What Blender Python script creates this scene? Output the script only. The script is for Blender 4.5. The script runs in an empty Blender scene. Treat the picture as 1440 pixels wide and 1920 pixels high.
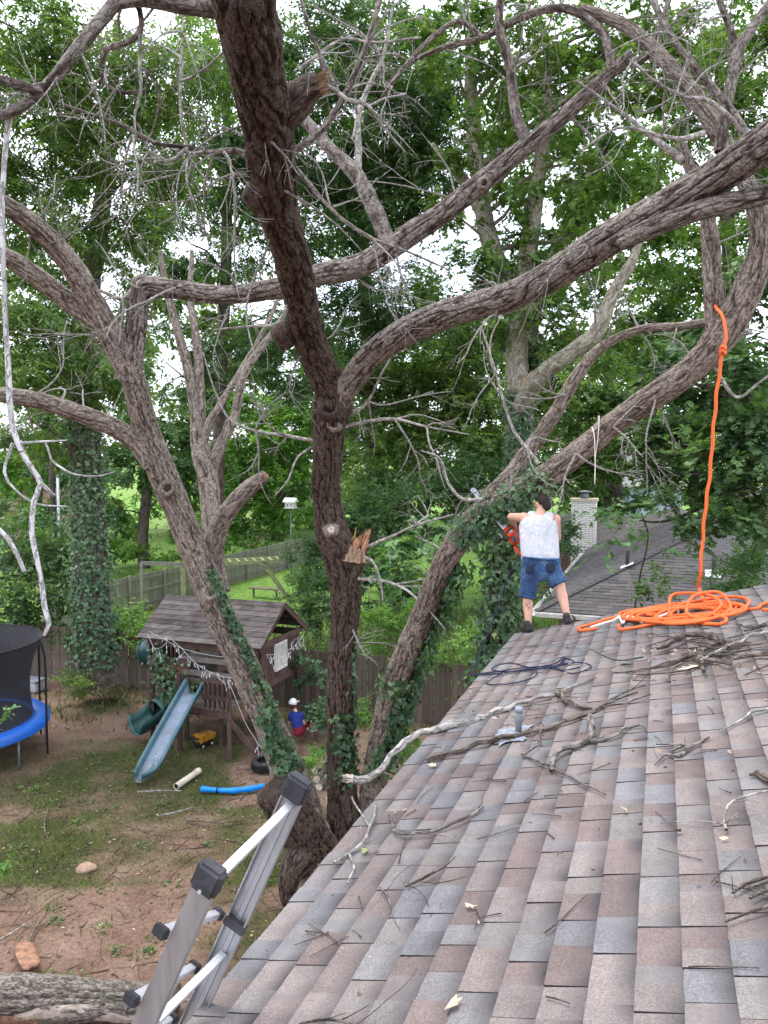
import bpy, bmesh, math, random
import numpy as np
from mathutils import Vector, Matrix

# ------------------------------------------------------------------ camera, sky, sun, exposure
scene = bpy.context.scene
COL = scene.collection
CAM_Z = 6.5
PITCH = math.radians(4.0)
FPX = 1443.0                      # focal length in pixels of the 1440 x 1920 photograph
cam_d = bpy.data.cameras.new('camera')
cam = bpy.data.objects.new('camera', cam_d)
COL.objects.link(cam)
cam.location = (0, 0, CAM_Z)
cam.rotation_euler = (math.pi / 2 - PITCH, 0, 0)
cam_d.sensor_fit = 'HORIZONTAL'
cam_d.sensor_width = 36.0
cam_d.lens = 36.0 * FPX / 1440.0
cam_d.clip_start = 0.05
cam_d.clip_end = 3000
scene.camera = cam
scene.render.resolution_x, scene.render.resolution_y = 768, 1024

SUN_EL, SUN_AZ = math.radians(68), math.radians(318)     # azimuth measured clockwise from +Y
world = bpy.data.worlds.new('World')
scene.world = world
world.use_nodes = True
nt = world.node_tree
bg = nt.nodes['Background']
sky = nt.nodes.new('ShaderNodeTexSky')
sky.sky_type = 'NISHITA'
sky.sun_disc = False
sky.sun_elevation = SUN_EL
sky.sun_rotation = SUN_AZ
sky.air_density = 1.0
sky.dust_density = 3.0
# thin bright cloud cover: the sky texture mixed with white cloud of the same brightness order
hs = nt.nodes.new('ShaderNodeHueSaturation')
tcw = nt.nodes.new('ShaderNodeTexCoord')
nz = nt.nodes.new('ShaderNodeTexNoise')
nz.inputs['Scale'].default_value = 2.2
nz.inputs['Detail'].default_value = 6
nt.links.new(tcw.outputs['Generated'], nz.inputs['Vector'])
rmp = nt.nodes.new('ShaderNodeValToRGB')
rmp.color_ramp.elements[0].position = 0.36
rmp.color_ramp.elements[0].color = (0.45, 0.45, 0.45, 1)
rmp.color_ramp.elements[1].position = 0.56
rmp.color_ramp.elements[1].color = (0.97, 0.97, 0.97, 1)
nt.links.new(nz.outputs['Fac'], rmp.inputs['Fac'])
mixc = nt.nodes.new('ShaderNodeMix')
mixc.data_type = 'RGBA'
nt.links.new(rmp.outputs['Color'], mixc.inputs[0])
nt.links.new(sky.outputs['Color'], mixc.inputs[6])
mixc.inputs[7].default_value = (9.2, 9.7, 11.0, 1)
nt.links.new(mixc.outputs[2], bg.inputs['Color'])
bg.inputs['Strength'].default_value = 0.15

sun_d = bpy.data.lights.new('sun', 'SUN')
sun = bpy.data.objects.new('sun', sun_d)
COL.objects.link(sun)
sun_d.energy = 1.5
sun_d.angle = math.radians(14)
sun_d.color = (1.0, 0.94, 0.85)
sdir = Vector((math.sin(SUN_AZ) * math.cos(SUN_EL), math.cos(SUN_AZ) * math.cos(SUN_EL), math.sin(SUN_EL)))
sun.rotation_euler = sdir.to_track_quat('Z', 'Y').to_euler()
sun.location = (0, -10, 40)

vs = scene.view_settings
vs.view_transform = 'Standard'
vs.look = 'None'
vs.exposure = 1.0
vs.gamma = 1.0
vs.use_curve_mapping = False
scene.cycles.use_denoising = True
scene.cycles.max_bounces = 8
scene.cycles.transparent_max_bounces = 8

# ------------------------------------------------------------------ geometry helpers
CAM = np.array([0.0, 0.0, CAM_Z])
FWD = np.array([0, math.cos(PITCH), -math.sin(PITCH)])
UPV = np.array([0, math.sin(PITCH), math.cos(PITCH)])
RGT = np.array([1.0, 0, 0])


def ray(px, py):
    return FWD + (px - 720) / FPX * RGT + (960 - py) / FPX * UPV


def P(px, py, d):
    "a point of the place at camera depth d metres"
    return CAM + d * ray(px, py)


def G(px, py, z=0.0):
    "where the sight line meets the level z"
    v = ray(px, py)
    return CAM + v * ((z - CAM_Z) / v[2])


YAW = math.radians(19.8)
E3 = np.array([math.sin(YAW), math.cos(YAW), 0.0])      # along our eave, away from the camera
R3 = np.array([math.cos(YAW), -math.sin(YAW), 0.0])     # up the slope, to the right
Z3 = np.array([0, 0, 1.0])
EAVE_H, EAVE_D = 2.03, 1.54
EAVE_Z = CAM_Z - EAVE_H
TANP = 0.277
PIT = math.atan(TANP)
SLOPE = R3 * math.cos(PIT) + Z3 * math.sin(PIT)
NRM = np.cross(E3, SLOPE)
if NRM[2] < 0:
    NRM = -NRM
EAVE0 = CAM - R3 * EAVE_D - Z3 * EAVE_H                 # s = 0, u = 0 of the roof plane
RAKE_S = 8.77


def RF(s, u, h=0.0):
    return EAVE0 + E3 * s + SLOPE * u + NRM * h


def RP(px, py, h=0.0):
    "sight line onto our roof, h above it"
    v = ray(px, py)
    o = EAVE0 + NRM * h
    t = np.dot(o - CAM, NRM) / np.dot(v, NRM)
    return CAM + v * t


def AX(e, r, z):
    "point by the street axes, from the camera foot"
    return E3 * e + R3 * r + Z3 * z


# ------------------------------------------------------------------ materials
def mat(name):
    m = bpy.data.materials.new(name)
    m.use_nodes = True
    n = m.node_tree
    b = n.nodes['Principled BSDF']
    return m, n, b


def node(n, t, **kw):
    x = n.nodes.new(t)
    for k, v in kw.items():
        setattr(x, k, v)
    return x


def ramp(n, stops, fac=None, interp='LINEAR'):
    r = n.nodes.new('ShaderNodeValToRGB')
    r.color_ramp.interpolation = interp
    e = r.color_ramp.elements
    while len(e) < len(stops):
        e.new(0.5)
    for el, (p, c) in zip(e, stops):
        el.position = p
        el.color = (c[0], c[1], c[2], 1)
    if fac is not None:
        n.links.new(fac, r.inputs['Fac'])
    return r.outputs['Color']


def noise(n, vec, scale, detail=4, rough=0.55, dist=0.0):
    x = n.nodes.new('ShaderNodeTexNoise')
    x.inputs['Scale'].default_value = scale
    x.inputs['Detail'].default_value = detail
    x.inputs['Roughness'].default_value = rough
    x.inputs['Distortion'].default_value = dist
    if vec is not None:
        n.links.new(vec, x.inputs['Vector'])
    return x.outputs['Fac']


def mixc_(n, fac, a, b, mode='MIX'):
    x = n.nodes.new('ShaderNodeMix')
    x.data_type = 'RGBA'
    x.blend_type = mode
    for sock, v in ((x.inputs[0], fac), (x.inputs[6], a), (x.inputs[7], b)):
        if isinstance(v, (int, float)):
            sock.default_value = v
        elif isinstance(v, tuple):
            sock.default_value = (v[0], v[1], v[2], 1)
        else:
            n.links.new(v, sock)
    return x.outputs[2]


def math_(n, op, a, b=0.0, c=None):
    x = n.nodes.new('ShaderNodeMath')
    x.operation = op
    for i, v in enumerate((a, b, c)):
        if v is None:
            continue
        if isinstance(v, (int, float)):
            x.inputs[i].default_value = v
        else:
            n.links.new(v, x.inputs[i])
    return x.outputs[0]


def bump(n, b, h, strength=0.4, dist=0.02):
    x = n.nodes.new('ShaderNodeBump')
    x.inputs['Strength'].default_value = strength
    x.inputs['Distance'].default_value = dist
    n.links.new(h, x.inputs['Height'])
    n.links.new(x.outputs[0], b.inputs['Normal'])


def objco(n, scale=None, kind='Object'):
    t = n.nodes.new('ShaderNodeTexCoord')
    o = t.outputs[kind]
    if scale:
        m = n.nodes.new('ShaderNodeMapping')
        m.inputs['Scale'].default_value = scale
        n.links.new(o, m.inputs['Vector'])
        o = m.outputs[0]
    return o


def attr(n, name, out='Fac'):
    a = n.nodes.new('ShaderNodeAttribute')
    a.attribute_name = name
    return a.outputs[out]


def plain(name, c, rough=0.6, metal=0.0, var=0.25, scale=6.0, bmp=0.15, bscale=40, spec=0.3, dirt=None):
    "a worn plain surface: colour with cloudy variation, fine relief"
    m, n, b = mat(name)
    v = objco(n)
    f = noise(n, v, scale, 6, 0.6)
    d = tuple(x * (1 - var) for x in c)
    l = tuple(min(1, x * (1 + var)) for x in c)
    col = ramp(n, [(0.3, d), (0.7, l)], f)
    if dirt:
        f2 = noise(n, v, scale * 0.6, 8, 0.7)
        k = ramp(n, [(0.5, (0, 0, 0)), (0.72, (1, 1, 1))], f2)
        col = mixc_(n, k, col, dirt)
    n.links.new(col, b.inputs['Base Color'])
    b.inputs['Roughness'].default_value = rough
    b.inputs['Metallic'].default_value = metal
    b.inputs['Specular IOR Level'].default_value = spec
    if bmp:
        bump(n, b, noise(n, v, bscale, 4), bmp, 0.01)
    return m


def bark(name, dark, mid, pale, lichen=None, bs=1.0):
    m, n, b = mat(name)
    co = attr(n, 'bk', 'Vector')
    disp = attr(n, 'crev', 'Fac')
    mp = n.nodes.new('ShaderNodeMapping')
    mp.inputs['Scale'].default_value = (1, 1, 2.4)
    n.links.new(co, mp.inputs['Vector'])
    co = mp.outputs[0]
    f1 = noise(n, co, 48 * bs, 8, 0.72)
    f2 = noise(n, co, 5.0 * bs, 3, 0.5)
    rd = math_(n, 'ABSOLUTE', math_(n, 'SUBTRACT', noise(n, co, 30 * bs, 3, 0.55), 0.5))
    crack = ramp(n, [(0.0, (0, 0, 0)), (0.055, (1, 1, 1))], rd)
    t = math_(n, 'ADD', math_(n, 'MULTIPLY', f1, 0.62), math_(n, 'MULTIPLY', disp, 0.42))
    col = ramp(n, [(0.30, dark), (0.52, mid), (0.78, pale)], t)
    col = mixc_(n, 0.6, col, mixc_(n, crack, tuple(x * 0.45 for x in dark), (1, 1, 1)), 'MULTIPLY')
    col = mixc_(n, math_(n, 'MULTIPLY', f2, 0.25), col, tuple(x * 0.8 for x in mid))
    if lichen:
        g = objco(n)
        k = ramp(n, [(0.56, (0, 0, 0)), (0.70, (1, 1, 1))], noise(n, g, 7.0, 8, 0.75))
        col = mixc_(n, math_(n, 'MULTIPLY', k, 0.55), col, lichen)
    n.links.new(col, b.inputs['Base Color'])
    b.inputs['Roughness'].default_value = 0.9
    b.inputs['Specular IOR Level'].default_value = 0.15
    h = math_(n, 'ADD', f1, math_(n, 'MULTIPLY', crack, 0.6))
    bump(n, b, h, 0.9, 0.022)
    return m


def leafmat(name, stops, trans=0.35, rough=0.5):
    m, n, b = mat(name)
    col = ramp(n, stops, attr(n, 'rnd'))
    n.links.new(col, b.inputs['Base Color'])
    b.inputs['Roughness'].default_value = rough
    b.inputs['Specular IOR Level'].default_value = 0.35
    tr = n.nodes.new('ShaderNodeBsdfTranslucent')
    n.links.new(mixc_(n, 1.0, col, (1.25, 1.35, 0.6), 'MULTIPLY'), tr.inputs['Color'])
    mx = n.nodes.new('ShaderNodeMixShader')
    mx.inputs[0].default_value = trans
    n.links.new(b.outputs[0], mx.inputs[1])
    n.links.new(tr.outputs[0], mx.inputs[2])
    n.links.new(mx.outputs[0], n.nodes['Material Output'].inputs['Surface'])
    return m


def wood(name, dark, pale, scale=(30, 30, 2.5), rough=0.85, green=None):
    m, n, b = mat(name)
    v = objco(n, scale)
    f = noise(n, v, 1.0, 8, 0.65, 0.8)
    oi = n.nodes.new('ShaderNodeObjectInfo')
    f = math_(n, 'ADD', f, math_(n, 'MULTIPLY', math_(n, 'SUBTRACT', oi.outputs['Random'], 0.5), 0.25))
    col = ramp(n, [(0.3, dark), (0.7, pale)], f)
    if green:
        k = ramp(n, [(0.45, (0, 0, 0)), (0.65, (1, 1, 1))], noise(n, objco(n), 3.0, 6, 0.7))
        col = mixc_(n, k, col, green)
    n.links.new(col, b.inputs['Base Color'])
    b.inputs['Roughness'].default_value = rough
    b.inputs['Specular IOR Level'].default_value = 0.2
    bump(n, b, f, 0.4, 0.006)
    return m


# ------------------------------------------------------------------ objects
def tag(o, label=None, cat=None, group=None, kind=None):
    if label:
        o['label'] = label
    if cat:
        o['category'] = cat
    if group:
        o['group'] = group
    if kind:
        o['kind'] = kind
    return o


def thing(name, label, cat, loc=(0, 0, 0), group=None):
    o = bpy.data.objects.new(name, None)
    o.empty_display_size = 0.2
    COL.objects.link(o)
    o.location = Vector([float(x) for x in loc])
    return tag(o, label, cat, group)


def adopt(o, parent):
    "parent o, keeping its place (o was made in the parent's top frame)"
    if parent is not None:
        o.parent = parent
        p = parent
        inv = Matrix.Identity(4)
        while p is not None:
            if p.type == 'EMPTY':
                inv = Matrix.Translation(-Vector(p.location))
                break
            p = p.parent
        o.matrix_parent_inverse = inv if parent.type == 'EMPTY' else Matrix.Identity(4)
    return o


def mesh_np(name, V, F, material=None, parent=None, smooth=False, attrs=None, mats=None, fmat=None, nper=None):
    """V (n,3); F list of tuples or an (m,k) integer array; world coordinates"""
    me = bpy.data.meshes.new(name)
    V = np.asarray(V, dtype=np.float32)
    if isinstance(F, np.ndarray):
        k = F.shape[1]
        me.vertices.add(len(V))
        me.vertices.foreach_set('co', V.ravel())
        me.loops.add(F.size)
        me.loops.foreach_set('vertex_index', F.astype(np.int32).ravel())
        me.polygons.add(len(F))
        me.polygons.foreach_set('loop_start', (np.arange(len(F)) * k).astype(np.int32))
        me.polygons.foreach_set('loop_total', np.full(len(F), k, np.int32))
        me.update(calc_edges=True)
    else:
        me.from_pydata([tuple(float(c) for c in v) for v in V], [], [tuple(int(i) for i in f) for f in F])
        me.update()
    if mats:
        for m in mats:
            me.materials.append(m)
        if fmat is not None:
            me.polygons.foreach_set('material_index', np.asarray(fmat, np.int32))
    elif material:
        me.materials.append(material)
    if smooth:
        me.polygons.foreach_set('use_smooth', np.ones(len(me.polygons), bool))
    for an, arr in (attrs or {}).items():
        arr = np.asarray(arr, np.float32)
        if arr.ndim == 1:
            a = me.attributes.new(an, 'FLOAT', 'POINT')
            a.data.foreach_set('value', arr)
        else:
            a = me.attributes.new(an, 'FLOAT_VECTOR', 'POINT')
            a.data.foreach_set('vector', arr.ravel())
    o = bpy.data.objects.new(name, me)
    COL.objects.link(o)
    return adopt(o, parent)


class MB:
    "collects boxes, bars and tubes of ONE piece"

    def __init__(self):
        self.V, self.F = [], []

    def add(self, V, F):
        b = len(self.V)
        self.V += [np.asarray(v, float) for v in V]
        self.F += [tuple(i + b for i in f) for f in F]
        return self

    def hexa(self, c, ax, ay, az, bev=0.0):
        "box at c with half-axis vectors; chamfered when bev > 0"
        c, ax, ay, az = (np.asarray(q, float) for q in (c, ax, ay, az))
        if not bev:
            V = [c + i * ax + j * ay + k * az for k in (-1, 1) for j in (-1, 1) for i in (-1, 1)]
            F = [(0, 2, 3, 1), (4, 5, 7, 6), (0, 1, 5, 4), (2, 6, 7, 3), (0, 4, 6, 2), (1, 3, 7, 5)]
            return self.add(V, F)
        L = [np.linalg.norm(q) for q in (ax, ay, az)]
        u = [q / l for q, l in zip((ax, ay, az), L)]
        t = bmesh.new()
        bmesh.ops.create_cube(t, size=2.0)
        for v in t.verts:
            v.co = Vector([v.co[i] * L[i] for i in range(3)])
        bmesh.ops.bevel(t, geom=t.edges[:], offset=min(bev, 0.9 * min(L)), segments=3, affect='EDGES')
        t.verts.ensure_lookup_table()
        V = [c + v.co.x * u[0] + v.co.y * u[1] + v.co.z * u[2] for v in t.verts]
        F = [tuple(v.index for v in f.verts) for f in t.faces]
        t.free()
        return self.add(V, F)

    def beam(self, p, q, w, h, up=(0, 0, 1), bev=0.0):
        "bar from p to q, w across and h along 'up'"
        p, q, up = np.asarray(p, float), np.asarray(q, float), np.asarray(up, float)
        d = q - p
        L = np.linalg.norm(d)
        d = d / L
        if abs(np.dot(d, up)) > 0.98:
            up = np.array([1.0, 0.0, 0.0])
        s = np.cross(d, up)
        s /= np.linalg.norm(s)
        t = np.cross(s, d)
        return self.hexa((p + q) / 2, d * L / 2, s * w / 2, t * h / 2, bev)

    def tube(self, pts, rad, n=8, cap=True):
        V, F = tube_vf(pts, rad, n, cap)
        return self.add(V, F)

    def build(self, name, material, parent=None, smooth=False):
        return mesh_np(name, np.array(self.V), self.F, material, parent, smooth)


def frames(pts):
    pts = np.asarray(pts, float)
    T = np.gradient(pts, axis=0)
    T /= np.linalg.norm(T, axis=1)[:, None] + 1e-12
    ref = np.array([0.0, 0, 1]) if abs(T[0][2]) < 0.9 else np.array([1.0, 0, 0])
    N = np.zeros_like(pts)
    N[0] = np.cross(T[0], ref)
    N[0] /= np.linalg.norm(N[0])
    for i in range(1, len(pts)):
        v = N[i - 1] - T[i] * np.dot(N[i - 1], T[i])
        N[i] = v / (np.linalg.norm(v) + 1e-12)
    B = np.cross(T, N)
    return T, N, B


def tube_vf(pts, rad, n=8, cap=True):
    pts = np.asarray(pts, float)
    m = len(pts)
    rad = np.broadcast_to(np.asarray(rad, float), (m,))
    T, N, B = frames(pts)
    a = np.arange(n) * 2 * math.pi / n
    V = (pts[:, None, :] + rad[:, None, None] * (np.cos(a)[None, :, None] * N[:, None, :] + np.sin(a)[None, :, None] * B[:, None, :])).reshape(-1, 3)
    F = []
    for i in range(m - 1):
        for j in range(n):
            k = (j + 1) % n
            F.append((i * n + j, i * n + k, (i + 1) * n + k, (i + 1) * n + j))
    if cap:
        F.append(tuple(range(n - 1, -1, -1)))
        F.append(tuple((m - 1) * n + j for j in range(n)))
    return list(V), F


def spline(pts, step):
    "Catmull-Rom through rows of pts (any number of columns, xyz first), resampled by step metres"
    p = np.asarray(pts, float)
    q = np.vstack([2 * p[0] - p[1], p, 2 * p[-1] - p[-2]])
    out = []
    for i in range(1, len(q) - 2):
        n = max(1, int(np.linalg.norm(q[i + 1][:3] - q[i][:3]) / step))
        t = np.arange(n)[:, None] / n
        a, b, c, d = q[i - 1], q[i], q[i + 1], q[i + 2]
        out.append(0.5 * (2 * b + (c - a) * t + (2 * a - 5 * b + 4 * c - d) * t ** 2 + (3 * b - a - 3 * c + d) * t ** 3))
    out.append(p[-1:])
    return np.vstack(out)


def hash3(ix, iy, iz, seed):
    h = (ix * 374761393 + iy * 668265263 + iz * 2147483647 + seed * 1274126177) & 0xffffffff
    h = ((h ^ (h >> 13)) * 1274126177) & 0xffffffff
    h = h ^ (h >> 16)
    return (h & 0xffff) / 65535.0


def vnoise(p, seed=0):
    "value noise of (n,3) points, -1..1"
    p = np.asarray(p, float)
    i = np.floor(p).astype(np.int64)
    f = p - i
    f = f * f * (3 - 2 * f)
    r = 0
    for dx in (0, 1):
        for dy in (0, 1):
            for dz in (0, 1):
                w = (f[:, 0] if dx else 1 - f[:, 0]) * (f[:, 1] if dy else 1 - f[:, 1]) * (f[:, 2] if dz else 1 - f[:, 2])
                r = r + w * hash3(i[:, 0] + dx, i[:, 1] + dy, i[:, 2] + dz, seed)
    return r * 2 - 1


def fbm(p, seed=0, oct=3):
    a, s, r = 1.0, 0.0, 0
    p = np.asarray(p, float)
    for k in range(oct):
        r = r + a * vnoise(p * 2 ** k, seed + k)
        s += a
        a *= 0.5
    return r / s


def limb(name, ctrl, material, parent, seed=0, seg=40, step=0.035, rough=1.0, px=True, capend=True, flare=0.0, furrow=1.0, pts=None):
    """A bark-covered stem. ctrl rows (px, py, depth, width in pixels); real relief: furrows along the grain, lumps."""
    if pts is None:
        c = np.array([list(P(a, b, d)) + [w * d / FPX / 2] for a, b, d, w in ctrl])
    else:
        c = np.asarray(pts, float)
    s = spline(c, step)
    X, R = s[:, :3], np.maximum(s[:, 3], 0.004)
    m = len(X)
    wob = fbm(np.c_[np.arange(m) * step * 1.1, np.zeros(m), np.full(m, seed * 3.3)], seed, 2)
    R = R * (1 + 0.05 * wob * rough)
    if flare:
        L0 = np.arange(m) * step
        R = R * (1 + flare * np.exp(-L0 / 0.25))
    T, N, B = frames(X)
    a = np.arange(seg) * 2 * math.pi / seg
    ca, sa = np.cos(a), np.sin(a)
    L = np.concatenate([[0], np.cumsum(np.linalg.norm(np.diff(X, axis=0), axis=1))])
    rref = R.mean()
    tw = 0.35 * L                                        # grain winds slowly round the stem
    co = np.stack([np.cos(a[None] + tw[:, None]) * rref, np.sin(a[None] + tw[:, None]) * rref, np.repeat(L[:, None] * 0.17, seg, 1)], -1).reshape(-1, 3)
    n1 = fbm(co * 21, seed, 2)
    ridge = np.clip(np.abs(n1) * 6.0, 0, 1) ** .8                         # plates between furrows
    lump = fbm(co * np.array([5, 5, 22.0]), seed + 9, 2)
    fine = vnoise(co * np.array([60, 60, 200.0]), seed + 5)
    amp = np.repeat(np.clip(R, 0.01, 0.25), seg)
    dsp = amp * (0.16 * furrow * (ridge - 0.7) + 0.10 * lump * rough + 0.025 * fine * furrow)
    rr = np.repeat(R, seg) + dsp
    dirs = (ca[None, :, None] * N[:, None, :] + sa[None, :, None] * B[:, None, :]).reshape(-1, 3)
    V = np.repeat(X, seg, 0) + rr[:, None] * dirs
    i = np.arange(m - 1)[:, None]
    j = np.arange(seg)[None, :]
    k = (j + 1) % seg
    F = np.stack([i * seg + j, i * seg + k, (i + 1) * seg + k, (i + 1) * seg + j], -1).reshape(-1, 4)
    crev = np.clip(0.12 + 0.75 * ridge + 0.12 * fine, 0, 1)
    if capend:
        nv = len(V)
        V = np.vstack([V, X[-1] + T[-1] * R[-1] * 0.1])
        e = (m - 1) * seg
        cf = np.array([[e + q, e + (q + 1) % seg, nv, nv] for q in range(seg)])
        co = np.vstack([co, co[-1]])
        crev = np.append(crev, 0.6)
        F = [tuple(f) for f in F] + [tuple(f[:3]) for f in cf]
    o = mesh_np(name, V, F, material, parent, True, {'bk': co, 'crev': crev})
    return o, X, R


def twig_vf(pts, r0, r1, n=5):
    m = len(pts)
    return tube_vf(pts, np.linspace(r0, r1, m), n, True)


def wander(p, d, L, rng, step=0.06, curl=0.25, droop=0.0):
    "a crooked path"
    p = np.asarray(p, float)
    d = np.asarray(d, float) / np.linalg.norm(d)
    out = [p.copy()]
    n = max(3, int(L / step))
    bend = rng.normal(0, curl, 3)
    for i in range(n):
        if rng.random() < 0.14:
            bend = rng.normal(0, curl, 3)
        d = d + bend * step * 2.2 + rng.normal(0, 0.06, 3) + np.array([0, 0, -droop * step])
        d /= np.linalg.norm(d)
        p = p + d * step
        out.append(p.copy())
    return np.array(out)


def twigs(name, seeds, material, parent, seed=1, n=5, levels=2, kids=3, curl=0.35, droop=0.15):
    """bare branching twigs as one part. seeds: (point, direction, length, radius)"""
    rng = np.random.default_rng(seed)
    mb = MB()
    co = []

    def grow(p, d, L, r, lev):
        path = wander(p, d, L, rng, max(0.05, L / 16), curl, droop)
        V, F = twig_vf(path, r, max(0.0022, r * 0.35), n if r > 0.006 else 4)
        mb.add(V, F)
        if lev <= 0:
            return
        for q in range(rng.integers(max(1, kids - 1), kids + 2)):
            t = rng.uniform(0.2, 0.95)
            i = min(int(t * (len(path) - 1)), len(path) - 2)
            dd = path[i + 1] - path[i]
            dd /= np.linalg.norm(dd)
            rd = rng.normal(0, 1, 3)
            rd -= dd * np.dot(rd, dd)
            rd /= np.linalg.norm(rd)
            a = rng.uniform(0.4, 1.0)
            grow(path[i], dd * math.cos(a) + rd * math.sin(a), L * rng.uniform(0.3, 0.62), r * (1 - 0.6 * t) * 0.6, lev - 1)
    for p, d, L, r in seeds:
        grow(np.asarray(p, float), np.asarray(d, float), L, r, levels)
    V = np.array(mb.V)
    o = mesh_np(name, V, mb.F, material, parent, True, {'bk': V * 1.0, 'crev': np.full(len(V), 0.7)})
    o['kind'] = 'stuff'
    return o


# ------------------------------------------------------------------ leaves
LEAF = {
    # outline in the leaf plane (x across, y along), z fold; faces
    'slim': (np.array([[0, 0, 0], [-.17, .42, .05], [0, 1, -.06], [.17, .42, .05]]), [(0, 3, 2), (0, 2, 1)]),
    'oval': (np.array([[0, 0, 0], [-.30, .45, .07], [0, 1, -.08], [.30, .45, .07]]), [(0, 3, 2), (0, 2, 1)]),
    'ivy': (np.array([[0, .05, 0], [-.36, 0, .05], [-.5, .38, .05], [-.2, .5, .03], [0, 1, -.10], [.2, .5, .03], [.5, .38, .05], [.36, 0, .05]]),
            [(0, 5, 4), (0, 4, 3), (0, 3, 2), (0, 2, 1), (0, 6, 5), (0, 7, 6)]),
    'maple': (np.array([[0, .08, 0], [-.34, .02, .04], [-.58, .42, -.02], [-.24, .46, .05], [-.27, .80, 0], [0, .62, .04], [0, 1.05, -.1], [.27, .80, 0], [.24, .46, .05], [.58, .42, -.02], [.34, .02, .04]]),
              [(0, 3, 2, 1), (0, 5, 4, 3), (0, 6, 5), (0, 8, 7, 5), (0, 10, 9, 8)]),
}


def leaves(name, C, D, Nn, S, kind, material, parent, rng, kind_tag=None, rnd=None):
    """one mesh of many separate leaves. C base points, D tip directions, Nn face normals, S sizes"""
    shp, fs = LEAF[kind]
    C, D, Nn = np.asarray(C, float), np.asarray(D, float), np.asarray(Nn, float)
    D /= np.linalg.norm(D, axis=1)[:, None] + 1e-9
    X = np.cross(D, Nn)
    X /= np.linalg.norm(X, axis=1)[:, None] + 1e-9
    Nn = np.cross(X, D)
    n, k = len(C), len(shp)
    S = np.broadcast_to(np.asarray(S, float), (n,))
    V = C[:, None, :] + S[:, None, None] * (shp[None, :, 0:1] * X[:, None, :] + shp[None, :, 1:2] * D[:, None, :] + shp[None, :, 2:3] * Nn[:, None, :])
    V = V.reshape(-1, 3)
    tri = []
    for f in fs:
        for q in range(1, len(f) - 1):
            tri.append((f[0], f[q], f[q + 1]))
    tri = np.array(tri)
    F = (np.arange(n)[:, None, None] * k + tri[None]).reshape(-1, 3)
    if rnd is None:
        rnd = rng.random(n)
    o = mesh_np(name, V, F, material, parent, False, {'rnd': np.repeat(rnd, k)})
    if kind_tag:
        o['kind'] = kind_tag
    return o


def sprays(rng, centres, radii, nspray, nleaf, slen, droop=0.35, tone=None, flat=0.6):
    """leaf positions: sprays of leaves along short stems, clustered in sub-clumps of each blob.
    centres (n,3), radii (n,3) metres, nspray list. Returns C, D, N, tone"""
    Cs, Ds, Ns, Ts = [], [], [], []
    for c, r, ns in zip(centres, radii, nspray):
        ns = int(ns)
        if ns < 1:
            continue
        nsub = max(3, ns // 22)
        v = rng.normal(0, 1, (nsub, 3))
        v /= np.linalg.norm(v, axis=1)[:, None]
        sub = v * rng.uniform(0.25, 1.0, (nsub, 1)) ** 0.6
        st = rng.normal(0, 0.16, nsub)
        w = rng.integers(0, nsub, ns)
        q = sub[w] + rng.normal(0, 0.20, (ns, 3)) * np.array([1, 1, 0.55])
        out = q / (np.linalg.norm(q, axis=1)[:, None] + 1e-6)
        d = out * 0.7 + rng.normal(0, 0.6, (ns, 3)) + np.array([0, 0, -droop])
        d /= np.linalg.norm(d, axis=1)[:, None]
        base = c + q * r
        side = np.cross(d, np.array([0, 0, 1.0]))
        side /= np.linalg.norm(side, axis=1)[:, None] + 1e-6
        nrm = np.cross(side, d)
        nrm += rng.normal(0, 0.3, (ns, 3))
        t = (np.arange(nleaf) + 0.5) / nleaf
        sgn = np.where(np.arange(nleaf) % 2, 1.0, -1.0)
        L = slen * rng.uniform(0.6, 1.3, ns)
        C = base[:, None] + d[:, None] * (t[None, :, None] * L[:, None, None])
        DD = d[:, None] * flat + side[:, None] * sgn[None, :, None] + rng.normal(0, 0.32, (ns, nleaf, 3)) + np.array([0, 0, -droop * 0.6])
        NN = np.repeat(nrm[:, None], nleaf, 1) + rng.normal(0, 0.3, (ns, nleaf, 3)) + np.array([0, 0, 0.35])
        TT = np.clip(0.5 + st[w][:, None] + rng.normal(0, 0.16, (ns, nleaf)), 0, 1)
        Cs.append(C.reshape(-1, 3)); Ds.append(DD.reshape(-1, 3)); Ns.append(NN.reshape(-1, 3)); Ts.append(TT.ravel())
    return np.vstack(Cs), np.vstack(Ds), np.vstack(Ns), np.concatenate(Ts)


M = {}
# ------------------------------------------------------------------ material library
M['bark_lean'] = bark('bark_leaning_trunk', (0.040, 0.029, 0.022), (0.20, 0.158, 0.128), (0.42, 0.36, 0.305), (0.23, 0.22, 0.17))
M['bark_dark'] = bark('bark_dark_trunk', (0.014, 0.009, 0.007), (0.07, 0.048, 0.037), (0.17, 0.13, 0.105), (0.12, 0.11, 0.095))
M['bark_limb'] = bark('bark_weathered_limb', (0.026, 0.019, 0.015), (0.128, 0.10, 0.083), (0.40, 0.36, 0.32), (0.36, 0.35, 0.31))
M['bark_bg'] = bark('bark_background', (0.035, 0.028, 0.022), (0.11, 0.09, 0.072), (0.2, 0.17, 0.14))
M['bark_pale'] = bark('bark_sycamore', (0.13, 0.115, 0.085), (0.27, 0.245, 0.19), (0.45, 0.42, 0.34), bs=0.4)
M['bark_log'] = bark('bark_fallen_log', (0.05, 0.042, 0.034), (0.17, 0.145, 0.12), (0.33, 0.295, 0.255), (0.2, 0.2, 0.14))
M['dead'] = bark('dead_twig_wood', (0.19, 0.17, 0.15), (0.36, 0.335, 0.305), (0.55, 0.52, 0.48), bs=0.7)
M['dead_mid'] = bark('grey_twig_wood', (0.09, 0.075, 0.062), (0.19, 0.165, 0.145), (0.33, 0.295, 0.265), bs=0.7)
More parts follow.
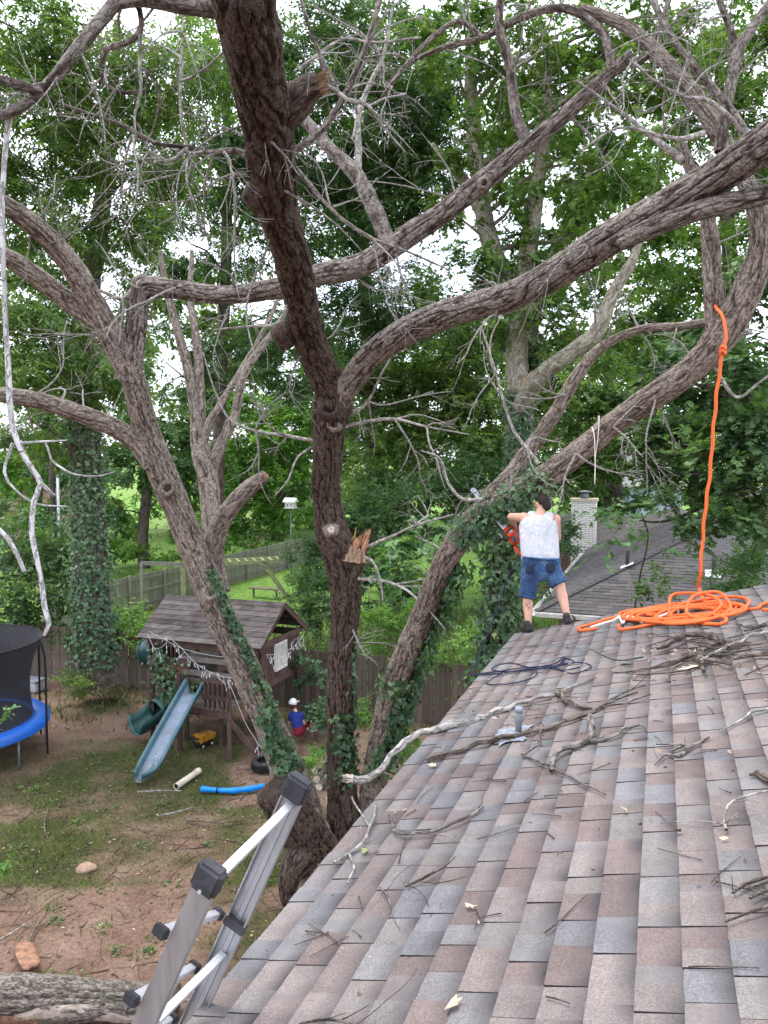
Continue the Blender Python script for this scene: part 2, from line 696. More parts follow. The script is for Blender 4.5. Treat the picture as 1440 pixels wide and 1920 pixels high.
M['dead_pale'] = bark('bleached_twig_wood', (0.30, 0.28, 0.27), (0.52, 0.50, 0.49), (0.68, 0.66, 0.65), bs=0.7)
M['bark_scar'] = bark('scar_wood', (0.13, 0.095, 0.075), (0.30, 0.245, 0.205), (0.46, 0.40, 0.35))
M['dead_dark'] = bark('dark_twig_wood', (0.06, 0.045, 0.035), (0.13, 0.10, 0.08), (0.25, 0.21, 0.18), bs=0.7)
M['bare_wood'] = plain('bare_cut_wood', (0.33, 0.225, 0.15), 0.8, var=0.3, scale=18, bmp=0.5, bscale=60)
M['cut_pale'] = plain('pale_cut_wood', (0.60, 0.52, 0.41), 0.85, var=0.2, scale=16, bmp=0.3, bscale=70, dirt=(0.33, 0.27, 0.2))
M['torn_red'] = plain('torn_red_wood', (0.46, 0.22, 0.12), 0.85, var=0.45, scale=22, bmp=0.6, bscale=60, dirt=(0.55, 0.42, 0.29))
M['hole'] = plain('dark_hollow', (0.03, 0.02, 0.015), 0.95, var=0.4, scale=20)
M['bark_red'] = plain('shed_bark_inside', (0.25, 0.135, 0.085), 0.85, var=0.5, scale=9, bmp=0.4, bscale=35)

GREEN = [(0.0, (0.035, 0.07, 0.024)), (0.45, (0.098, 0.172, 0.046)), (0.8, (0.17, 0.265, 0.075)), (1.0, (0.28, 0.36, 0.12))]
M['leaf_slim'] = leafmat('leaf_pinnate', GREEN, 0.45)
M['leaf_dark'] = leafmat('leaf_dark', [(0.0, (0.028, 0.06, 0.024)), (0.5, (0.068, 0.135, 0.048)), (1.0, (0.15, 0.245, 0.085))], 0.38)
M['leaf_syc'] = leafmat('leaf_lobed', [(0.0, (0.045, 0.10, 0.022)), (0.5, (0.10, 0.19, 0.042)), (1.0, (0.22, 0.30, 0.08))], 0.42)
M['leaf_bright'] = leafmat('leaf_bright', [(0.0, (0.045, 0.12, 0.022)), (0.5, (0.12, 0.25, 0.045)), (1.0, (0.25, 0.40, 0.095))], 0.42)
M['leaf_ivy'] = leafmat('leaf_ivy', [(0.0, (0.026, 0.062, 0.03)), (0.5, (0.07, 0.14, 0.064)), (0.85, (0.15, 0.235, 0.12)), (1.0, (0.27, 0.32, 0.15))], 0.25, 0.38)
M['leaf_grape'] = leafmat('leaf_vine', [(0.0, (0.05, 0.11, 0.04)), (0.5, (0.10, 0.21, 0.075)), (1.0, (0.20, 0.33, 0.13))], 0.4)
M['grass'] = leafmat('grass_blade', [(0.0, (0.03, 0.045, 0.014)), (0.35, (0.065, 0.095, 0.026)), (0.62, (0.12, 0.135, 0.045)), (0.8, (0.19, 0.155, 0.085)), (1.0, (0.30, 0.235, 0.15))], 0.25)
M['litter'] = leafmat('dry_litter', [(0.0, (0.06, 0.04, 0.03)), (0.4, (0.17, 0.11, 0.075)), (0.75, (0.32, 0.23, 0.16)), (1.0, (0.55, 0.45, 0.34))], 0.1, 0.85)

# ------------------------------------------------------------------ ground
def ground_h(x, y):
    p = np.c_[x, y, np.zeros_like(x)]
    return 0.05 * fbm(p * 0.35, 3, 3) + 0.018 * fbm(p * 2.2, 8, 2) - 0.02


def grass_amount(x, y):
    p = np.c_[x, y, np.zeros_like(x)]
    e = x * E3[0] + y * E3[1]
    n = fbm(p * 0.55, 21, 3)
    n2 = fbm(p * 1.9, 27, 2)
    base = np.where(y < 11.3, 0.22, np.where(y < 17.5, 0.46, 0.36))
    base = base + 0.35 * np.exp(-(((x + 6.0) / 1.6) ** 2 + ((y - 12.2) / 1.3) ** 2))
    base = np.where((x > -3.2) & (y > 14.0) & (y < 18), base - 0.22, base)
    base = np.where(e > 17.9, 0.95, base)
    base = np.where((e > 24) & (x < -9.5) & (e > 30), 0.7, base)
    return np.clip(base + 0.42 * n + 0.22 * n2, 0, 1)


def gz(x, y):
    return float(ground_h(np.array([float(x)]), np.array([float(y)]))[0])


gx = np.concatenate([[-900, -300, -120, -60, -40, -30, -22, -16], np.arange(-13, 5, 0.16), [6, 8, 11, 15, 20, 30, 50, 100, 300, 900]])
gy = np.concatenate([[-900, -200, -40, -8, 0, 3], np.arange(4.5, 24, 0.16), np.arange(24, 60, 2.0), [70, 100, 200, 500, 1500]])
XX, YY = np.meshgrid(gx, gy)
GX, GY = XX.ravel(), YY.ravel()
GZ = ground_h(GX, GY)
nx, ny = len(gx), len(gy)
ii, jj = np.meshgrid(np.arange(nx - 1), np.arange(ny - 1))
a0 = (jj * nx + ii).ravel()
GF = np.stack([a0, a0 + 1, a0 + nx + 1, a0 + nx], -1)
m, n, b = mat('yard_soil')
v = objco(n)
g = attr(n, 'gr')
fine = noise(n, v, 13.0, 10, 0.78)
mid = noise(n, v, 1.3, 5, 0.6)
soil = ramp(n, [(0.30, (0.07, 0.043, 0.03)), (0.46, (0.22, 0.14, 0.10)), (0.58, (0.32, 0.22, 0.165)), (0.70, (0.46, 0.35, 0.275))], math_(n, 'ADD', math_(n, 'MULTIPLY', fine, 0.6), math_(n, 'MULTIPLY', mid, 0.4)))
turf = ramp(n, [(0.3, (0.035, 0.05, 0.015)), (0.55, (0.085, 0.11, 0.03)), (0.8, (0.17, 0.19, 0.07))], math_(n, 'ADD', math_(n, 'MULTIPLY', fine, 0.7), math_(n, 'MULTIPLY', mid, 0.3)))
lush = ramp(n, [(0.35, (0.09, 0.18, 0.035)), (0.7, (0.22, 0.36, 0.08))], noise(n, v, 3.5, 8, 0.7))
turf = mixc_(n, attr(n, 'lush'), turf, lush)
k = math_(n, 'ADD', g, math_(n, 'MULTIPLY', math_(n, 'SUBTRACT', fine, 0.5), 1.4))
kk = ramp(n, [(0.35, (0, 0, 0)), (0.68, (1, 1, 1))], k)
col = mixc_(n, kk, soil, turf)
n.links.new(col, b.inputs['Base Color'])
b.inputs['Roughness'].default_value = 0.95
b.inputs['Specular IOR Level'].default_value = 0.1
bump(n, b, noise(n, v, 16.0, 9, 0.75), 1.0, 0.07)
M['soil'] = m
gr = grass_amount(GX, GY)
eG = GX * E3[0] + GY * E3[1]
ground = mesh_np('ground', np.c_[GX, GY, GZ], GF, M['soil'], None, True, {'gr': gr, 'lush': np.clip((eG - 17.7) * 2, 0, 1)})
tag(ground, kind='structure')

# grass, standing in uncountable blades
rng = np.random.default_rng(5)


def blades(nb, x0, x1, y0, y1, h0, h1, thr, seed):
    r = np.random.default_rng(seed)
    x, y = r.uniform(x0, x1, nb), r.uniform(y0, y1, nb)
    gsel = grass_amount(x, y) + r.normal(0, 0.16, nb) > thr
    x, y = x[gsel], y[gsel]
    z = ground_h(x, y)
    nn = len(x)
    h = r.uniform(h0, h1, nn)
    d = np.c_[r.normal(0, 0.55, nn), r.normal(0, 0.55, nn), np.ones(nn)]
    return np.c_[x, y, z - 0.005], d, np.c_[r.normal(0, 1, nn), r.normal(0, 1, nn), np.full(nn, 0.2)], h


LEAF['blade'] = (np.array([[-.09, 0, 0], [.09, 0, 0], [.02, 1, 0]]), [(0, 1, 2)])
parts = [blades(230000, -9.5, 1.2, 6.3, 17.6, 0.02, 0.06, 0.36, 1), blades(16000, -9.5, 1.2, 6.3, 17.6, 0.07, 0.15, 0.68, 2), blades(36000, -14, 6, 17.9, 33, 0.10, 0.24, 0.4, 3)]
C_, D_, N_, S_ = (np.vstack([p[i] for p in parts]) if i < 3 else np.concatenate([p[3] for p in parts]) for i in range(4))
o = leaves('grass', C_, D_, N_, S_, 'blade', M['grass'], None, rng)
tag(o, 'short patchy green and straw coloured grass of the yard and lawn', 'grass', kind='stuff')

# leaf litter, bark chips and sawdust chips lying about the yard
nl = 9000
x, y = rng.uniform(-9, 0.6, nl), rng.uniform(6.4, 17.4, nl)
z = ground_h(x, y) + 0.012
ang = rng.uniform(0, 6.28, nl)
o = leaves('leaf_litter', np.c_[x, y, z], np.c_[np.cos(ang), np.sin(ang), rng.normal(0, 0.2, nl)], np.c_[rng.normal(0, 0.25, nl), rng.normal(0, 0.25, nl), np.ones(nl)], 0.015 + 0.075 * rng.random(nl) ** 2, 'slim', M['litter'], None, rng, rnd=rng.random(nl) ** 2.4)
tag(o, 'brown dry leaves and pale wood chips scattered over the bare yard', 'leaf litter', kind='stuff')

# little rosettes of weeds
nw = 70
wx, wy = rng.uniform(-8, 0, nw), rng.uniform(6.8, 16.5, nw)
wi = np.repeat(np.arange(nw), 26)
ww = rng.uniform(.05, .16, nw)[wi]
wa, wr_ = rng.uniform(0, 6.28, len(wi)), rng.random(len(wi)) ** .6
X_, Y_ = wx[wi] + np.cos(wa) * wr_ * ww, wy[wi] + np.sin(wa) * wr_ * ww
o = leaves('ground_weeds', np.c_[X_, Y_, ground_h(X_, Y_) + .01], np.c_[np.cos(wa), np.sin(wa), rng.uniform(.1, .9, len(wi))], np.c_[rng.normal(0, .3, len(wi)), rng.normal(0, .3, len(wi)), np.ones(len(wi))], rng.uniform(.03, .075, len(wi)), 'oval', M['leaf_slim'], None, rng)
tag(o, 'small green weed rosettes dotted over the bare yard soil', 'weeds', kind='stuff')

# ------------------------------------------------------------------ our house and its shingled roof
m, n, b = mat('asphalt_edge')
b.inputs['Base Color'].default_value = (0.028, 0.024, 0.024, 1)
b.inputs['Roughness'].default_value = 0.95
M['asphalt_edge'] = m


def shingle_mat(name, use_attr):
    m, n, b = mat(name)
    loc = attr(n, 'loc', 'Vector')
    if use_attr:
        base = attr(n, 'tone', 'Color')
        rnd = attr(n, 'rnd')
    else:
        oi = n.nodes.new('ShaderNodeObjectInfo')
        base, rnd = oi.outputs['Color'], oi.outputs['Random']
    sx = n.nodes.new('ShaderNodeSeparateXYZ')
    n.links.new(loc, sx.inputs[0])
    w = n.nodes.new('ShaderNodeNewGeometry').outputs['Position']
    gran = noise(n, w, 300, 3, 0.8)
    gran2 = noise(n, w, 95, 5, 0.85)
    cloud = noise(n, w, 9, 4, 0.6)
    col = mixc_(n, 1.0, base, ramp(n, [(0.33, (0.30, 0.29, 0.29)), (0.5, (1, 1, 1)), (0.66, (2.0, 1.95, 1.9))], math_(n, 'ADD', math_(n, 'MULTIPLY', gran, 0.6), math_(n, 'MULTIPLY', gran2, 0.4))), 'MULTIPLY')
    # granule blend changes along the strip, as these laminated shingles have it
    bl = n.nodes.new('ShaderNodeCombineXYZ')
    n.links.new(math_(n, 'ADD', sx.outputs[0], math_(n, 'MULTIPLY', rnd, 37.0)), bl.inputs[0])
    bn = noise(n, bl.outputs[0], 4.0, 1, 0.4)
    col = mixc_(n, ramp(n, [(0.57, (0, 0, 0)), (0.60, (0.45, 0.45, 0.45))], bn), col, mixc_(n, gran, (0.12, 0.12, 0.125), (0.23, 0.23, 0.24)))
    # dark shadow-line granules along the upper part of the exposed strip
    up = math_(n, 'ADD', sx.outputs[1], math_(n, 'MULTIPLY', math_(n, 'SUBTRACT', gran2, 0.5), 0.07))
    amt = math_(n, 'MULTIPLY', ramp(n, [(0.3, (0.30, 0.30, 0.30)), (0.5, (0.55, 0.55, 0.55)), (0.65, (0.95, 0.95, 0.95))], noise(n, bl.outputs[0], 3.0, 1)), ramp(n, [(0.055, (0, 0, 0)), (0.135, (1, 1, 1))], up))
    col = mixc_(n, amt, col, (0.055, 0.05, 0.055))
    col = mixc_(n, 0.5, col, ramp(n, [(0.3, (0.72, 0.70, 0.68)), (0.7, (1.15, 1.15, 1.15))], cloud), 'MULTIPLY')
    n.links.new(col, b.inputs['Base Color'])
    b.inputs['Roughness'].default_value = 0.92
    b.inputs['Specular IOR Level'].default_value = 0.25
    bump(n, b, math_(n, 'ADD', gran, gran2), 0.7, 0.004)
    return m


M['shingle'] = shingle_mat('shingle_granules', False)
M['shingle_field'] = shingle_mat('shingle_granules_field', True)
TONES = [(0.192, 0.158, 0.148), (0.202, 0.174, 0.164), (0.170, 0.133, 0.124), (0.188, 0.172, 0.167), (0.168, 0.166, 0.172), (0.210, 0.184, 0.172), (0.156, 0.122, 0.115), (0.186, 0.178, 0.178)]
TW = [0.2, 0.2, 0.12, 0.16, 0.12, 0.08, 0.06, 0.06]

house = thing('house', 'house with brown and grey shingled roof in the foreground, ladder at its eave', 'house', RF(3, 2.5) * np.array([1, 1, 0]))
RIDGE_U = 5.2
S0, S1 = -5.0, RAKE_S
mb = MB()
dk = 0.03
mb.hexa(RF((S0 + S1) / 2, RIDGE_U / 2 + 0.02, -0.02), E3 * ((S1 - S0) / 2 - 0.015), SLOPE * (RIDGE_U / 2), NRM * 0.014)
roof = mb.build('roof', plain('roof_felt', (0.05, 0.047, 0.047), 0.95), house)

EXPO, TABL = 0.143, 0.205


def shingle_vf(w, thick, jit, rr):
    "one tab: local x along the course, y up the slope, z out; 3 mm proud butt"
    zb, zt = thick, 0.0015
    j = lambda s: rr.uniform(-s, s)
    y0 = [j(jit) for _ in range(3)]
    B = [(0.001, y0[0], 0.003), (w / 2, y0[1], 0.003), (w - .0015, y0[2], 0.003), (w - .0015, TABL, -.006), (0.001, TABL, -.006)]
    T = [(0.001, y0[0], zb + j(.001)), (w / 2, y0[1], zb + j(.0008)), (w - .0015, y0[2], zb + j(.001)), (w - .0015, TABL, zt), (0.001, TABL, zt)]
    Vv = B + T
    F = [(4, 3, 2, 1, 0), (5, 6, 7, 8, 9), (0, 1, 6, 5), (1, 2, 7, 6), (2, 3, 8, 7), (4, 0, 5, 9)]
    return Vv, F, [1, 0, 1, 1, 1, 1]


rr = random.Random(11)
MW = [0.10, 0.125, 0.155, 0.18, 0.215, 0.25, 0.30]
tabs = []
for k in range(int(RIDGE_U / EXPO)):
    s = S1 + 0.012 - rr.random() * 0.02
    s_end = S0
    alt = rr.random() < 0.5
    while s > s_end:
        w = rr.choices(MW, [1, 2, 3, 3, 3, 2, 1])[0]
        tabs.append((s, k * EXPO - 0.012, w, alt))
        s -= w
        if rr.random() < 0.85:
            alt = not alt


def project(p):
    d = np.asarray(p) - CAM
    z = d @ FWD
    return 720 + FPX * (d @ RGT) / z, 960 - FPX * (d @ UPV) / z, z


big = []
for i, (s, u, w, alt) in enumerate(tabs):
    c = RF(s - w / 2, u + EXPO / 2)
    if (c - CAM) @ FWD < 0.4:
        continue
    px, py, z = project(c)
    if -40 < px < 1490 and 0 < py < 1985:
        big.append((w / z ** 3, i))
big.sort(reverse=True)
single = set(i for _, i in big[:300])
frame = Matrix(((-E3[0], SLOPE[0], NRM[0]), (-E3[1], SLOPE[1], NRM[1]), (-E3[2], SLOPE[2], NRM[2]))).to_4x4()
variants = {}
FV, FF, FM, FT, FL, FR = [], [], [], [], [], []


def tone():
    c = rr.choices(TONES, TW)[0]
    k = rr.uniform(0.86, 1.12)
    return (c[0] * k, c[1] * k, c[2] * k)


for i, (s, u, w, alt) in enumerate(tabs):
    th = 0.0150 if alt else 0.0105
    key = (w, alt, rr.randrange(3))
    if key not in variants:
        V, F, FMi = shingle_vf(w, th, 0.002, rr)
        me = bpy.data.meshes.new('shingle')
        me.from_pydata(V, [], F)
        me.update()
        me.materials.append(M['shingle'])
        me.materials.append(M['asphalt_edge'])
        me.polygons.foreach_set('material_index', FMi)
        a = me.attributes.new('loc', 'FLOAT_VECTOR', 'POINT')
        a.data.foreach_set('vector', np.array(V, np.float32).ravel())
        variants[key] = (me, V, F, FMi)
    me, V, F, FMi = variants[key]
    c = tone()
    if i in single:
        o = bpy.data.objects.new('shingle', me)
        COL.objects.link(o)
        o.parent = roof
        o.matrix_basis = Matrix.Translation(Vector(RF(s, u, 0.0005 * rr.random()))) @ frame @ Matrix.Rotation(rr.uniform(-.004, .004), 4, 'Z')
        o.color = (*c, 1)
    else:
        base = len(FV)
        org = RF(s, u, 0.0)
        for v in V:
            FV.append(org - E3 * v[0] + SLOPE * v[1] + NRM * v[2])
        FF += [tuple(q + base for q in f) for f in F]
        FM += FMi
        FT += [c] * len(V)
        FL += V
        FR += [rr.random()] * len(V)
o = mesh_np('shingle_field', np.array(FV), FF, None, roof, False, {'loc': np.array(FL), 'rnd': np.array(FR), 'tone': np.array(FT)}, [M['shingle_field'], M['asphalt_edge']], FM)
o['kind'] = 'stuff'
# the slope behind the ridge, plain courses
bs = -R3 * math.cos(PIT) + Z3 * math.sin(PIT)
RIDGE0 = RF(0, RIDGE_U)
BN = np.cross(bs, E3)
BN = BN if BN[2] > 0 else -BN
V, F, L, TT, RR = [], [], [], [], []
for k in range(36):
    q = RIDGE0 - bs * (RIDGE_U - k * EXPO)
    base = len(V)
    t = tone()
    for s, u, h in ((S0, 0, .004), (S1, 0, .004), (S1, TABL, -.004), (S0, TABL, -.004), (S0, 0, .014), (S1, 0, .014), (S1, TABL, .002), (S0, TABL, .002)):
        V.append(q + E3 * s + bs * u + BN * h)
        L.append((s, u, h)); TT.append(t); RR.append(0.3)
    F += [tuple(i + base for i in f) for f in ((4, 5, 6, 7), (0, 1, 5, 4), (1, 2, 6, 5), (3, 0, 4, 7))]
o = mesh_np('shingle_courses', np.array(V), F, M['shingle_field'], roof, False, {'loc': np.array(L), 'rnd': np.array(RR), 'tone': np.array(TT)})
o['kind'] = 'stuff'
M['white_trim'] = plain('white_trim_paint', (0.66, 0.65, 0.62), 0.55, var=0.12, dirt=(0.4, 0.38, 0.34))
M['drip'] = plain('drip_edge_metal', (0.19, 0.16, 0.15), 0.5, 0.6, var=0.15)
mb = MB()
mb.hexa(RF((S0 + S1) / 2, -0.022, -0.075), E3 * ((S1 - S0) / 2), R3 * 0.011, Z3 * 0.075)
mb.build('fascia', M['white_trim'], house)
mb = MB()
mb.hexa(RF((S0 + S1) / 2, 0.02, -0.001), E3 * ((S1 - S0) / 2 + 0.004), SLOPE * 0.045, NRM * 0.0015)
mb.build('drip_edge', M['drip'], house)
mb = MB()
mb.beam(RF(S1 - 0.004, 0, -0.12), RF(S1 - 0.004, RIDGE_U, -0.12), 0.022, 0.16, NRM)
mb.build('rake_board', M['white_trim'], house)
# brick walls
m, n, b = mat('house_brick')
bt = n.nodes.new('ShaderNodeTexBrick')
bt.inputs['Scale'].default_value = 1.0
bt.inputs['Brick Width'].default_value = 0.21
bt.inputs['Row Height'].default_value = 0.075
bt.inputs['Mortar Size'].default_value = 0.006
bt.inputs['Color1'].default_value = (0.24, 0.13, 0.10, 1)
bt.inputs['Color2'].default_value = (0.17, 0.09, 0.07, 1)
bt.inputs['Mortar'].default_value = (0.34, 0.31, 0.28, 1)
sp = n.nodes.new('ShaderNodeSeparateXYZ')
n.links.new(objco(n), sp.inputs[0])
cb = n.nodes.new('ShaderNodeCombineXYZ')
n.links.new(math_(n, 'ADD', sp.outputs[0], sp.outputs[1]), cb.inputs[0])
n.links.new(sp.outputs[2], cb.inputs[1])
n.links.new(cb.outputs[0], bt.inputs['Vector'])
n.links.new(bt.outputs['Color'], b.inputs['Base Color'])
b.inputs['Roughness'].default_value = 0.9
bump(n, b, bt.outputs['Fac'], -0.5, 0.01)
M['brick'] = m
ew, span = 0.42, 2 * RIDGE_U * math.cos(PIT)
mb = MB()
hz = EAVE_Z - 0.02
mb.hexa(AX(0, 0, 0) + EAVE0 * np.array([1, 1, 0]) + E3 * (S0 + S1) / 2 + R3 * span / 2 + Z3 * (hz - 0.1) / 2, E3 * ((S1 - S0) / 2 - ew), R3 * (span / 2 - ew), Z3 * (hz + 0.1) / 2)
for s in (S1 - ew - 0.1, S0 + ew + 0.1):
    q = EAVE0 + E3 * s
    b0 = len(mb.V)
    for de in (-0.1, 0.1):
        for r_, z_ in ((ew, -0.02), (span - ew, -0.02), (span / 2, span / 2 * TANP - 0.08)):
            mb.V.append(q + E3 * de * 0.98 + R3 * r_ + Z3 * z_)
    mb.F += [tuple(b0 + i for i in f) for f in ((0, 1, 2), (5, 4, 3), (0, 2, 5, 3), (1, 4, 5, 2))]
mb.build('wall', M['brick'], house)
# vent pipe with its lead collar on our roof
M['lead'] = plain('lead_flashing', (0.27, 0.29, 0.33), 0.6, 0.3, var=0.25, scale=14, bmp=0.35, bscale=22)
M['pipe_grey'] = plain('vent_pipe_grey', (0.17, 0.185, 0.19), 0.55, 0.2, var=0.25, scale=12)
vp = thing('vent_pipe', 'grey vent pipe with crumpled metal collar standing on the shingles', 'vent pipe', RP(972, 1378))
q = RP(972, 1378)
MB().tube([q - Z3 * .03, q + Z3 * 0.10, q + Z3 * 0.19], [0.023, 0.022, 0.022], 18).build('pipe', M['pipe_grey'], vp, True)
MB().tube([q + Z3 * 0.155, q + Z3 * 0.192], [0.0245, 0.0245], 18).build('sleeve', M['lead'], vp, True)
rr2 = np.random.default_rng(3)
V, F = [], []
NU = 12
for i in range(NU):
    for j in range(NU):
        a, c = (i / (NU - 1) - .5), (j / (NU - 1) - .5)
        d = math.hypot(a, c)
        h = 0.020 + 0.004 * rr2.normal() * (d < .45) + 0.035 * math.exp(-(d / 0.13) ** 2)
        ex = 1 + 0.12 * rr2.normal() * (d > .42)
        V.append(q + E3 * (a * 0.30 * ex - 0.03) + SLOPE * (c * 0.24 * ex - .04) + NRM * h)
for i in range(NU - 1):
    for j in range(NU - 1):
        F.append((i * NU + j, i * NU + j + 1, (i + 1) * NU + j + 1, (i + 1) * NU + j))
mesh_np('collar', np.array(V), F, M['lead'], vp, False)
# ------------------------------------------------------------------ the three big half-dead trees in the yard
def chain(rows):
    return np.array([list(P(a, b, d)) + [w * d / FPX / 2] for a, b, d, w in rows])


def branch(name, rows, parent, material, seed, seg=14, step=0.05, furrow=0.6):
    return limb(name, rows, material, parent, seed, seg, step, 0.8, furrow=furrow)


def knot(name, px, py, d, r, parent, toward=None, hollow=True, facemat=None, ring=None, on=None):
    "a healed branch scar: raised rim with a hollow or a cut face"
    if on is not None:
        X_, R_ = on
        pr = np.array([project(p_)[:2] for p_ in X_])
        i_ = int(np.argmin((pr[:, 0] - px) ** 2 + (pr[:, 1] - py) ** 2))
        dc = (X_[i_] - CAM) @ FWD
        off = np.linalg.norm(P(px, py, dc) - X_[i_])
        d = dc - math.sqrt(max(.05, 1 - (off / R_[i_]) ** 2)) * R_[i_] * (1.0 if hollow else 1.1)
    c = P(px, py, d)
    n = (CAM - c) if toward is None else np.asarray(toward, float)
    n = n / np.linalg.norm(n)
    a = np.cross(n, Z3); a /= np.linalg.norm(a)
    bb = np.cross(n, a)
    rg = np.random.default_rng(int(px * 7 + py))
    N = 26
    th = np.arange(N) * 2 * math.pi / N
    wob = 1 + 0.09 * np.sin(th * 2 + rg.random() * 6) + 0.06 * np.sin(th * 5 + rg.random() * 6)
    prof = [(1.55, -0.55), (1.3, -0.1), (1.12, 0.16), (0.95, 0.26), (0.78, 0.22), (0.62, -0.02 if hollow else 0.14)]
    V = []
    for q, h in prof:
        for t, w in zip(th, wob):
            V.append(c + (a * math.cos(t) + bb * math.sin(t) * 1.12) * r * q * w + n * r * (h + rg.normal(0, .025)))
    F = [(i * N + j, i * N + (j + 1) % N, (i + 1) * N + (j + 1) % N, (i + 1) * N + j) for i in range(len(prof) - 1) for j in range(N)]
    V = np.array(V)
    k = mesh_np(name, V, F, ring or M['bark_lean'], parent, True, {'bk': (V - c) * np.array([1, 1, .5]) + px, 'crev': np.full(len(V), .75)})
    b0 = (len(prof) - 1) * N
    rim = V[b0:b0 + N]
    if hollow:
        VV = np.vstack([rim, c + (rim - c) * 0.6 - n * r * .55, [c - n * r * 1.0]])
        FF = [(j, (j + 1) % N, N + (j + 1) % N, N + j) for j in range(N)] + [(N + j, N + (j + 1) % N, 2 * N) for j in range(N)]
        mesh_np('hollow', VV, FF, M['hole'], k, True)
    else:
        VV = np.vstack([rim, c + (rim - c) * 0.5 + n * r * .03, [c + n * r * .19]])
        FF = [(j, (j + 1) % N, N + (j + 1) % N, N + j) for j in range(N)] + [(N + j, N + (j + 1) % N, 2 * N) for j in range(N)]
        mesh_np('cut_face', VV, FF, facemat or M['cut_pale'], k, False)
    return k


def splinters(name, c, axis, r, length, parent, seed, material=None, n=26):
    "torn wood: a crown of jagged slivers"
    rg = np.random.default_rng(seed)
    axis = np.asarray(axis, float); axis = axis / np.linalg.norm(axis)
    a = np.cross(axis, Z3 if abs(axis[2]) < .9 else RGT); a /= np.linalg.norm(a)
    b = np.cross(axis, a)
    mb = MB()
    for i in range(n):
        t, q = rg.uniform(0, 6.28), r * math.sqrt(rg.random()) * 0.92
        p = c + (a * math.cos(t) + b * math.sin(t)) * q
        L = length * rg.uniform(0.35, 1.0) * (1.15 if math.cos(t) > 0.2 else 0.6)
        w = r * rg.uniform(0.12, 0.4)
        d = axis + rg.normal(0, .14, 3)
        d /= np.linalg.norm(d)
        s = np.cross(d, rg.normal(0, 1, 3)); s /= np.linalg.norm(s)
        u = np.cross(d, s)
        V = [p - s * w - d * r, p + s * w - d * r, p + u * w * .6 - d * r, p + d * L * .6 - s * w * .7, p + d * L * .55 + s * w * .6, p + d * L * .62 + u * w * .5, p + d * L]
        F = [(0, 1, 4, 3), (1, 2, 5, 4), (2, 0, 3, 5), (3, 4, 6), (4, 5, 6), (5, 3, 6)]
        mb.add(V, F)
    return mb.build(name, material or M['torn_red'], parent)


GRP = 'half-dead yard trees being cut'
# --- A: trunk leaning left
tA = thing('tree', 'big bare tree with thick trunk leaning left across the wooden playset', 'tree', G(600, 1640), GRP)
_, XA, RA = limb('trunk', [(612, 1668, 11.45, 86.3), (598, 1610, 11.5, 78.1), (570, 1530, 11.6, 69.0), (530, 1420, 11.6, 57.4), (475, 1290, 11.6, 54.0), (420, 1170, 11.5, 52.8), (376, 1065, 11.3, 51.7), (340, 970, 11.1, 48.2), (302, 880, 10.9, 49.4), (273, 800, 10.7, 45.9), (250, 715, 10.4, 44.8), (222, 655, 10.2, 42.5)], M['bark_lean'], tA, 1, 108, 0.023, flare=0.12)
limb('limb', [(240, 700, 10.3, 38.4), (222, 655, 10.2, 44.8), (180, 578, 9.9, 43.5), (132, 495, 9.5, 41.0), (75, 432, 9.1, 37.1), (15, 388, 8.7, 33.2), (-60, 350, 8.3, 30.7)], M['bark_lean'], tA, 2, 96, 0.024)
limb('limb', [(205, 630, 10.05, 30.6), (175, 600, 10, 35.4), (112, 552, 9.85, 36.7), (42, 500, 9.6, 34.0), (-50, 450, 9.3, 31.3)], M['bark_lean'], tA, 3, 80, 0.024)
_, XA3, RA3 = limb('limb', [(238, 715, 10.35, 44.0), (250, 650, 10.3, 42.2), (256, 600, 10.25, 38.7), (259, 562, 10.2, 37.0), (276, 538, 10.15, 38.7), (330, 543, 10.1, 35.2), (420, 553, 10, 33.4), (520, 540, 9.8, 35.2), (600, 515, 9.6, 37.0), (680, 495, 9.4, 40.5), (760, 445, 9.2, 40.5), (830, 400, 9, 38.7), (900, 345, 8.8, 37.0), (980, 280, 8.6, 33.4), (1060, 215, 8.4, 29.0), (1130, 150, 8.2, 24.6), (1185, 100, 8, 19.4)], M['bark_limb'], tA, 4, 84, 0.024)
limb('limb', [(285, 872, 10.8, 34.0), (255, 828, 10.7, 37.4), (200, 795, 10.5, 34.0), (110, 762, 10.2, 31.4), (40, 745, 9.9, 29.8), (-50, 735, 9.5, 27.2)], M['bark_lean'], tA, 5, 72, 0.025)
limb('back_stem', [(418, 1110, 11.6, 26.4), (404, 1050, 11.7, 30.4), (397, 980, 11.9, 34.3), (390, 900, 12.1, 35.6), (376, 842, 12.2, 34.3), (366, 770, 12.3, 19.8), (352, 690, 12.4, 17.2), (330, 610, 12.5, 14.5), (312, 540, 12.6, 11.9), (300, 470, 12.7, 7.9)], M['bark_lean'], tA, 6, 64, 0.026)
branch('branch', [(378, 850, 12.2, 21.6), (376, 760, 12.35, 18.7), (370, 650, 12.5, 15.8), (357, 560, 12.7, 11.5), (360, 470, 12.8, 7.2)], tA, M['bark_lean'], 7, 20)
branch('branch', [(392, 905, 12.15, 21.6), (400, 868, 12.15, 23.0), (418, 825, 12.2, 18.7), (440, 780, 12.3, 17.3), (456, 705, 12.4, 15.8), (490, 652, 12.6, 13.0), (530, 600, 12.8, 8.6)], tA, M['bark_lean'], 8, 20)
branch('branch', [(378, 860, 12.2, 14.4), (390, 800, 12.2, 15.8), (412, 760, 12.3, 13.0), (455, 690, 12.6, 11.5), (500, 610, 12.9, 8.6), (525, 550, 13, 5.8)], tA, M['bark_lean'], 9, 16)
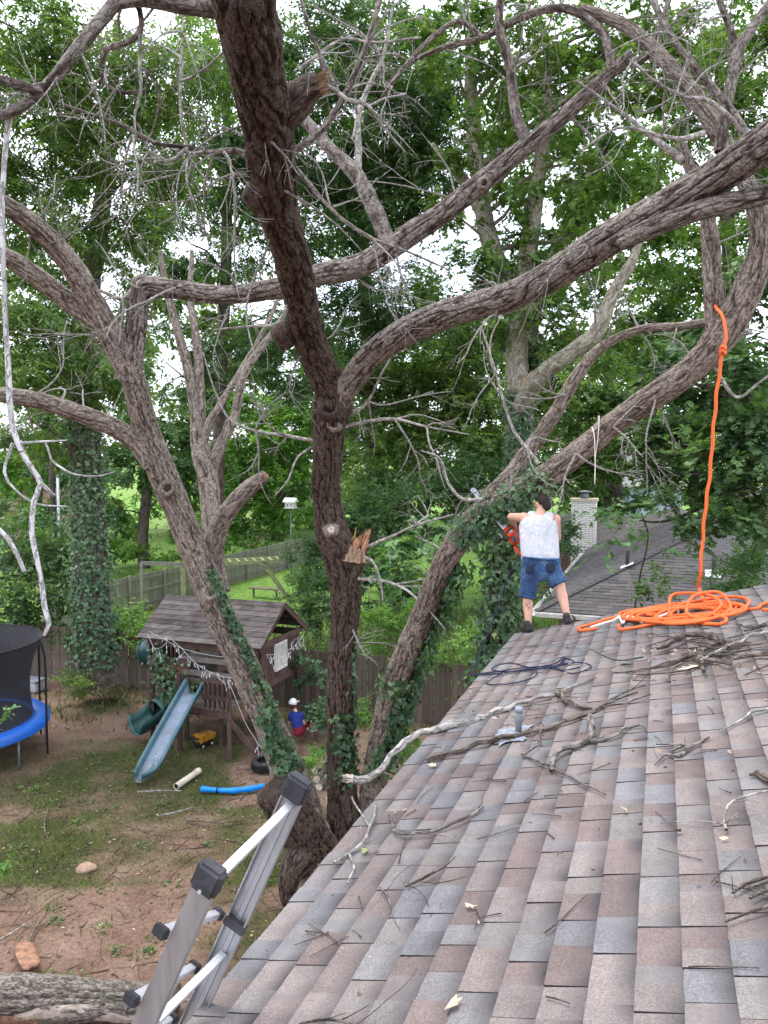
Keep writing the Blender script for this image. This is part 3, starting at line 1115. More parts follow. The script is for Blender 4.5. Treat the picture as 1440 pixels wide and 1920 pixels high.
_, XB, RB = limb('broken_limb', [(396, 1075, 11.5, 26), (398, 1045, 11.5, 34), (410, 990, 11.4, 36), (434, 950, 11.3, 34), (468, 914, 11.2, 30), (498, 892, 11.1, 22)], M['bark_lean'], tA, 10, 30, 0.03)
splinters('torn_end', P(488, 900, 11.12), P(512, 880, 11.05) - P(470, 912, 11.2), 0.075, 0.16, tA, 4)
limb('cut_stub', [(600, 1600, 11.5, 76.5), (560, 1548, 11.35, 81.6), (527, 1502, 11.2, 74.8), (508, 1478, 11.15, 66.3)], M['bark_dark'], tA, 12, 84, 0.024)
limb('burl', [(585, 1590, 11.4, 49.0), (562, 1612, 11.2, 56.3), (545, 1640, 11.05, 45.3), (540, 1670, 11.0, 33.0), (541, 1695, 11.0, 24.5)], M['bark_dark'], tA, 13, 84, 0.024, rough=2.2)
knot('branch_scar', 396, 1107, 11.05, 0.105, tA, P(640, 1000, 2) - P(395, 1107, 11), ring=M['bark_scar'], on=(XA, RA))
knot('branch_scar', 314, 915, 10.62, 0.085, tA, hollow=False, facemat=M['bark_lean'], on=(XA, RA))
knot('branch_scar', 262, 532, 10.0, 0.075, tA, P(200, 500, 7) - P(258, 530, 10), False, on=(XA3, RA3))
knot('branch_scar', 908, 343, 8.62, 0.05, tA, P(1100, 400, 5) - P(905, 342, 8.6), True, ring=M['bark_scar'], on=(XA3, RA3))

# --- B: dark middle trunk
tB = thing('tree', 'dark bare tree in the middle, trunk forking high above a pale sawn knot', 'tree', G(650, 1600), GRP)
_, XM, RM = limb('trunk', [(652, 1610, 11.9, 80.6), (645, 1540, 11.9, 62.0), (640, 1450, 11.9, 51.2), (637, 1350, 11.8, 47.3), (640, 1230, 11.7, 46.5), (648, 1120, 11.5, 54.6), (641, 1050, 11.3, 61.4), (621, 990, 11.1, 60.5), (612, 920, 10.9, 53.0), (614, 860, 10.6, 54.9), (617, 800, 10.3, 64.3), (623, 755, 10.1, 71.9), (618, 722, 9.95, 62.4), (588, 660, 9.5, 60.5), (572, 600, 9.0, 62.4), (560, 540, 8.4, 63.4), (541, 460, 7.6, 66.2), (520, 390, 6.9, 77.5), (510, 310, 6.2, 92.8), (499, 220, 5.6, 94.6), (481, 130, 5.0, 100.3), (466, 50, 4.5, 111.6), (452, -50, 4.05, 123.0)], M['bark_dark'], tB, 21, 110, 0.023, flare=0.25)
_, XR, RR_ = limb('limb', [(616, 850, 10.55, 20.4), (624, 795, 10.22, 34.0), (642, 742, 9.98, 42.2), (690, 675, 9.6, 46.2), (760, 622, 9, 49.0), (850, 585, 8.4, 51.0), (950, 558, 7.8, 53.0), (1040, 513, 7.2, 55.8), (1130, 455, 6.7, 58.5), (1230, 398, 6.2, 61.2), (1330, 340, 5.7, 66.6), (1420, 280, 5.3, 72.1), (1520, 215, 4.9, 76.2)], M['bark_limb'], tB, 22, 110, 0.023)
limb('limb', [(1170, 452, 6.4, 34.0), (1230, 424, 6.05, 35.7), (1300, 398, 5.8, 37.4), (1370, 380, 5.6, 39.1), (1440, 365, 5.45, 37.4), (1520, 345, 5.2, 35.7)], M['bark_limb'], tB, 23, 80, 0.022)
limb('torn_stub', [(530, 215, 5.65, 62), (556, 190, 5.55, 58), (580, 166, 5.5, 48), (598, 158, 5.48, 38)], M['bark_dark'], tB, 24, 30, 0.025, rough=1.8)
splinters('torn_end', P(594, 160, 5.48), P(622, 150, 5.44) - P(580, 166, 5.5), 0.075, 0.15, tB, 9, M['bare_wood'], 26)
limb('torn_stub', [(650, 1090, 11.35, 44), (664, 1050, 11.25, 42), (671, 1022, 11.2, 38)], M['bark_dark'], tB, 25, 26, 0.03)
splinters('torn_end', P(668, 1030, 11.15), Z3 * 1.0 + RGT * 0.35, 0.13, 0.34, tB, 12, None, 26)
splinters('torn_end', P(664, 1034, 11.1), Z3 * 1.0 + RGT * 0.15, 0.15, 0.2, tB, 13, M['bare_wood'], 22)
limb('burl', [(505, 380, 6.8, 70), (478, 362, 6.72, 58), (462, 352, 6.68, 40)], M['bark_dark'], tB, 26, 30, 0.025, rough=2)
limb('burl', [(545, 640, 9.2, 50), (530, 622, 9.1, 44), (521, 610, 9.05, 30)], M['bark_dark'], tB, 27, 26, 0.025, rough=2)
knot('branch_scar', 646, 724, 9.76, 0.085, tB, hollow=True, ring=M['bark_scar'], on=(XR, RR_))
knot('branch_scar', 626, 795, 10.05, 0.07, tB, hollow=True, ring=M['bark_scar'], on=(XM, RM))
knot('branch_scar', 621, 992, 10.88, 0.075, tB, hollow=False, ring=M['bark_scar'], on=(XM, RM))
knot('branch_scar', 617, 765, 10.05, 0.10, tB, hollow=False, facemat=M['bark_dark'], ring=M['bark_dark'], on=(XM, RM))

# --- C: trunk leaning right, being cut
tC = thing('tree', 'ivy-wrapped tree leaning right over the roof, being cut by the man', 'tree', G(690, 1590), GRP)
_, XC, RC = limb('trunk', [(683, 1610, 12.0, 62.2), (694, 1540, 12.1, 50.7), (707, 1430, 12, 45.4), (732, 1310, 11.7, 46.6), (770, 1210, 11.2, 45.4), (802, 1130, 10.7, 43.5), (836, 1050, 10.1, 42.2), (882, 985, 9.8, 50.0), (940, 940, 9.62, 51.4), (1000, 908, 9.5, 45.8), (1070, 860, 9.3, 41.7), (1150, 795, 9.0, 43.0), (1230, 740, 8.5, 45.8), (1300, 690, 8.3, 50.0), (1352, 630, 8.1, 57.8), (1402, 540, 7.9, 51.7), (1428, 450, 7.7, 41.1), (1414, 378, 7.6, 33.5), (1372, 295, 7.6, 31.9), (1310, 190, 7.7, 30.4), (1245, 112, 7.8, 25.9), (1175, 50, 8, 21.3), (1090, 15, 8.2, 16.7)], M['bark_lean'], tC, 31, 100, 0.024, flare=0.2)
limb('limb', [(872, 1010, 9.9, 19.2), (918, 935, 9.7, 29.4), (962, 885, 9.7, 29.4), (1010, 820, 9.65, 28.1), (1050, 760, 9.5, 25.6), (1085, 700, 9.4, 23.0), (1130, 650, 9.3, 18.5), (1200, 618, 9.1, 16.0), (1270, 612, 8.8, 15.3), (1335, 602, 8.4, 15.3)], M['bark_lean'], tC, 32, 72, 0.025)
limb('limb', [(1345, 640, 8.15, 37.4), (1340, 590, 8.15, 35.7), (1336, 520, 8.1, 32.3), (1332, 450, 8.05, 30.6), (1322, 390, 8.0, 25.5), (1300, 330, 7.9, 22.1), (1275, 270, 7.9, 18.7)], M['bark_lean'], tC, 33, 64, 0.025)
branch('branch', [(1362, 620, 8.05, 14), (1385, 626, 8.0, 9), (1410, 624, 8.0, 7)], tC, M['dead'], 34, 10)

# --- bare branches and dead twigs, each tree its own
BR = [
    (tB, 'bark_limb', [(462, 28, 4.5, 60), (400, 14, 4.5, 44), (340, 10, 4.4, 34), (270, -2, 4.35, 32), (222, 4, 4.3, 31), (198, 28, 4.3, 30), (150, 86, 4.25, 29), (100, 150, 4.2, 26), (64, 182, 4.2, 24), (28, 208, 4.15, 22), (-30, 224, 4.1, 20)]),
    (tB, 'bark_limb', [(78, 172, 4.2, 22), (40, 160, 4.1, 22), (0, 150, 4.0, 22), (-40, 145, 3.9, 20)]),
    (tB, 'bark_limb', [(250, -6, 4.35, 14), (262, 20, 4.4, 13), (263, 60, 4.5, 13), (232, 82, 4.5, 14), (198, 92, 4.55, 13), (190, 120, 4.6, 11), (198, 160, 4.6, 11), (236, 174, 4.65, 10), (268, 170, 4.7, 8)]),
    (tB, 'dead', [(263, 62, 4.5, 9), (262, 120, 4.5, 8), (264, 170, 4.5, 7), (252, 220, 4.5, 6), (256, 260, 4.5, 4)]),
    (tB, 'bark_limb', [(480, 305, 6.1, 16), (462, 292, 6.1, 15), (440, 282, 6.1, 14), (392, 286, 6.05, 13), (352, 276, 6.0, 11), (290, 268, 5.9, 9), (220, 232, 5.8, 7), (130, 200, 5.7, 5), (70, 172, 5.6, 4)]),
    (tB, 'dead', [(352, 276, 6.0, 9), (330, 296, 5.95, 8), (312, 302, 5.9, 7), (280, 285, 5.9, 5), (262, 320, 5.9, 4)]),
    (tB, 'dead', [(350, 275, 6.0, 8), (340, 220, 5.9, 8), (338, 150, 5.8, 7), (342, 60, 5.7, 6), (340, -20, 5.6, 5)]),
    (tB, 'bark_limb', [(548, 312, 6.15, 15), (566, 330, 6.1, 13), (602, 372, 6.0, 11), (646, 414, 5.9, 9), (700, 448, 5.8, 7), (760, 470, 5.7, 5), (840, 505, 5.6, 3)]),
    (tB, 'dead', [(600, 158, 5.48, 11), (622, 165, 5.5, 11), (650, 186, 5.5, 10), (690, 198, 5.5, 8), (716, 235, 5.5, 6), (760, 285, 5.5, 4)]),
    (tB, 'bark_limb', [(545, 290, 6.0, 17), (562, 276, 6.0, 16), (600, 248, 6.0, 15), (636, 198, 6.0, 14), (660, 150, 6.0, 13), (690, 76, 6.0, 12), (712, 0, 6.0, 11), (722, -50, 6, 10)]),
    (tB, 'bark_limb', [(642, 190, 6.0, 10), (618, 140, 6.0, 9), (596, 92, 6.0, 9), (576, 40, 6.0, 8), (560, -20, 6.0, 7)]),
    (tB, 'dead', [(548, 555, 8.5, 12), (520, 606, 8.6, 8), (470, 612, 8.6, 6), (400, 618, 8.6, 4)]),
    (tB, 'dead', [(648, 800, 10.2, 9), (690, 790, 10.1, 8), (740, 786, 10.0, 7), (800, 800, 9.9, 5), (880, 815, 9.8, 3)]),
    (tB, 'dead', [(655, 780, 10.2, 7), (690, 752, 10.1, 7), (716, 700, 10.0, 5), (740, 660, 9.9, 3)]),
    (tB, 'dead', [(592, 828, 10.5, 8), (540, 818, 10.4, 8), (480, 808, 10.3, 6), (430, 785, 10.2, 5), (402, 730, 10.1, 4), (380, 660, 10.0, 3)]),
    (tB, 'dead', [(590, 835, 10.5, 6), (558, 858, 10.4, 5), (540, 900, 10.4, 4), (515, 930, 10.4, 3)]),
    (tB, 'dead', [(678, 1030, 11.2, 8), (730, 1008, 11.0, 7), (780, 985, 10.8, 5), (850, 965, 10.6, 4)]),
    (tB, 'dead', [(672, 1085, 11.2, 8), (720, 1090, 11.0, 7), (760, 1105, 10.8, 6), (800, 1140, 10.6, 4), (835, 1180, 10.4, 3)]),
    (tB, 'dead', [(672, 1040, 11.2, 7), (700, 1055, 11.0, 6), (715, 1100, 10.9, 5), (718, 1130, 10.9, 3)]),
    (tB, 'bark_limb', [(1400, 260, 5.4, 22), (1375, 215, 5.4, 19), (1335, 165, 5.45, 17), (1290, 110, 5.5, 16), (1250, 55, 5.6, 15), (1215, -20, 5.7, 13)]),
    (tB, 'bark_limb', [(1350, 285, 5.6, 26), (1358, 220, 5.6, 25), (1372, 150, 5.6, 25), (1386, 92, 5.6, 24), (1412, 50, 5.6, 22), (1445, 5, 5.6, 20)]),
    (tB, 'bark_limb', [(1384, 96, 5.6, 17), (1370, 55, 5.6, 15), (1352, 10, 5.6, 14), (1340, -40, 5.6, 13)]),
    (tB, 'dead', [(1385, 235, 5.4, 12), (1330, 190, 5.3, 10), (1280, 180, 5.2, 8), (1225, 150, 5.1, 6), (1180, 110, 5.0, 4)]),
    (tA, 'bark_limb', [(730, 462, 9.25, 38), (706, 400, 9.4, 36), (668, 328, 9.6, 34), (620, 280, 9.8, 28), (562, 215, 10, 24), (500, 150, 10.2, 18), (440, 100, 10.4, 12)]),
    (tA, 'dead', [(670, 332, 9.6, 18), (672, 280, 9.6, 16), (672, 220, 9.6, 14), (690, 165, 9.6, 11), (720, 100, 9.6, 8), (735, 20, 9.6, 6)]),
    (tA, 'bark_limb', [(990, 270, 8.55, 26), (968, 218, 8.5, 23), (956, 125, 8.4, 22), (936, 45, 8.3, 21), (942, -30, 8.2, 19)]),
    (tA, 'bark_limb', [(1168, 110, 8.05, 24), (1196, 116, 8, 20), (1222, 90, 7.95, 16), (1242, 40, 7.9, 13), (1260, -20, 7.9, 11)]),
    (tA, 'bark_limb', [(1150, 130, 8.1, 22), (1128, 60, 8.1, 18), (1062, 16, 8.2, 18), (985, 30, 8.3, 17), (905, 70, 8.4, 15), (830, 90, 8.5, 12), (770, 118, 8.6, 9), (722, 160, 8.7, 6)]),
    (tA, 'bark_limb', [(905, 72, 8.4, 14), (860, 40, 8.4, 13), (800, 80, 8.4, 12), (740, 150, 8.4, 11), (715, 185, 8.4, 8)]),
    (tA, 'dead', [(255, 540, 10.15, 16), (228, 560, 10.1, 10), (180, 545, 10.0, 7), (130, 570, 9.9, 5)]),
    (tA, 'dead', [(560, 130, 7.5, 9), (640, 75, 7.4, 7), (700, 80, 7.3, 6), (790, 70, 7.2, 5)]),
    (tC, 'dead', [(1340, 690, 8.2, 10), (1380, 745, 8.2, 7), (1420, 720, 8.1, 5), (1460, 690, 8.0, 4)]),
    (tC, 'dead', [(1010, 870, 9.2, 10), (960, 800, 9.3, 7), (930, 700, 9.4, 5), (905, 620, 9.5, 4)]),
    (tC, 'dead', [(905, 935, 9.4, 8), (868, 936, 9.4, 7), (840, 905, 9.4, 6), (825, 860, 9.4, 5), (790, 845, 9.4, 3)]),
    (tC, 'dead', [(1280, 300, 7.9, 20), (1240, 270, 7.9, 13), (1190, 230, 7.9, 10), (1150, 200, 7.9, 7), (1080, 150, 7.9, 4)]),
    (tC, 'dead', [(1320, 250, 7.65, 14), (1280, 260, 7.6, 11), (1240, 255, 7.6, 9), (1160, 240, 7.6, 6), (1085, 285, 7.6, 4)]),
]
for i, (t, mt, rows) in enumerate(BR):
    rows = [(a_, b_, d_, w_ * .85) for a_, b_, d_, w_ in rows]
    branch('branch', rows, t, M[mt], 50 + i, 12 if rows[0][3] > 12 else 8, 0.05)

tD = thing('hanging_branch', 'pale broken branch hanging straight down at the left edge of the view', 'branch', P(85, 1190, 4.3))
branch('stem', [(22, 195, 4.16, 16), (12, 262, 4.2, 9.4), (4, 400, 4.2, 9.4), (10, 590, 4.2, 9.4), (16, 700, 4.2, 10.1), (22, 790, 4.2, 10.8), (38, 840, 4.2, 10.8), (62, 882, 4.2, 10.8), (76, 906, 4.2, 10.1), (64, 940, 4.2, 9.4), (60, 1000, 4.2, 9.4), (76, 1080, 4.2, 9.4), (84, 1140, 4.2, 9.4), (92, 1170, 4.2, 8.6), (83, 1192, 4.2, 5.8)], tD, M['dead_pale'], 91, 12, 0.04)
branch('branch', [(70, 900, 4.2, 7.9), (86, 915, 4.2, 7.2), (102, 930, 4.2, 6.5)], tD, M['dead_pale'], 92, 8)
branch('branch', [(24, 830, 4.2, 5.8), (8, 885, 4.2, 5.8), (30, 920, 4.2, 4.3), (70, 945, 4.2, 3.6), (128, 950, 4.2, 2.9)], tD, M['dead_pale'], 93, 8)
branch('branch', [(28, 832, 4.2, 5.0), (80, 828, 4.2, 4.3), (124, 826, 4.2, 2.9)], tD, M['dead_pale'], 94, 8)
branch('branch', [(86, 830, 4.2, 3.6), (96, 862, 4.2, 3.6), (140, 890, 4.2, 3.6), (190, 892, 4.2, 2.9), (216, 884, 4.2, 2.2)], tD, M['dead_pale'], 95, 8)
tE = thing('hanging_branch', 'short pale twig hanging low beside the left edge, above the trampoline', 'branch', P(46, 1072, 4.2))
branch('stem', [(-40, 960, 4.2, 8), (-10, 985, 4.2, 8), (14, 1008, 4.2, 8), (32, 1040, 4.2, 8), (46, 1072, 4.2, 7)], tE, M['dead_pale'], 96, 8)


def tw(px, py, d, dx, dy, dd, L, w):
    p = P(px, py, d)
    v = P(px + dx, py + dy, d + dd) - p
    return (p, v, L, w * d / FPX / 2)


rg = np.random.default_rng(77)
sB = []
for px, py, d in ((340, 280, 6), (400, 286, 6.05), (290, 268, 5.9), (338, 150, 5.8), (340, 60, 5.7), (198, 130, 4.6), (262, 130, 4.5), (150, 90, 4.25), (230, 10, 4.3), (100, 150, 4.2), (60, 185, 4.2), (300, 0, 4.4), (470, 230, 5.6), (520, 300, 6.2), (530, 420, 7.2), (480, 330, 6.3), (420, 284, 6), (380, 285, 6), (250, 250, 5.85), (310, 300, 5.9)):
    for q in range(2):
        sB.append(tw(px, py, d, rg.normal(-20, 80), rg.normal(30, 70), rg.normal(0, .6), rg.uniform(0.55, 1.25) * d / 5.5, rg.uniform(4, 7)))
for px, py, d in ((690, 80, 6), (650, 170, 6), (600, 100, 6), (620, 390, 6), (700, 450, 5.8), (690, 200, 5.5)):
    for q in range(2):
        sB.append(tw(px, py, d, rg.normal(50, 70), rg.normal(0, 80), rg.normal(0, .5), rg.uniform(0.5, 1.1), rg.uniform(4, 6)))
for px, py, d in ((1290, 110, 5.5), (1340, 170, 5.5), (1370, 150, 5.6), (1360, 30, 5.6), (1250, 60, 5.6), (1330, 300, 5.7), (1240, 370, 6.1), (1100, 450, 6.8), (930, 590, 7.8), (1000, 560, 7.5), (1280, 180, 5.2)):
    for q in range(2):
        sB.append(tw(px, py, d, rg.normal(-30, 80), rg.normal(-20, 80), rg.normal(0, .5), rg.uniform(0.45, 1.0), rg.uniform(4, 6)))
for px, py, d in ((740, 786, 10), (690, 752, 10.1), (800, 800, 9.9), (480, 808, 10.3), (430, 785, 10.2), (540, 818, 10.4), (640, 740, 10), (600, 640, 9.4), (640, 1085, 11.3), (740, 1095, 10.9), (780, 985, 10.8), (640, 1210, 11.6), (660, 1180, 11.5)):
    for q in range(2):
        sB.append(tw(px, py, d, rg.normal(60 if px > 620 else -50, 60), rg.normal(20, 60), rg.normal(0, .4), rg.uniform(0.6, 1.3), rg.uniform(3.5, 5)))
twigs('dead_twigs', sB, M['dead'], tB, 5, levels=2, kids=3, curl=0.5, droop=0.25)
sA = []
for px, py, d in ((180, 575, 9.8), (220, 640, 10.1), (130, 500, 9.5), (60, 430, 9), (110, 760, 10.2), (160, 780, 10.4), (50, 750, 10), (260, 540, 10), (330, 540, 10), (120, 555, 9.8), (230, 560, 10), (440, 550, 10), (660, 500, 9.4), (740, 470, 9.2), (860, 380, 8.9), (930, 320, 8.7), (1060, 210, 8.4), (1130, 150, 8.2), (960, 130, 8.4), (990, 30, 8.3), (830, 90, 8.5), (760, 110, 8.5), (1060, 20, 8.2), (670, 220, 9.6), (562, 215, 10), (620, 280, 9.8), (1200, 110, 8), (880, 60, 8.4), (720, 140, 8.6)):
    for q in range(2):
        sA.append(tw(px, py, d, rg.normal(0, 80), rg.normal(-15, 80), rg.normal(0, .5), rg.uniform(0.6, 1.5), rg.uniform(3.5, 6)))
twigs('dead_twigs', sA, M['dead'], tA, 6, levels=2, kids=3, curl=0.5, droop=0.1)
sC = []
for px, py, d in ((1300, 690, 8.2), (1230, 745, 8.4), (1150, 800, 8.6), (1080, 850, 8.8), (1380, 590, 8), (1200, 618, 9.1), (1130, 650, 9.2), (1060, 740, 9.4), (1270, 612, 8.8), (1010, 820, 9.5), (960, 880, 9.4), (1372, 300, 7.6), (1310, 190, 7.7), (1245, 112, 7.8), (1190, 230, 7.9), (1240, 255, 7.6), (930, 700, 9.4), (940, 740, 9.4), (1420, 430, 7.7), (1330, 460, 8), (850, 1040, 10), (780, 1200, 11.1)):
    for q in range(2):
        sC.append(tw(px, py, d, rg.normal(0, 80), rg.normal(0, 80), rg.normal(0, .5), rg.uniform(0.5, 1.2), rg.uniform(3.5, 5.5)))
twigs('dead_twigs', sC, M['dead'], tC, 7, levels=2, kids=3, curl=0.5, droop=0.15)


# ------------------------------------------------------------------ ivy
def ivy_on(X, R, i0, i1, side, spread, n, size, off, seed, name, parent, thick=0.06, kind='ivy', material=None):
    rg = np.random.default_rng(seed)
    T, N, B = frames(X)
    i = rg.integers(i0, i1, n)
    side = np.asarray(side, float)
    base = np.arctan2(B[i] @ side, N[i] @ side)
    # patchy
    pn = vnoise(np.c_[i * 0.045, np.full(n, seed * 1.0), np.zeros(n)], seed)
    a = base + rg.normal(0, spread, n) * (1 + 0.6 * pn)
    rad = N[i] * np.cos(a)[:, None] + B[i] * np.sin(a)[:, None]
    C = X[i] + rad * (R[i] + off + rg.random(n) ** 2 * thick)[:, None] + rg.normal(0, .02, (n, 3))
    D = rad * 0.35 + rg.normal(0, .5, (n, 3)) + np.array([0, 0, -0.8])
    Nn = rad + rg.normal(0, .35, (n, 3)) + np.array([0, 0, .3])
    tonev = np.clip(rg.normal(.5, .2, n) + 0.15 * pn, 0, 1)
    o = leaves(name, C, D, Nn, size * rg.uniform(.6, 1.25, n), kind, material or M['leaf_ivy'], parent, rg, rnd=tonev)
    # stems creeping up
    mb = MB()
    for q in range(5):
        a0 = rg.normal(0, spread * .7)
        idx = np.arange(i0, i1, 4)
        if len(idx) < 3:
            break
        bb = np.arctan2(B[idx] @ side, N[idx] @ side) + a0 + 0.25 * np.sin(idx * .03 + q * 2)
        rd = N[idx] * np.cos(bb)[:, None] + B[idx] * np.sin(bb)[:, None]
        mb.tube(X[idx] + rd * (R[idx] + .012)[:, None], 0.007, 5)
    s = mb.build('vine_stem', M['dead_dark'], parent, True)
    vv = np.array(mb.V)
    a = s.data.attributes.new('bk', 'FLOAT_VECTOR', 'POINT')
    a.data.foreach_set('vector', vv.astype(np.float32).ravel())
    return o


def idx_at(X, py):
    "index of the stem point nearest to picture row py"
    q = [abs(project(p)[1] - py) for p in X]
    return int(np.argmin(q))


iv = thing('ivy_vine', 'glossy ivy climbing the right side of the trunk leaning across the playset', 'ivy', G(600, 1640), 'ivy on the yard trees')
ivy_on(XA, RA, idx_at(XA, 1440), idx_at(XA, 1330), RGT * .35 - FWD * .9, 0.42, 330, 0.105, .02, 2, 'leaves', iv, 0.12)
ivy_on(XA, RA, idx_at(XA, 1335), idx_at(XA, 1060), RGT * .75 - FWD * .65, 0.22, 330, 0.085, .01, 3, 'leaves', iv, 0.06)
iv = thing('ivy_vine', 'ivy patches low on the dark middle trunk', 'ivy', G(650, 1600), 'ivy on the yard trees')
ivy_on(XM, RM, idx_at(XM, 1460), idx_at(XM, 1330), -FWD + RGT * .6, 0.8, 240, 0.09, .01, 4, 'leaves', iv, 0.09)
ivy_on(XM, RM, idx_at(XM, 1350), idx_at(XM, 1200), RGT - FWD * .2, 0.3, 130, 0.08, .01, 5, 'leaves', iv, 0.06)
iv = thing('ivy_vine', 'thick ivy hanging along the trunk that leans right over the roof', 'ivy', G(690, 1590), 'ivy on the yard trees')
ivy_on(XC, RC, idx_at(XC, 1440), idx_at(XC, 1250), RGT * .8 - FWD * .6, 0.75, 900, 0.10, .02, 6, 'leaves', iv, 0.20)
ivy_on(XC, RC, idx_at(XC, 1260), idx_at(XC, 1040), RGT * 1.0 - FWD * .1 - Z3 * .4, 0.5, 700, 0.085, .02, 7, 'leaves', iv, 0.24)
ivy_on(XC, RC, idx_at(XC, 1010), idx_at(XC, 885), -FWD * .8 - Z3 * .1, 0.85, 520, 0.07, .01, 8, 'leaves', iv, 0.07)
ivy_on(XC, RC, idx_at(XC, 985), idx_at(XC, 925), -Z3 - FWD * .3, 0.5, 160, 0.07, .03, 9, 'leaves', iv, 0.10)
# ------------------------------------------------------------------ trees and shrubs behind
LAREA = {'slim': .17, 'oval': .30, 'ivy': .55, 'maple': .62}
DENS = 2.1
LSZ = 0.72


def blob_leaves(name, blobs, kind, material, size, dens, nleaf, slen, parent, seed, droop=0.35, kind_tag=None):
    dens = dens * DENS
    size = size * LSZ
    rg = np.random.default_rng(seed)
    cs, rs, ns = [], [], []
    for b in blobs:
        px, py, d, rx, ry = b[:5]
        mult = b[5] if len(b) > 5 else 1.0
        c = P(px, py, d)
        ax, az = rx * d / FPX, ry * d / FPX
        cs.append(c)
        rs.append(np.array([ax, min(ax, 2.2), az]))
        ns.append(mult * dens * math.pi * ax * az / (LAREA[kind] * size ** 2) / nleaf)
    C, D, N, T = sprays(rg, cs, rs, ns, nleaf, slen, droop)
    k = C[:, 2] > 0.03
    C, D, N, T = C[k], D[k], N[k], T[k]
    return leaves(name, C, D, N, size * rg.uniform(.65, 1.3, len(C)), kind, material, parent, rg, kind_tag, T)


def bg_tree(name, label, base, trunk, blobs, kind, material, size, dens, seed, barkm='bark_bg', nleaf=9, slen=0.5, droop=.35, group=None, cat='tree', limbs=True, seg=18):
    t = thing(name, label, cat, base, group)
    _, X, R = limb('trunk', trunk, M[barkm], t, seed, seg, 0.10, 1.0)
    if limbs:
        rg = np.random.default_rng(seed + 100)
        mb = MB()
        for b in blobs:
            c = P(b[0], b[1], b[2])
            # leave the trunk somewhere below the clump
            cand = np.where(X[:, 2] < c[2] - 0.2)[0]
            if len(cand) == 0:
                continue
            i = cand[max(0, int(len(cand) * rg.uniform(.75, 1.0)) - 1)]
            p0, p3 = X[i], c + rg.normal(0, .2, 3)
            L = np.linalg.norm(p3 - p0)
            if L > 9:
                continue
            mid = (p0 + p3) / 2 + rg.normal(0, .10, 3) * L + Z3 * .06 * L
            path = spline(np.array([p0, mid, p3]), 0.35)
            path += rg.normal(0, .03, path.shape)
            r0 = min(R[i] * .55, .03 + .014 * L)
            mb.add(*tube_vf(path, np.linspace(r0, .02, len(path)), 6))
            for q in range(3):
                j = rg.integers(len(path) // 2, len(path))
                w = wander(path[j], rg.normal(0, 1, 3) + Z3 * .2, L * .3 + .3, rg, .15, .4)
                mb.add(*tube_vf(w, np.linspace(r0 * .35, .008, len(w)), 4))
        if mb.V:
            V = np.array(mb.V)
            mesh_np('limbs', V, mb.F, M[barkm], t, True, {'bk': V * np.array([1, 1, .3]), 'crev': np.full(len(V), .6)})
    blob_leaves('crown', blobs, kind, material, size, dens, nleaf, slen, t, seed + 7, droop)
    return t, X, R


WG = 'trees of the wood behind the yard'
# left: ivy-clad trunk with feathery crown
t1, X1, R1 = bg_tree('tree', 'tall tree at the left with ivy-smothered trunk standing at the fence', G(185, 1275),
                     [(190, 1285, 20.5, 84), (180, 1220, 20.5, 66), (172, 1100, 20.7, 60), (168, 950, 21, 56), (160, 830, 21, 52), (150, 700, 21.3, 46), (165, 560, 21.6, 40), (190, 400, 22, 32), (210, 200, 22.5, 22), (220, 40, 23, 12)],
                     [(40, 60, 19, 110, 85), (190, 150, 20, 120, 80, .8), (60, 230, 19, 120, 90), (235, 300, 21, 120, 70), (70, 400, 20, 100, 80), (210, 450, 22, 110, 80, .8), (60, 560, 19, 100, 80), (170, 660, 20, 110, 80), (40, 690, 18.5, 80, 70), (330, 120, 21, 110, 90, .8), (70, 810, 20, 70, 60, .6)],
                     'slim', M['leaf_slim'], .24, 2.9, 101, nleaf=11, slen=.55, droop=.6, group=WG)
ivy_on(X1, R1, idx_at(X1, 1245), idx_at(X1, 720), -FWD, 1.1, 3600, 0.115, .02, 14, 'ivy_leaves', t1, 0.26)
bg_tree('tree', 'dark leafy tree rising behind the left limb, between the leaning and middle trunks', G(410, 1120), [(410, 1150, 30, 24), (408, 950, 30, 22), (415, 700, 30.5, 22), (425, 450, 31, 20), (425, 200, 31, 14), (425, 60, 31, 7)],
        [(420, 80, 28, 120, 90, .8), (450, 220, 28, 110, 90), (370, 330, 29, 100, 80, .6), (440, 450, 29, 90, 70, .5), (330, 450, 27, 80, 60, .7), (500, 600, 29, 90, 70, .5), (440, 690, 28, 80, 60, .7), (320, 680, 27, 70, 70, .6), (560, 690, 29, 80, 60, .8), (490, 330, 29, 80, 70, .7)],
        'slim', M['leaf_dark'], .30, 2.6, 102, nleaf=11, slen=.6, droop=.5, group=WG)
bg_tree('tree', 'dense dark tree filling the gap just right of the forked dark trunk', G(690, 1040), [(690, 1060, 38, 30), (700, 900, 37, 28), (690, 650, 36, 26), (680, 400, 35, 22), (690, 200, 34, 14)],
        [(600, 110, 30, 90, 90, .9), (720, 90, 31, 110, 80, .7), (610, 280, 31, 110, 80), (750, 230, 31, 110, 100), (700, 380, 32, 110, 70), (790, 330, 31, 70, 80, .9), (610, 440, 32, 90, 70, .9), (740, 560, 33, 110, 70), (640, 620, 33, 80, 60, .8), (790, 180, 31, 60, 60)],
        'slim', M['leaf_dark'], .31, 2.9, 103, nleaf=11, slen=.65, droop=.5, group=WG)
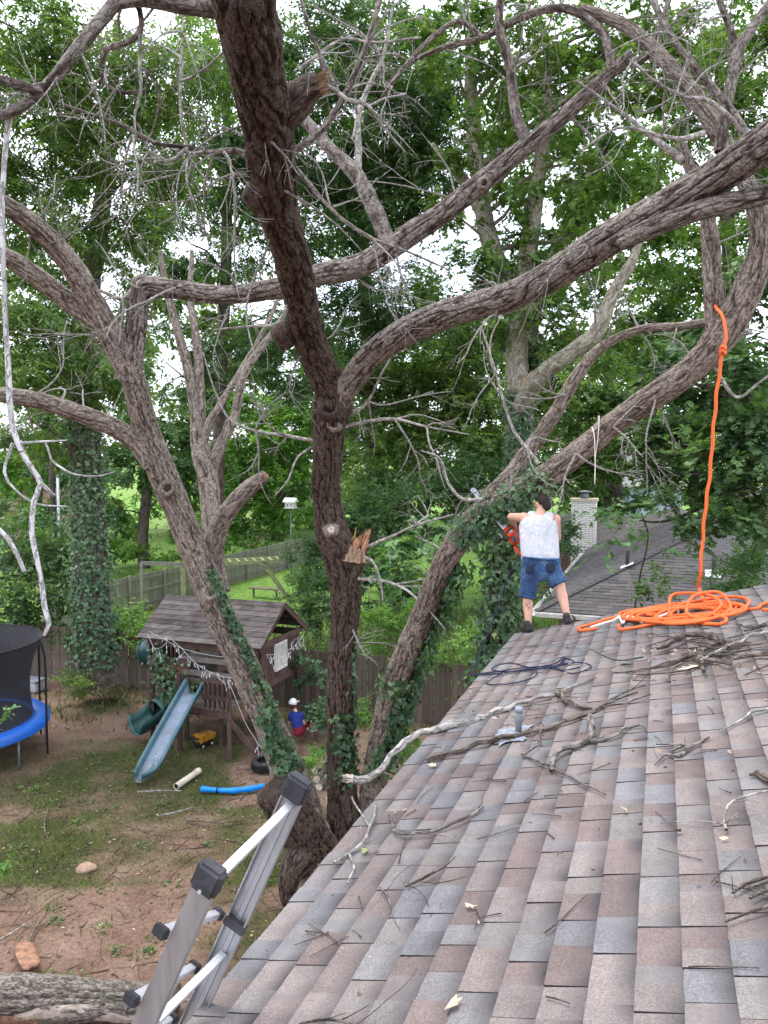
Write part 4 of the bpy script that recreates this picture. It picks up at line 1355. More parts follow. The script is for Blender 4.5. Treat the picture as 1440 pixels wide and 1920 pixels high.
bg_tree('tree', 'mid green tree behind the big limb, below the fork of the middle tree', G(800, 1020), [(800, 1030, 42, 24), (790, 850, 41, 22), (800, 680, 40, 18), (810, 540, 40, 10)],
        [(730, 680, 36, 90, 60), (830, 640, 37, 100, 70), (780, 760, 36, 110, 70), (880, 720, 37, 90, 70), (700, 800, 36, 80, 70), (850, 840, 35, 100, 70), (930, 800, 35, 80, 80), (720, 900, 34, 100, 70), (900, 600, 38, 70, 60, .7)],
        'oval', M['leaf_slim'], .30, 2.6, 104, nleaf=9, slen=.6, group=WG)
# pale sycamore
ts, XS, RS = bg_tree('sycamore_tree', 'pale-barked sycamore with airy lobed leaves seen against the white sky', G(975, 1000),
                     [(975, 1010, 27, 50), (972, 850, 27, 46), (970, 700, 27, 42), (966, 600, 27, 38), (950, 540, 27, 36), (915, 440, 27, 34), (900, 350, 27.3, 30), (885, 220, 27.6, 26), (880, 60, 28, 16)],
                     [(880, 90, 26, 90, 70, .55), (1000, 120, 26, 110, 80, .5), (1100, 180, 26, 100, 80, .45), (870, 250, 26, 60, 60, .5), (960, 330, 26, 90, 70, .4), (1080, 330, 26, 90, 80, .5), (1180, 300, 26, 90, 90, .45), (930, 450, 26, 80, 60, .6), (1050, 480, 26, 90, 70, .4), (1180, 460, 26, 90, 70, .35), (860, 520, 26, 80, 60, .8), (990, 590, 26, 80, 50, .7), (1100, 600, 26, 90, 60, .7), (1250, 380, 26, 80, 70, .5), (1060, 60, 26, 90, 60, .5), (1200, 130, 26, 90, 80, .4), (1010, 220, 26, 80, 60, .45), (960, 40, 26, 80, 50, .5), (1130, 30, 26, 90, 50, .55), (1250, 40, 26, 80, 50, .5), (1330, 20, 26, 80, 50, .5), (1150, 100, 26, 80, 50, .5), (800, 30, 26, 70, 50, .6), (1280, 160, 26, 80, 60, .45), (820, 400, 26, 40, 50, .3)],
                     'maple', M['leaf_syc'], .215, 3.1, 105, 'bark_pale', 7, .55, group=WG, seg=24)
ivy_on(XS, RS, idx_at(XS, 1000), idx_at(XS, 735), -FWD, 1.1, 1500, 0.15, .02, 16, 'ivy_leaves', ts, 0.25)
limb('limb', [(965, 590, 27, 34), (985, 500, 26.6, 34), (1000, 400, 26.3, 32), (1020, 250, 26, 24), (1030, 100, 26, 16)], M['bark_pale'], ts, 131, 22, .1)
limb('limb', [(905, 400, 27.2, 26), (870, 340, 27, 22), (835, 300, 27, 15), (810, 270, 27, 8)], M['bark_pale'], ts, 132, 16, .1)
limb('limb', [(972, 770, 26.8, 30), (985, 745, 26.2, 32), (1020, 700, 25.2, 32), (1080, 655, 24.2, 30), (1120, 620, 23.8, 28), (1150, 550, 23.5, 24), (1185, 490, 23.2, 18), (1210, 420, 23, 10)], M['bark_pale'], ts, 133, 22, .1)
splinters('torn_end', P(990, 722, 25.9), Z3 + RGT * .3, .22, .5, ts, 41)
bg_tree('tree', 'slanting ivy-covered tree limb against the sky, right of the sycamore trunks', G(960, 1000), [(960, 1020, 31, 40), (975, 800, 31, 36), (1000, 580, 31, 32), (1040, 480, 30.5, 30), (1080, 390, 30, 26), (1120, 310, 30, 20), (1150, 250, 30, 10)],
        [(1010, 520, 30, 34, 40, 1.3), (1050, 450, 30, 36, 40, 1.4), (1085, 380, 30, 42, 42, 1.4), (1120, 310, 30, 46, 40, 1.3), (980, 640, 30.5, 40, 60, 1.2)],
        'ivy', M['leaf_ivy'], .20, 2.6, 106, nleaf=7, slen=.4, group=WG)
# right: dark maple drooping in front of the neighbour's roof
bg_tree('maple_tree', 'dark green maple drooping over the neighbouring roof at the right edge', G(1620, 1300), [(1660, 1290, 15.5, 60), (1650, 1050, 15.2, 52), (1620, 800, 15, 46), (1580, 600, 15, 36), (1540, 480, 15, 20)],
        [(1340, 640, 14.5, 110, 60, .9), (1420, 580, 14, 90, 80), (1400, 720, 13.8, 110, 80), (1290, 720, 14.6, 80, 55, .8), (1350, 820, 13.6, 120, 70), (1430, 830, 13.3, 90, 80), (1260, 820, 14, 70, 50, .8), (1290, 900, 13.4, 90, 55), (1370, 930, 13.2, 80, 60), (1330, 980, 13, 70, 45, .9), (1255, 950, 13.3, 45, 30, .6), (1400, 880, 13.2, 80, 60), (1230, 700, 14.8, 60, 45, .6)],
        'maple', M['leaf_dark'], .165, 2.9, 107, 'bark_bg', 7, .40, group=WG, seg=20)
bg_tree('maple_tree', 'light green maple sprays hanging beside the white chimney', G(1180, 1160), [(1185, 1170, 17.5, 4), (1200, 1080, 16, 3), (1215, 1010, 14.5, 3), (1200, 955, 13.5, 2.5)],
        [(1130, 945, 13.4, 34, 18, .9), (1180, 975, 13.4, 30, 18, .9), (1140, 1010, 13.2, 34, 14, .55), (1120, 1045, 13.2, 22, 16, .5), (1210, 1020, 13.3, 34, 18, .6), (1090, 965, 13.4, 18, 12, .5)],
        'maple', M['leaf_grape'], .16, 1.5, 108, nleaf=5, slen=.3, limbs=False, seg=10)
bg_tree('tree', 'green tree crown in the upper right corner behind the arching limbs', G(1400, 1000), [(1400, 1000, 30, 40), (1390, 800, 30, 36), (1370, 500, 30, 28), (1350, 250, 30, 16), (1345, 60, 30, 8)],
        [(1300, 70, 29, 80, 60, .55), (1410, 120, 29, 80, 90, .9), (1330, 220, 29, 80, 80, .6), (1430, 300, 29, 60, 80), (1250, 210, 29, 70, 60, .45), (1330, 480, 29, 90, 60, .7), (1240, 540, 29, 80, 60, .6), (1400, 480, 29, 70, 70, .9), (1170, 640, 29, 80, 60, .8), (1290, 620, 29, 80, 60, .9), (1400, 40, 29, 70, 50, .7), (1260, 450, 29, 60, 50, .45)],
        'oval', M['leaf_syc'], .26, 2.2, 109, nleaf=8, slen=.55, group=WG)
bg_tree('tree', 'green tree behind the chimney, under the leaning cut trunk', G(1150, 960), [(1150, 960, 46, 34), (1150, 850, 46, 30), (1140, 700, 46, 20), (1140, 620, 46, 8)],
        [(1060, 760, 43, 80, 60), (1150, 700, 44, 90, 60), (1180, 800, 43, 90, 60), (1050, 860, 42, 70, 60), (1130, 880, 42, 80, 40), (1240, 830, 42, 80, 60), (1010, 700, 44, 70, 60, .8), (1200, 890, 42, 60, 30)],
        'oval', M['leaf_slim'], .34, 2.6, 110, nleaf=9, slen=.7, group=WG)
# small trees of the back yards
bg_tree('tree', 'small double-trunked dark tree standing beyond the far fence', G(268, 1062), [(270, 1066, 42, 22), (268, 1000, 42, 20), (275, 930, 42, 18), (285, 870, 42, 14), (280, 800, 42, 8)],
        [(250, 870, 41, 70, 50), (330, 850, 41, 60, 50), (290, 780, 41, 80, 50), (210, 930, 41, 50, 40, .8), (340, 930, 41, 40, 40, .8)],
        'oval', M['leaf_dark'], .34, 2.6, 111, nleaf=9, slen=.6, group=WG)
bg_tree('tree', 'leafy green tree behind the utility pole at the left', G(60, 1040), [(60, 1050, 46, 26), (70, 900, 46, 22), (90, 780, 46, 10)],
        [(40, 880, 44, 60, 60, .9), (130, 860, 44, 60, 60, .9), (60, 960, 43, 60, 50), (140, 960, 43, 50, 50), (110, 780, 45, 70, 50, .8), (230, 960, 45, 60, 50, .8)],
        'oval', M['leaf_bright'], .34, 2.4, 112, nleaf=9, slen=.6, group=WG)
bg_tree('tree', 'bright green tree behind the broken limb and the birdhouse', G(520, 1010), [(520, 1015, 52, 26), (525, 900, 52, 22), (520, 740, 52, 10)],
        [(440, 900, 50, 70, 60), (520, 830, 50, 80, 60), (560, 930, 49, 70, 60), (470, 790, 51, 60, 50), (600, 800, 50, 60, 60), (480, 980, 49, 70, 40), (570, 740, 51, 70, 50, .8), (420, 760, 51, 50, 50)],
        'oval', M['leaf_bright'], .36, 2.6, 113, nleaf=9, slen=.7, group=WG)
# far wood: one mass
rgw = np.random.default_rng(9)
wb = []
for i in range(84):
    px = rgw.uniform(-150, 1600)
    top = 560 if px < 700 else 640
    wb.append((px, rgw.uniform(top, 980), rgw.uniform(58, 72), rgw.uniform(60, 110), rgw.uniform(45, 80), rgw.uniform(.7, 1.1)))
for i in range(26):
    wb.append((rgw.uniform(-100, 820), rgw.uniform(60, 560), rgw.uniform(58, 70), rgw.uniform(50, 90), rgw.uniform(40, 70), rgw.uniform(.5, .9)))
for i in range(38):
    wb.append((rgw.uniform(820, 1500), rgw.uniform(60, 640), rgw.uniform(58, 70), rgw.uniform(50, 90), rgw.uniform(40, 70), rgw.uniform(.3, .55)))
o = blob_leaves('woodland', wb, 'oval', M['leaf_slim'], .74, 1.6, 9, 1.1, None, 200)
tag(o, 'far green wood closing the view behind the houses and fences', 'wood', kind='stuff')

# ------------------------------------------------------------------ shrubs, vines and undergrowth
def shrub(name, label, blobs, kind, material, size, dens, seed, nleaf=8, slen=.4, cat='shrub', group='shrubs along the fences', droop=.2):
    b0 = blobs[0]
    c = P(b0[0], b0[1], b0[2])
    base = np.array([c[0], c[1], gz(c[0], c[1])])
    t = thing(name, label, cat, base, group)
    rg = np.random.default_rng(seed + 1)
    srad = min(.010, .0006 + .006 * b0[4] * b0[2] / FPX)
    mb = MB()
    for b in blobs:
        q = P(b[0], b[1], b[2])
        for j in range(4):
            e = q + rg.normal(0, .5, 3) * np.array([b[3], b[3], b[4]]) * b[2] / FPX
            s = base + np.array([rg.normal(0, .25), rg.normal(0, .25), -.05])
            s[:2] += (q - base)[:2] * .7
            e[2] = max(e[2], min(.25, .1 + b0[4] * b0[2] / FPX))
            mb.add(*tube_vf(spline(np.array([s, (s + e) / 2 + rg.normal(0, .12, 3), e]), .2), srad, 5))
    V = np.array(mb.V)
    mesh_np('stems', V, mb.F, M['bark_bg'], t, True, {'bk': V, 'crev': np.full(len(V), .5)})
    blob_leaves('foliage', blobs, kind, material, size, dens, nleaf, slen, t, seed, droop)
    return t


shrub('shrub', 'dark bushy shrub at the left above the fence behind the trampoline', [(60, 1100, 23.5, 110, 60), (30, 1010, 24, 80, 60), (120, 1050, 24, 70, 60), (150, 1160, 22.8, 50, 30)], 'oval', M['leaf_dark'], .20, 2.4, 300)
shrub('shrub', 'green thicket beyond the far fence, left of the leaning trunk', [(300, 1020, 42.5, 60, 26), (215, 1035, 43, 50, 24), (350, 1000, 43, 46, 30), (240, 1000, 46, 60, 30), (390, 990, 45, 40, 30)], 'oval', M['leaf_bright'], .30, 2.0, 315)
shrub('shrub', 'loose green shrub between the ivy-clad trunk and the playset roof', [(232, 1150, 22.6, 44, 32), (250, 1180, 22, 40, 26), (215, 1190, 22, 30, 24)], 'oval', M['leaf_bright'], .15, 2.0, 301)
shrub('shrub', 'feathery blue-green bush just left of the middle trunk, behind the playset', [(590, 1062, 24.5, 50, 40), (580, 1112, 23.5, 46, 40), (598, 1145, 22.5, 34, 36), (612, 1025, 25.5, 36, 24)], 'slim', M['leaf_dark'], .20, 3.0, 302, 11, .4)
shrub('wild_vine', 'broad-leaved wild vine mound between the middle and the leaning trunk', [(790, 1000, 16, 62, 26), (730, 1030, 15.6, 56, 32), (770, 1060, 15.2, 46, 30), (840, 975, 16.5, 36, 22), (720, 1080, 15.5, 40, 28, .7)], 'ivy', M['leaf_grape'], .27, 1.9, 303, 6, .35, 'vine')
shrub('shrub', 'dark undergrowth behind the wild vine, right of the middle trunk', [(720, 1090, 24, 70, 60), (790, 1110, 24, 34, 44), (760, 960, 28, 100, 50), (680, 950, 29, 70, 50), (860, 900, 30, 90, 60)], 'oval', M['leaf_dark'], .24, 2.6, 304)
shrub('shrub', 'bright green weeds in front of the fence between the two right trunks', [(705, 1180, 20.5, 46, 44), (740, 1150, 21, 40, 34), (830, 1215, 18.8, 60, 26, .8), (880, 1200, 18.5, 40, 26, .8)], 'slim', M['leaf_bright'], .15, 2.0, 305, 9, .3)
shrub('shrub', 'low green weeds at the foot of the trunks behind the seated person', [(602, 1425, 15, 26, 20), (600, 1402, 15.6, 24, 14), (700, 1330, 16.5, 24, 30, .8), (760, 1390, 15.2, 40, 30, .6)], 'slim', M['leaf_bright'], .11, 1.8, 306, 9, .2)
shrub('ivy_hedge', 'dark ivy mass on the fence to the right of the playset', [(590, 1290, 18.0, 26, 60), (600, 1350, 17.5, 22, 30), (560, 1260, 18.6, 20, 30)], 'ivy', M['leaf_ivy'], .12, 2.0, 307, 6, .25, 'ivy')
shrub('shrub', 'leafy shrub growing in front of the neighbouring roof below the maple', [(1225, 1095, 15.5, 44, 22, .7), (1250, 1070, 16, 36, 18, .6), (1205, 1128, 15, 28, 16, .7)], 'oval', M['leaf_dark'], .14, 1.2, 308, 8, .3)
shrub('shrub', 'green shrub at the right edge rising behind the roof end', [(1410, 1060, 14.5, 50, 34), (1390, 1085, 13.8, 60, 22), (1440, 1020, 14.8, 40, 40, .8), (1340, 1088, 14, 40, 16)], 'slim', M['leaf_grape'], .15, 2.0, 309, 9, .3)
shrub('shrub', 'dark hedge behind the neighbouring house, right of the chimney', [(1180, 935, 46, 50, 20), (1230, 940, 45, 50, 20), (1130, 930, 46, 30, 18)], 'oval', M['leaf_dark'], .26, 2.4, 310)
shrub('shrub', 'dark shrub against the left wall of the neighbouring house', [(1055, 1010, 27, 24, 34), (1040, 985, 29, 26, 24), (1035, 1060, 23, 20, 26, .8), (1030, 1100, 20.5, 24, 18, .6)], 'oval', M['leaf_dark'], .17, 2.2, 311)
shrub('shrub', 'weedy green clump at the foot of the ivy-clad trunk by the fence', [(150, 1290, 19.6, 30, 18), (120, 1275, 20, 20, 14)], 'slim', M['leaf_slim'], .14, 1.8, 312, 9, .25)
shrub('shrub', 'small leafy weed in the near left part of the yard', [(12, 1610, 11.6, 22, 10), (6, 1625, 11.5, 16, 8)], 'oval', M['leaf_bright'], .08, 1.6, 313, 6, .12)
shrub('shrub', 'leafy twig tips poking in at the left edge over the trampoline pad', [(0, 1330, 13.5, 14, 10), (-14, 1350, 13.5, 14, 10)], 'oval', M['leaf_grape'], .14, 1.6, 314, 6, .2)
# ivy column below the man
tI = thing('ivy_clad_stump', 'dead stem completely wrapped in dark ivy below the man with the saw', 'ivy', G(930, 1560))
_, XI, RI = limb('trunk', [(915, 1560, 10.9, 60), (918, 1400, 10.8, 52), (925, 1250, 10.6, 48), (938, 1120, 10.4, 46), (944, 1010, 10.3, 40), (946, 985, 10.3, 30)], M['bark_bg'], tI, 140, 24, .05)
ivy_on(XI, RI, 4, len(XI) - 1, -FWD, 1.3, 3000, 0.085, .04, 15, 'ivy_leaves', tI, 0.22)
# ------------------------------------------------------------------ fences
M['fence'] = wood('fence_weathered', (0.075, 0.055, 0.045), (0.20, 0.155, 0.13), (9, 9, 0.7), green=(0.09, 0.085, 0.06))
M['fence_far'] = wood('fence_grey', (0.19, 0.18, 0.15), (0.36, 0.34, 0.29), (6, 6, 0.6), green=(0.20, 0.21, 0.15))


def shared(name, me, parent, mtx):
    o = bpy.data.objects.new(name, me)
    COL.objects.link(o)
    o.parent = parent
    if parent is not None and parent.type == 'EMPTY':
        o.matrix_parent_inverse = Matrix.Translation(-Vector(parent.location))
    o.matrix_basis = mtx
    return o


def board_mesh(name, w, h, t, material, ears=True):
    mb = MB()
    e = w * .22 if ears else 0.0
    out = [(-w / 2, 0), (w / 2, 0), (w / 2, h - e), (w / 2 - e, h), (-w / 2 + e, h), (-w / 2, h - e)]
    V = [(x, -t / 2, z) for x, z in out] + [(x, t / 2, z) for x, z in out]
    F = [tuple(range(6)), tuple(range(11, 5, -1))] + [(i, i + 6, (i + 1) % 6 + 6, (i + 1) % 6) for i in range(6)]
    me = bpy.data.meshes.new(name)
    me.from_pydata(V, [], F)
    me.update()
    me.materials.append(material)
    return me


def fence(name, label, p0, p1, h, bw, material, seed, front=-1, postw=.09, group='wooden board fences'):
    rg = random.Random(seed)
    p0, p1 = np.array([p0[0], p0[1], 0.0]), np.array([p1[0], p1[1], 0.0])
    L = np.linalg.norm(p1 - p0)
    d = (p1 - p0) / L
    s = np.array([-d[1], d[0], 0.0]) * front
    f = thing(name, label, 'fence', p0, group)
    ms = [board_mesh('board', bw * k, h, .018, material) for k in (.94, .97, .99)]
    ang = math.atan2(d[1], d[0])
    for i in range(int(L / bw)):
        c = p0 + d * (i + .5) * bw
        z = gz(c[0], c[1]) - .03 + rg.uniform(-.03, .025)
        shared('board', rg.choice(ms), f, Matrix.Translation((c[0], c[1], z)) @ Matrix.Rotation(ang, 4, 'Z') @ Matrix.Rotation(rg.gauss(0, .008), 4, 'Y') @ Matrix.Rotation(rg.gauss(0, .010), 4, 'X'))
    for zz in (.3, .85, h - .25):
        MB().beam(p0 + s * .035 + Z3 * zz, p1 + s * .035 + Z3 * zz, .04, .085).build('rail', material, f)
    for i in range(int(L / 2.4) + 1):
        c = p0 + d * min(i * 2.4, L) + s * .085
        MB().beam(c - Z3 * .2, c + Z3 * (h + .02), postw, postw).build('post', material, f)
    return f


fence('board_fence', 'weathered brown board fence running behind the playset and the tree trunks', AX(17.76, -19.6, 0), AX(17.76, -2.4, 0), 1.62, .145, M['fence'], 1, 1)
fence('board_fence', 'pale grey board fence running away between the back yards', AX(21.5, -20.8, 0), AX(58, -20.8, 0), 1.6, .18, M['fence_far'], 2, -1)

# ------------------------------------------------------------------ neighbouring house with hip roof
nh = thing('neighbour_house', 'neighbouring house with dark grey hip roof beyond the roof edge', 'house', AX(26, 1, 0))
M['far_shingle'] = None
m, n, b = mat('grey_shingle')
v = objco(n)
c1 = ramp(n, [(0.0, (0.058, 0.052, 0.052)), (1.0, (0.10, 0.09, 0.088))], attr(n, 'rnd'))
c1 = mixc_(n, .6, c1, ramp(n, [(.3, (.6, .6, .6)), (.7, (1.3, 1.3, 1.3))], noise(n, v, 60, 4, .8)), 'MULTIPLY')
n.links.new(c1, b.inputs['Base Color'])
b.inputs['Roughness'].default_value = .9
M['far_shingle'] = m


def tab_plane(name, o, a, up, nr, bounds, nrow, parent, seed, expo=.143, tab=.32):
    "courses of shingle tabs on a roof plane; bounds(u) gives the run along a"
    rg = random.Random(seed)
    V, F, R_ = [], [], []
    for k in range(nrow):
        u = k * expo
        l0, l1 = bounds(u + expo * .5)
        x = l0 - rg.random() * 0
        while x < l1 - .01:
            w = min(rg.uniform(.7, 1.3) * tab, l1 - x)
            base = len(V)
            th = rg.choice((.012, .02))
            for (xx, uu, hh) in ((x + .003, u, 0), (x + w - .003, u, 0), (x + w - .003, u + .2, -.012), (x + .003, u + .2, -.012), (x + .003, u, th), (x + w - .003, u, th), (x + w - .003, u + .2, .003), (x + .003, u + .2, .003)):
                V.append(o + a * xx + up * uu + nr * hh)
            F += [tuple(i + base for i in f) for f in ((4, 5, 6, 7), (0, 1, 5, 4), (1, 2, 6, 5), (3, 0, 4, 7))]
            R_ += [rg.random()] * 8
            x += w
    q = mesh_np(name, np.array(V), F, M['far_shingle'], parent, False, {'rnd': np.array(R_)})
    q['kind'] = 'stuff'
    return q


NK_E, NK_R, NZ, NW, NRISE = 19.1, -2.85, 2.7, 3.5, 1.6
NP = math.atan2(NRISE, NW)
cp, sp_ = math.cos(NP), math.sin(NP)
K0 = AX(NK_E, NK_R, NZ)
NEND = 41.0
U_ = NW / cp
nroof = MB()
A_, B_, C_, D_ = AX(NK_E, NK_R, NZ), AX(NK_E, NK_R + 2 * NW, NZ), AX(NEND, NK_R + 2 * NW, NZ), AX(NEND, NK_R, NZ)
P1, P2 = AX(NK_E + NW, NK_R + NW, NZ + NRISE), AX(NEND - NW, NK_R + NW, NZ + NRISE)
nroof.add([q - Z3 * .03 for q in (A_, B_, C_, D_, P1, P2)], [(0, 1, 4), (1, 2, 5, 4), (2, 3, 5), (3, 0, 4, 5), (3, 2, 1, 0)])
nr_o = nroof.build('roof', plain('far_felt', (.09, .08, .08), .95), nh)
nrow = int(U_ / .143)
tab_plane('shingle_tabs', A_, R3, E3 * cp + Z3 * sp_, -E3 * sp_ + Z3 * cp, lambda u: (u * cp, 2 * NW - u * cp), nrow, nr_o, 1)
LL = NEND - NK_E
tab_plane('shingle_tabs', A_, E3, R3 * cp + Z3 * sp_, -R3 * sp_ + Z3 * cp, lambda u: (u * cp, LL - u * cp), nrow, nr_o, 2)
tab_plane('shingle_tabs', B_, E3, -R3 * cp + Z3 * sp_, R3 * sp_ + Z3 * cp, lambda u: (u * cp, LL - u * cp), nrow, nr_o, 3)
# hip caps
for q0, q1 in ((A_, P1), (B_, P1), (P1, P2)):
    mb = MB()
    dd = (q1 - q0)
    nn = int(np.linalg.norm(dd) / .2)
    for i in range(nn):
        a, c = q0 + dd * i / nn, q0 + dd * (i + 1.15) / nn
        mb.beam(a + Z3 * .016, c + Z3 * .004, .2, .02)
    h = mb.build('hip_cap', M['far_shingle'], nr_o)
    h['kind'] = 'stuff'
# further wing
w0, w1, wz, wr = 35.5, 41.5, 2.6, 1.15
mb = MB()
for r0, r1 in ((-6.4, 16),):
    V = [AX(w0, r0, wz), AX(w0, r1, wz), AX(w1, r1, wz), AX(w1, r0, wz), AX((w0 + w1) / 2, r0, wz + wr), AX((w0 + w1) / 2, r1, wz + wr)]
    mb.add(V, [(0, 1, 5, 4), (2, 3, 4, 5), (3, 0, 4), (1, 2, 5), (3, 2, 1, 0)])
wing = mb.build('roof', plain('far_felt2', (.13, .115, .115), .95), nh)
pw = math.atan2(wr, (w1 - w0) / 2)
tab_plane('shingle_tabs', AX(w0, -6.4, wz + .03), R3, E3 * math.cos(pw) + Z3 * math.sin(pw), -E3 * math.sin(pw) + Z3 * math.cos(pw), lambda u: (0, 22.4), int(3.2 / .2), wing, 5, .2, .5)
# walls, gutter, fascia
mb = MB()
mb.hexa(AX((NK_E + NEND) / 2, NK_R + NW, 1.3), E3 * ((NEND - NK_E) / 2 - .5), R3 * (NW - .5), Z3 * 1.38)
mb.build('wall', M['brick'], nh)
mb = MB()
mb.hexa(AX((w0 + w1) / 2, 4.8, 1.25), E3 * ((w1 - w0) / 2 - .4), R3 * 10.8, Z3 * 1.33)
mb.build('wall', M['brick'], nh)
M['gutter'] = plain('white_gutter', (.70, .69, .66), .45, var=.1, dirt=(.4, .38, .33))


def gutter(a, c, out):
    mb = MB()
    out = np.asarray(out)
    prof = [(-.0, .0), (-.0, -.10), (.09, -.11), (.12, -.02), (.12, 0), (.105, 0), (.085, -.095), (.012, -.09), (.012, 0)]
    V = []
    for q in (a, c):
        for x, z in prof:
            V.append(q + out * x + Z3 * z)
    k = len(prof)
    F = [(i, (i + 1) % k, (i + 1) % k + k, i + k) for i in range(k)] + [tuple(range(k - 1, -1, -1)), tuple(range(k, 2 * k))]
    mb.add(V, F)
    return mb.build('gutter', M['gutter'], nh)


gutter(A_ - E3 * .02 - Z3 * .01, B_ - E3 * .02 - Z3 * .01, -E3)
gutter(A_ - R3 * .02 - Z3 * .01, D_ - R3 * .02 - Z3 * .01, -R3)
# white brick chimney
m, n, b = mat('white_brick')
bt = n.nodes.new('ShaderNodeTexBrick')
for k_, v_ in (('Scale', 1.0), ('Brick Width', .22), ('Row Height', .078), ('Mortar Size', .009)):
    bt.inputs[k_].default_value = v_
bt.inputs['Color1'].default_value = (.88, .85, .80, 1)
bt.inputs['Color2'].default_value = (.80, .76, .71, 1)
bt.inputs['Mortar'].default_value = (.33, .30, .27, 1)
sp2 = n.nodes.new('ShaderNodeSeparateXYZ')
n.links.new(objco(n), sp2.inputs[0])
cb = n.nodes.new('ShaderNodeCombineXYZ')
n.links.new(math_(n, 'ADD', math_(n, 'MULTIPLY', sp2.outputs[0], 1.0), math_(n, 'MULTIPLY', sp2.outputs[1], .62)), cb.inputs[0])
n.links.new(sp2.outputs[2], cb.inputs[1])
n.links.new(cb.outputs[0], bt.inputs['Vector'])
n.links.new(bt.outputs['Color'], b.inputs['Base Color'])
b.inputs['Roughness'].default_value = .85
bump(n, b, bt.outputs['Fac'], -.6, .012)
ce, cr = 33.6, -3.05
chim = MB().hexa(AX(ce, cr, 2.35), E3 * .36, R3 * .50, Z3 * 2.35).build('chimney', m, nh)
MB().hexa(AX(ce, cr, 4.74), E3 * .42, R3 * .56, Z3 * .06).build('crown', M['cut_pale'], chim)
MB().tube([AX(ce, cr, 4.79), AX(ce, cr, 5.02)], .17, 14).build('flue', M['pipe_grey'], chim, True)
MB().tube([AX(ce, cr, 5.06), AX(ce, cr, 5.1), AX(ce, cr, 5.14)], [.30, .30, .05], 14).build('flue_cap', M['pipe_grey'], chim, True)
M['lead_white'] = plain('pale_flashing', (.72, .73, .76), .5, .1, var=.12)
for px, py, pl in ((1176, 1062, 0), (1338, 1078, 1)):
    # stand on whichever roof plane the sight line meets
    v = ray(px, py)
    nn_, o_ = ((-R3 * sp_ + Z3 * cp, A_) if pl == 0 else (-E3 * sp_ + Z3 * cp, A_))
    t = np.dot(o_ - CAM, nn_) / np.dot(v, nn_)
    q = CAM + v * t
    pp = MB().tube([q - Z3 * .05, q + Z3 * .42], .05, 12).build('vent_pipe', M['asphalt_edge'], nh, True)
    mb = MB()
    u1 = (E3 if pl == 0 else R3)
    u2 = np.cross(nn_, u1)
    mb.hexa(q + nn_ * .03, u1 * .2, u2 * .18, nn_ * .012, .01)
    mb.build('flashing', M['lead_white'], pp)

# ------------------------------------------------------------------ farther houses
def small_house(label, c, w, dp, h, rise, wallm, roofm, yaw=YAW, win=True):
    e, r = np.array([math.sin(yaw), math.cos(yaw), 0]), np.array([math.cos(yaw), -math.sin(yaw), 0])
    c = np.array([c[0], c[1], 0.0])
    t = thing('house', label, 'house', c, 'houses beyond the back yards')
    MB().hexa(c + Z3 * h / 2, r * w / 2, e * dp / 2, Z3 * h / 2).build('wall', wallm, t)
    o = c + Z3 * h
    V = [o - r * (w / 2 + .4) - e * (dp / 2 + .4), o + r * (w / 2 + .4) - e * (dp / 2 + .4), o + r * (w / 2 + .4) + e * (dp / 2 + .4), o - r * (w / 2 + .4) + e * (dp / 2 + .4), o - r * (w / 2 + .4) + Z3 * rise, o + r * (w / 2 + .4) + Z3 * rise]
    V = [q - Z3 * .02 for q in V]
    MB().add(V, [(0, 1, 5, 4), (2, 3, 4, 5), (3, 0, 4), (1, 2, 5), (3, 2, 1, 0)]).build('roof', roofm, t)
    if win:
        for k in (-.28, .05, .3):
            q = c + r * w * k - e * (dp / 2 + .02) + Z3 * h * .55
            f = MB().hexa(q, r * .55, e * .03, Z3 * .65).build('window', M['white_trim'], t)
            MB().hexa(q - e * .035, r * .46, e * .01, Z3 * .56).build('pane', M['pane'], f)
    return t


m, n, b = mat('window_pane')
b.inputs['Base Color'].default_value = (.05, .06, .07, 1)
b.inputs['Roughness'].default_value = .08
M['pane'] = m
small_house('brown brick house partly hidden by the maple at the right edge', P(1490, 930, 42), 9, 6, 3.4, 1.6, M['brick'], plain('brown_roof', (.14, .11, .10), .9), YAW)
small_house('pinkish brick house glimpsed through leaves at the far left', P(30, 960, 64), 12, 7, 4.4, 2.6, plain('pink_brick', (.36, .22, .19), .9), plain('slate_roof', (.24, .26, .30), .85), .1)
small_house('blue-grey shed with pale roof behind the chimney', P(1190, 905, 62), 5, 5, 4.3, 2.4, plain('blue_siding', (.33, .38, .46), .7), plain('pale_roof', (.5, .48, .46), .8), 1.2, False)

# ------------------------------------------------------------------ poles, birdhouse, climbing frame of the back yard
t = thing('utility_pole', 'dark wooden utility pole at the left between the trees', 'pole', P(102, 1040, 40) * np.array([1, 1, 0]))
q = P(102, 1040, 40) * np.array([1, 1, 0])
MB().tube([q - Z3 * .3, q + Z3 * 4, q + Z3 * 8.2], [.15, .14, .12], 14).build('pole', plain('creosote_wood', (.055, .042, .036), .9, var=.4, scale=4), t, True)
MB().beam(q + Z3 * 7.7 - R3 * 1.1, q + Z3 * 7.7 + R3 * 1.1, .1, .12).build('crossarm', M['bark_bg'], t)
q = P(113, 1060, 37) * np.array([1, 1, 0])
t = thing('metal_post', 'thin pale metal post beside the dark utility pole', 'pole', q)
MB().tube([q - Z3 * .3, q + Z3 * 5.6], .065, 10).build('post', plain('galvanised', (.42, .45, .48), .45, .5), t, True)
MB().tube([q + Z3 * 5.6, q + Z3 * 5.72], [.08, .03], 10).build('cap', M['pipe_grey'], t, True)

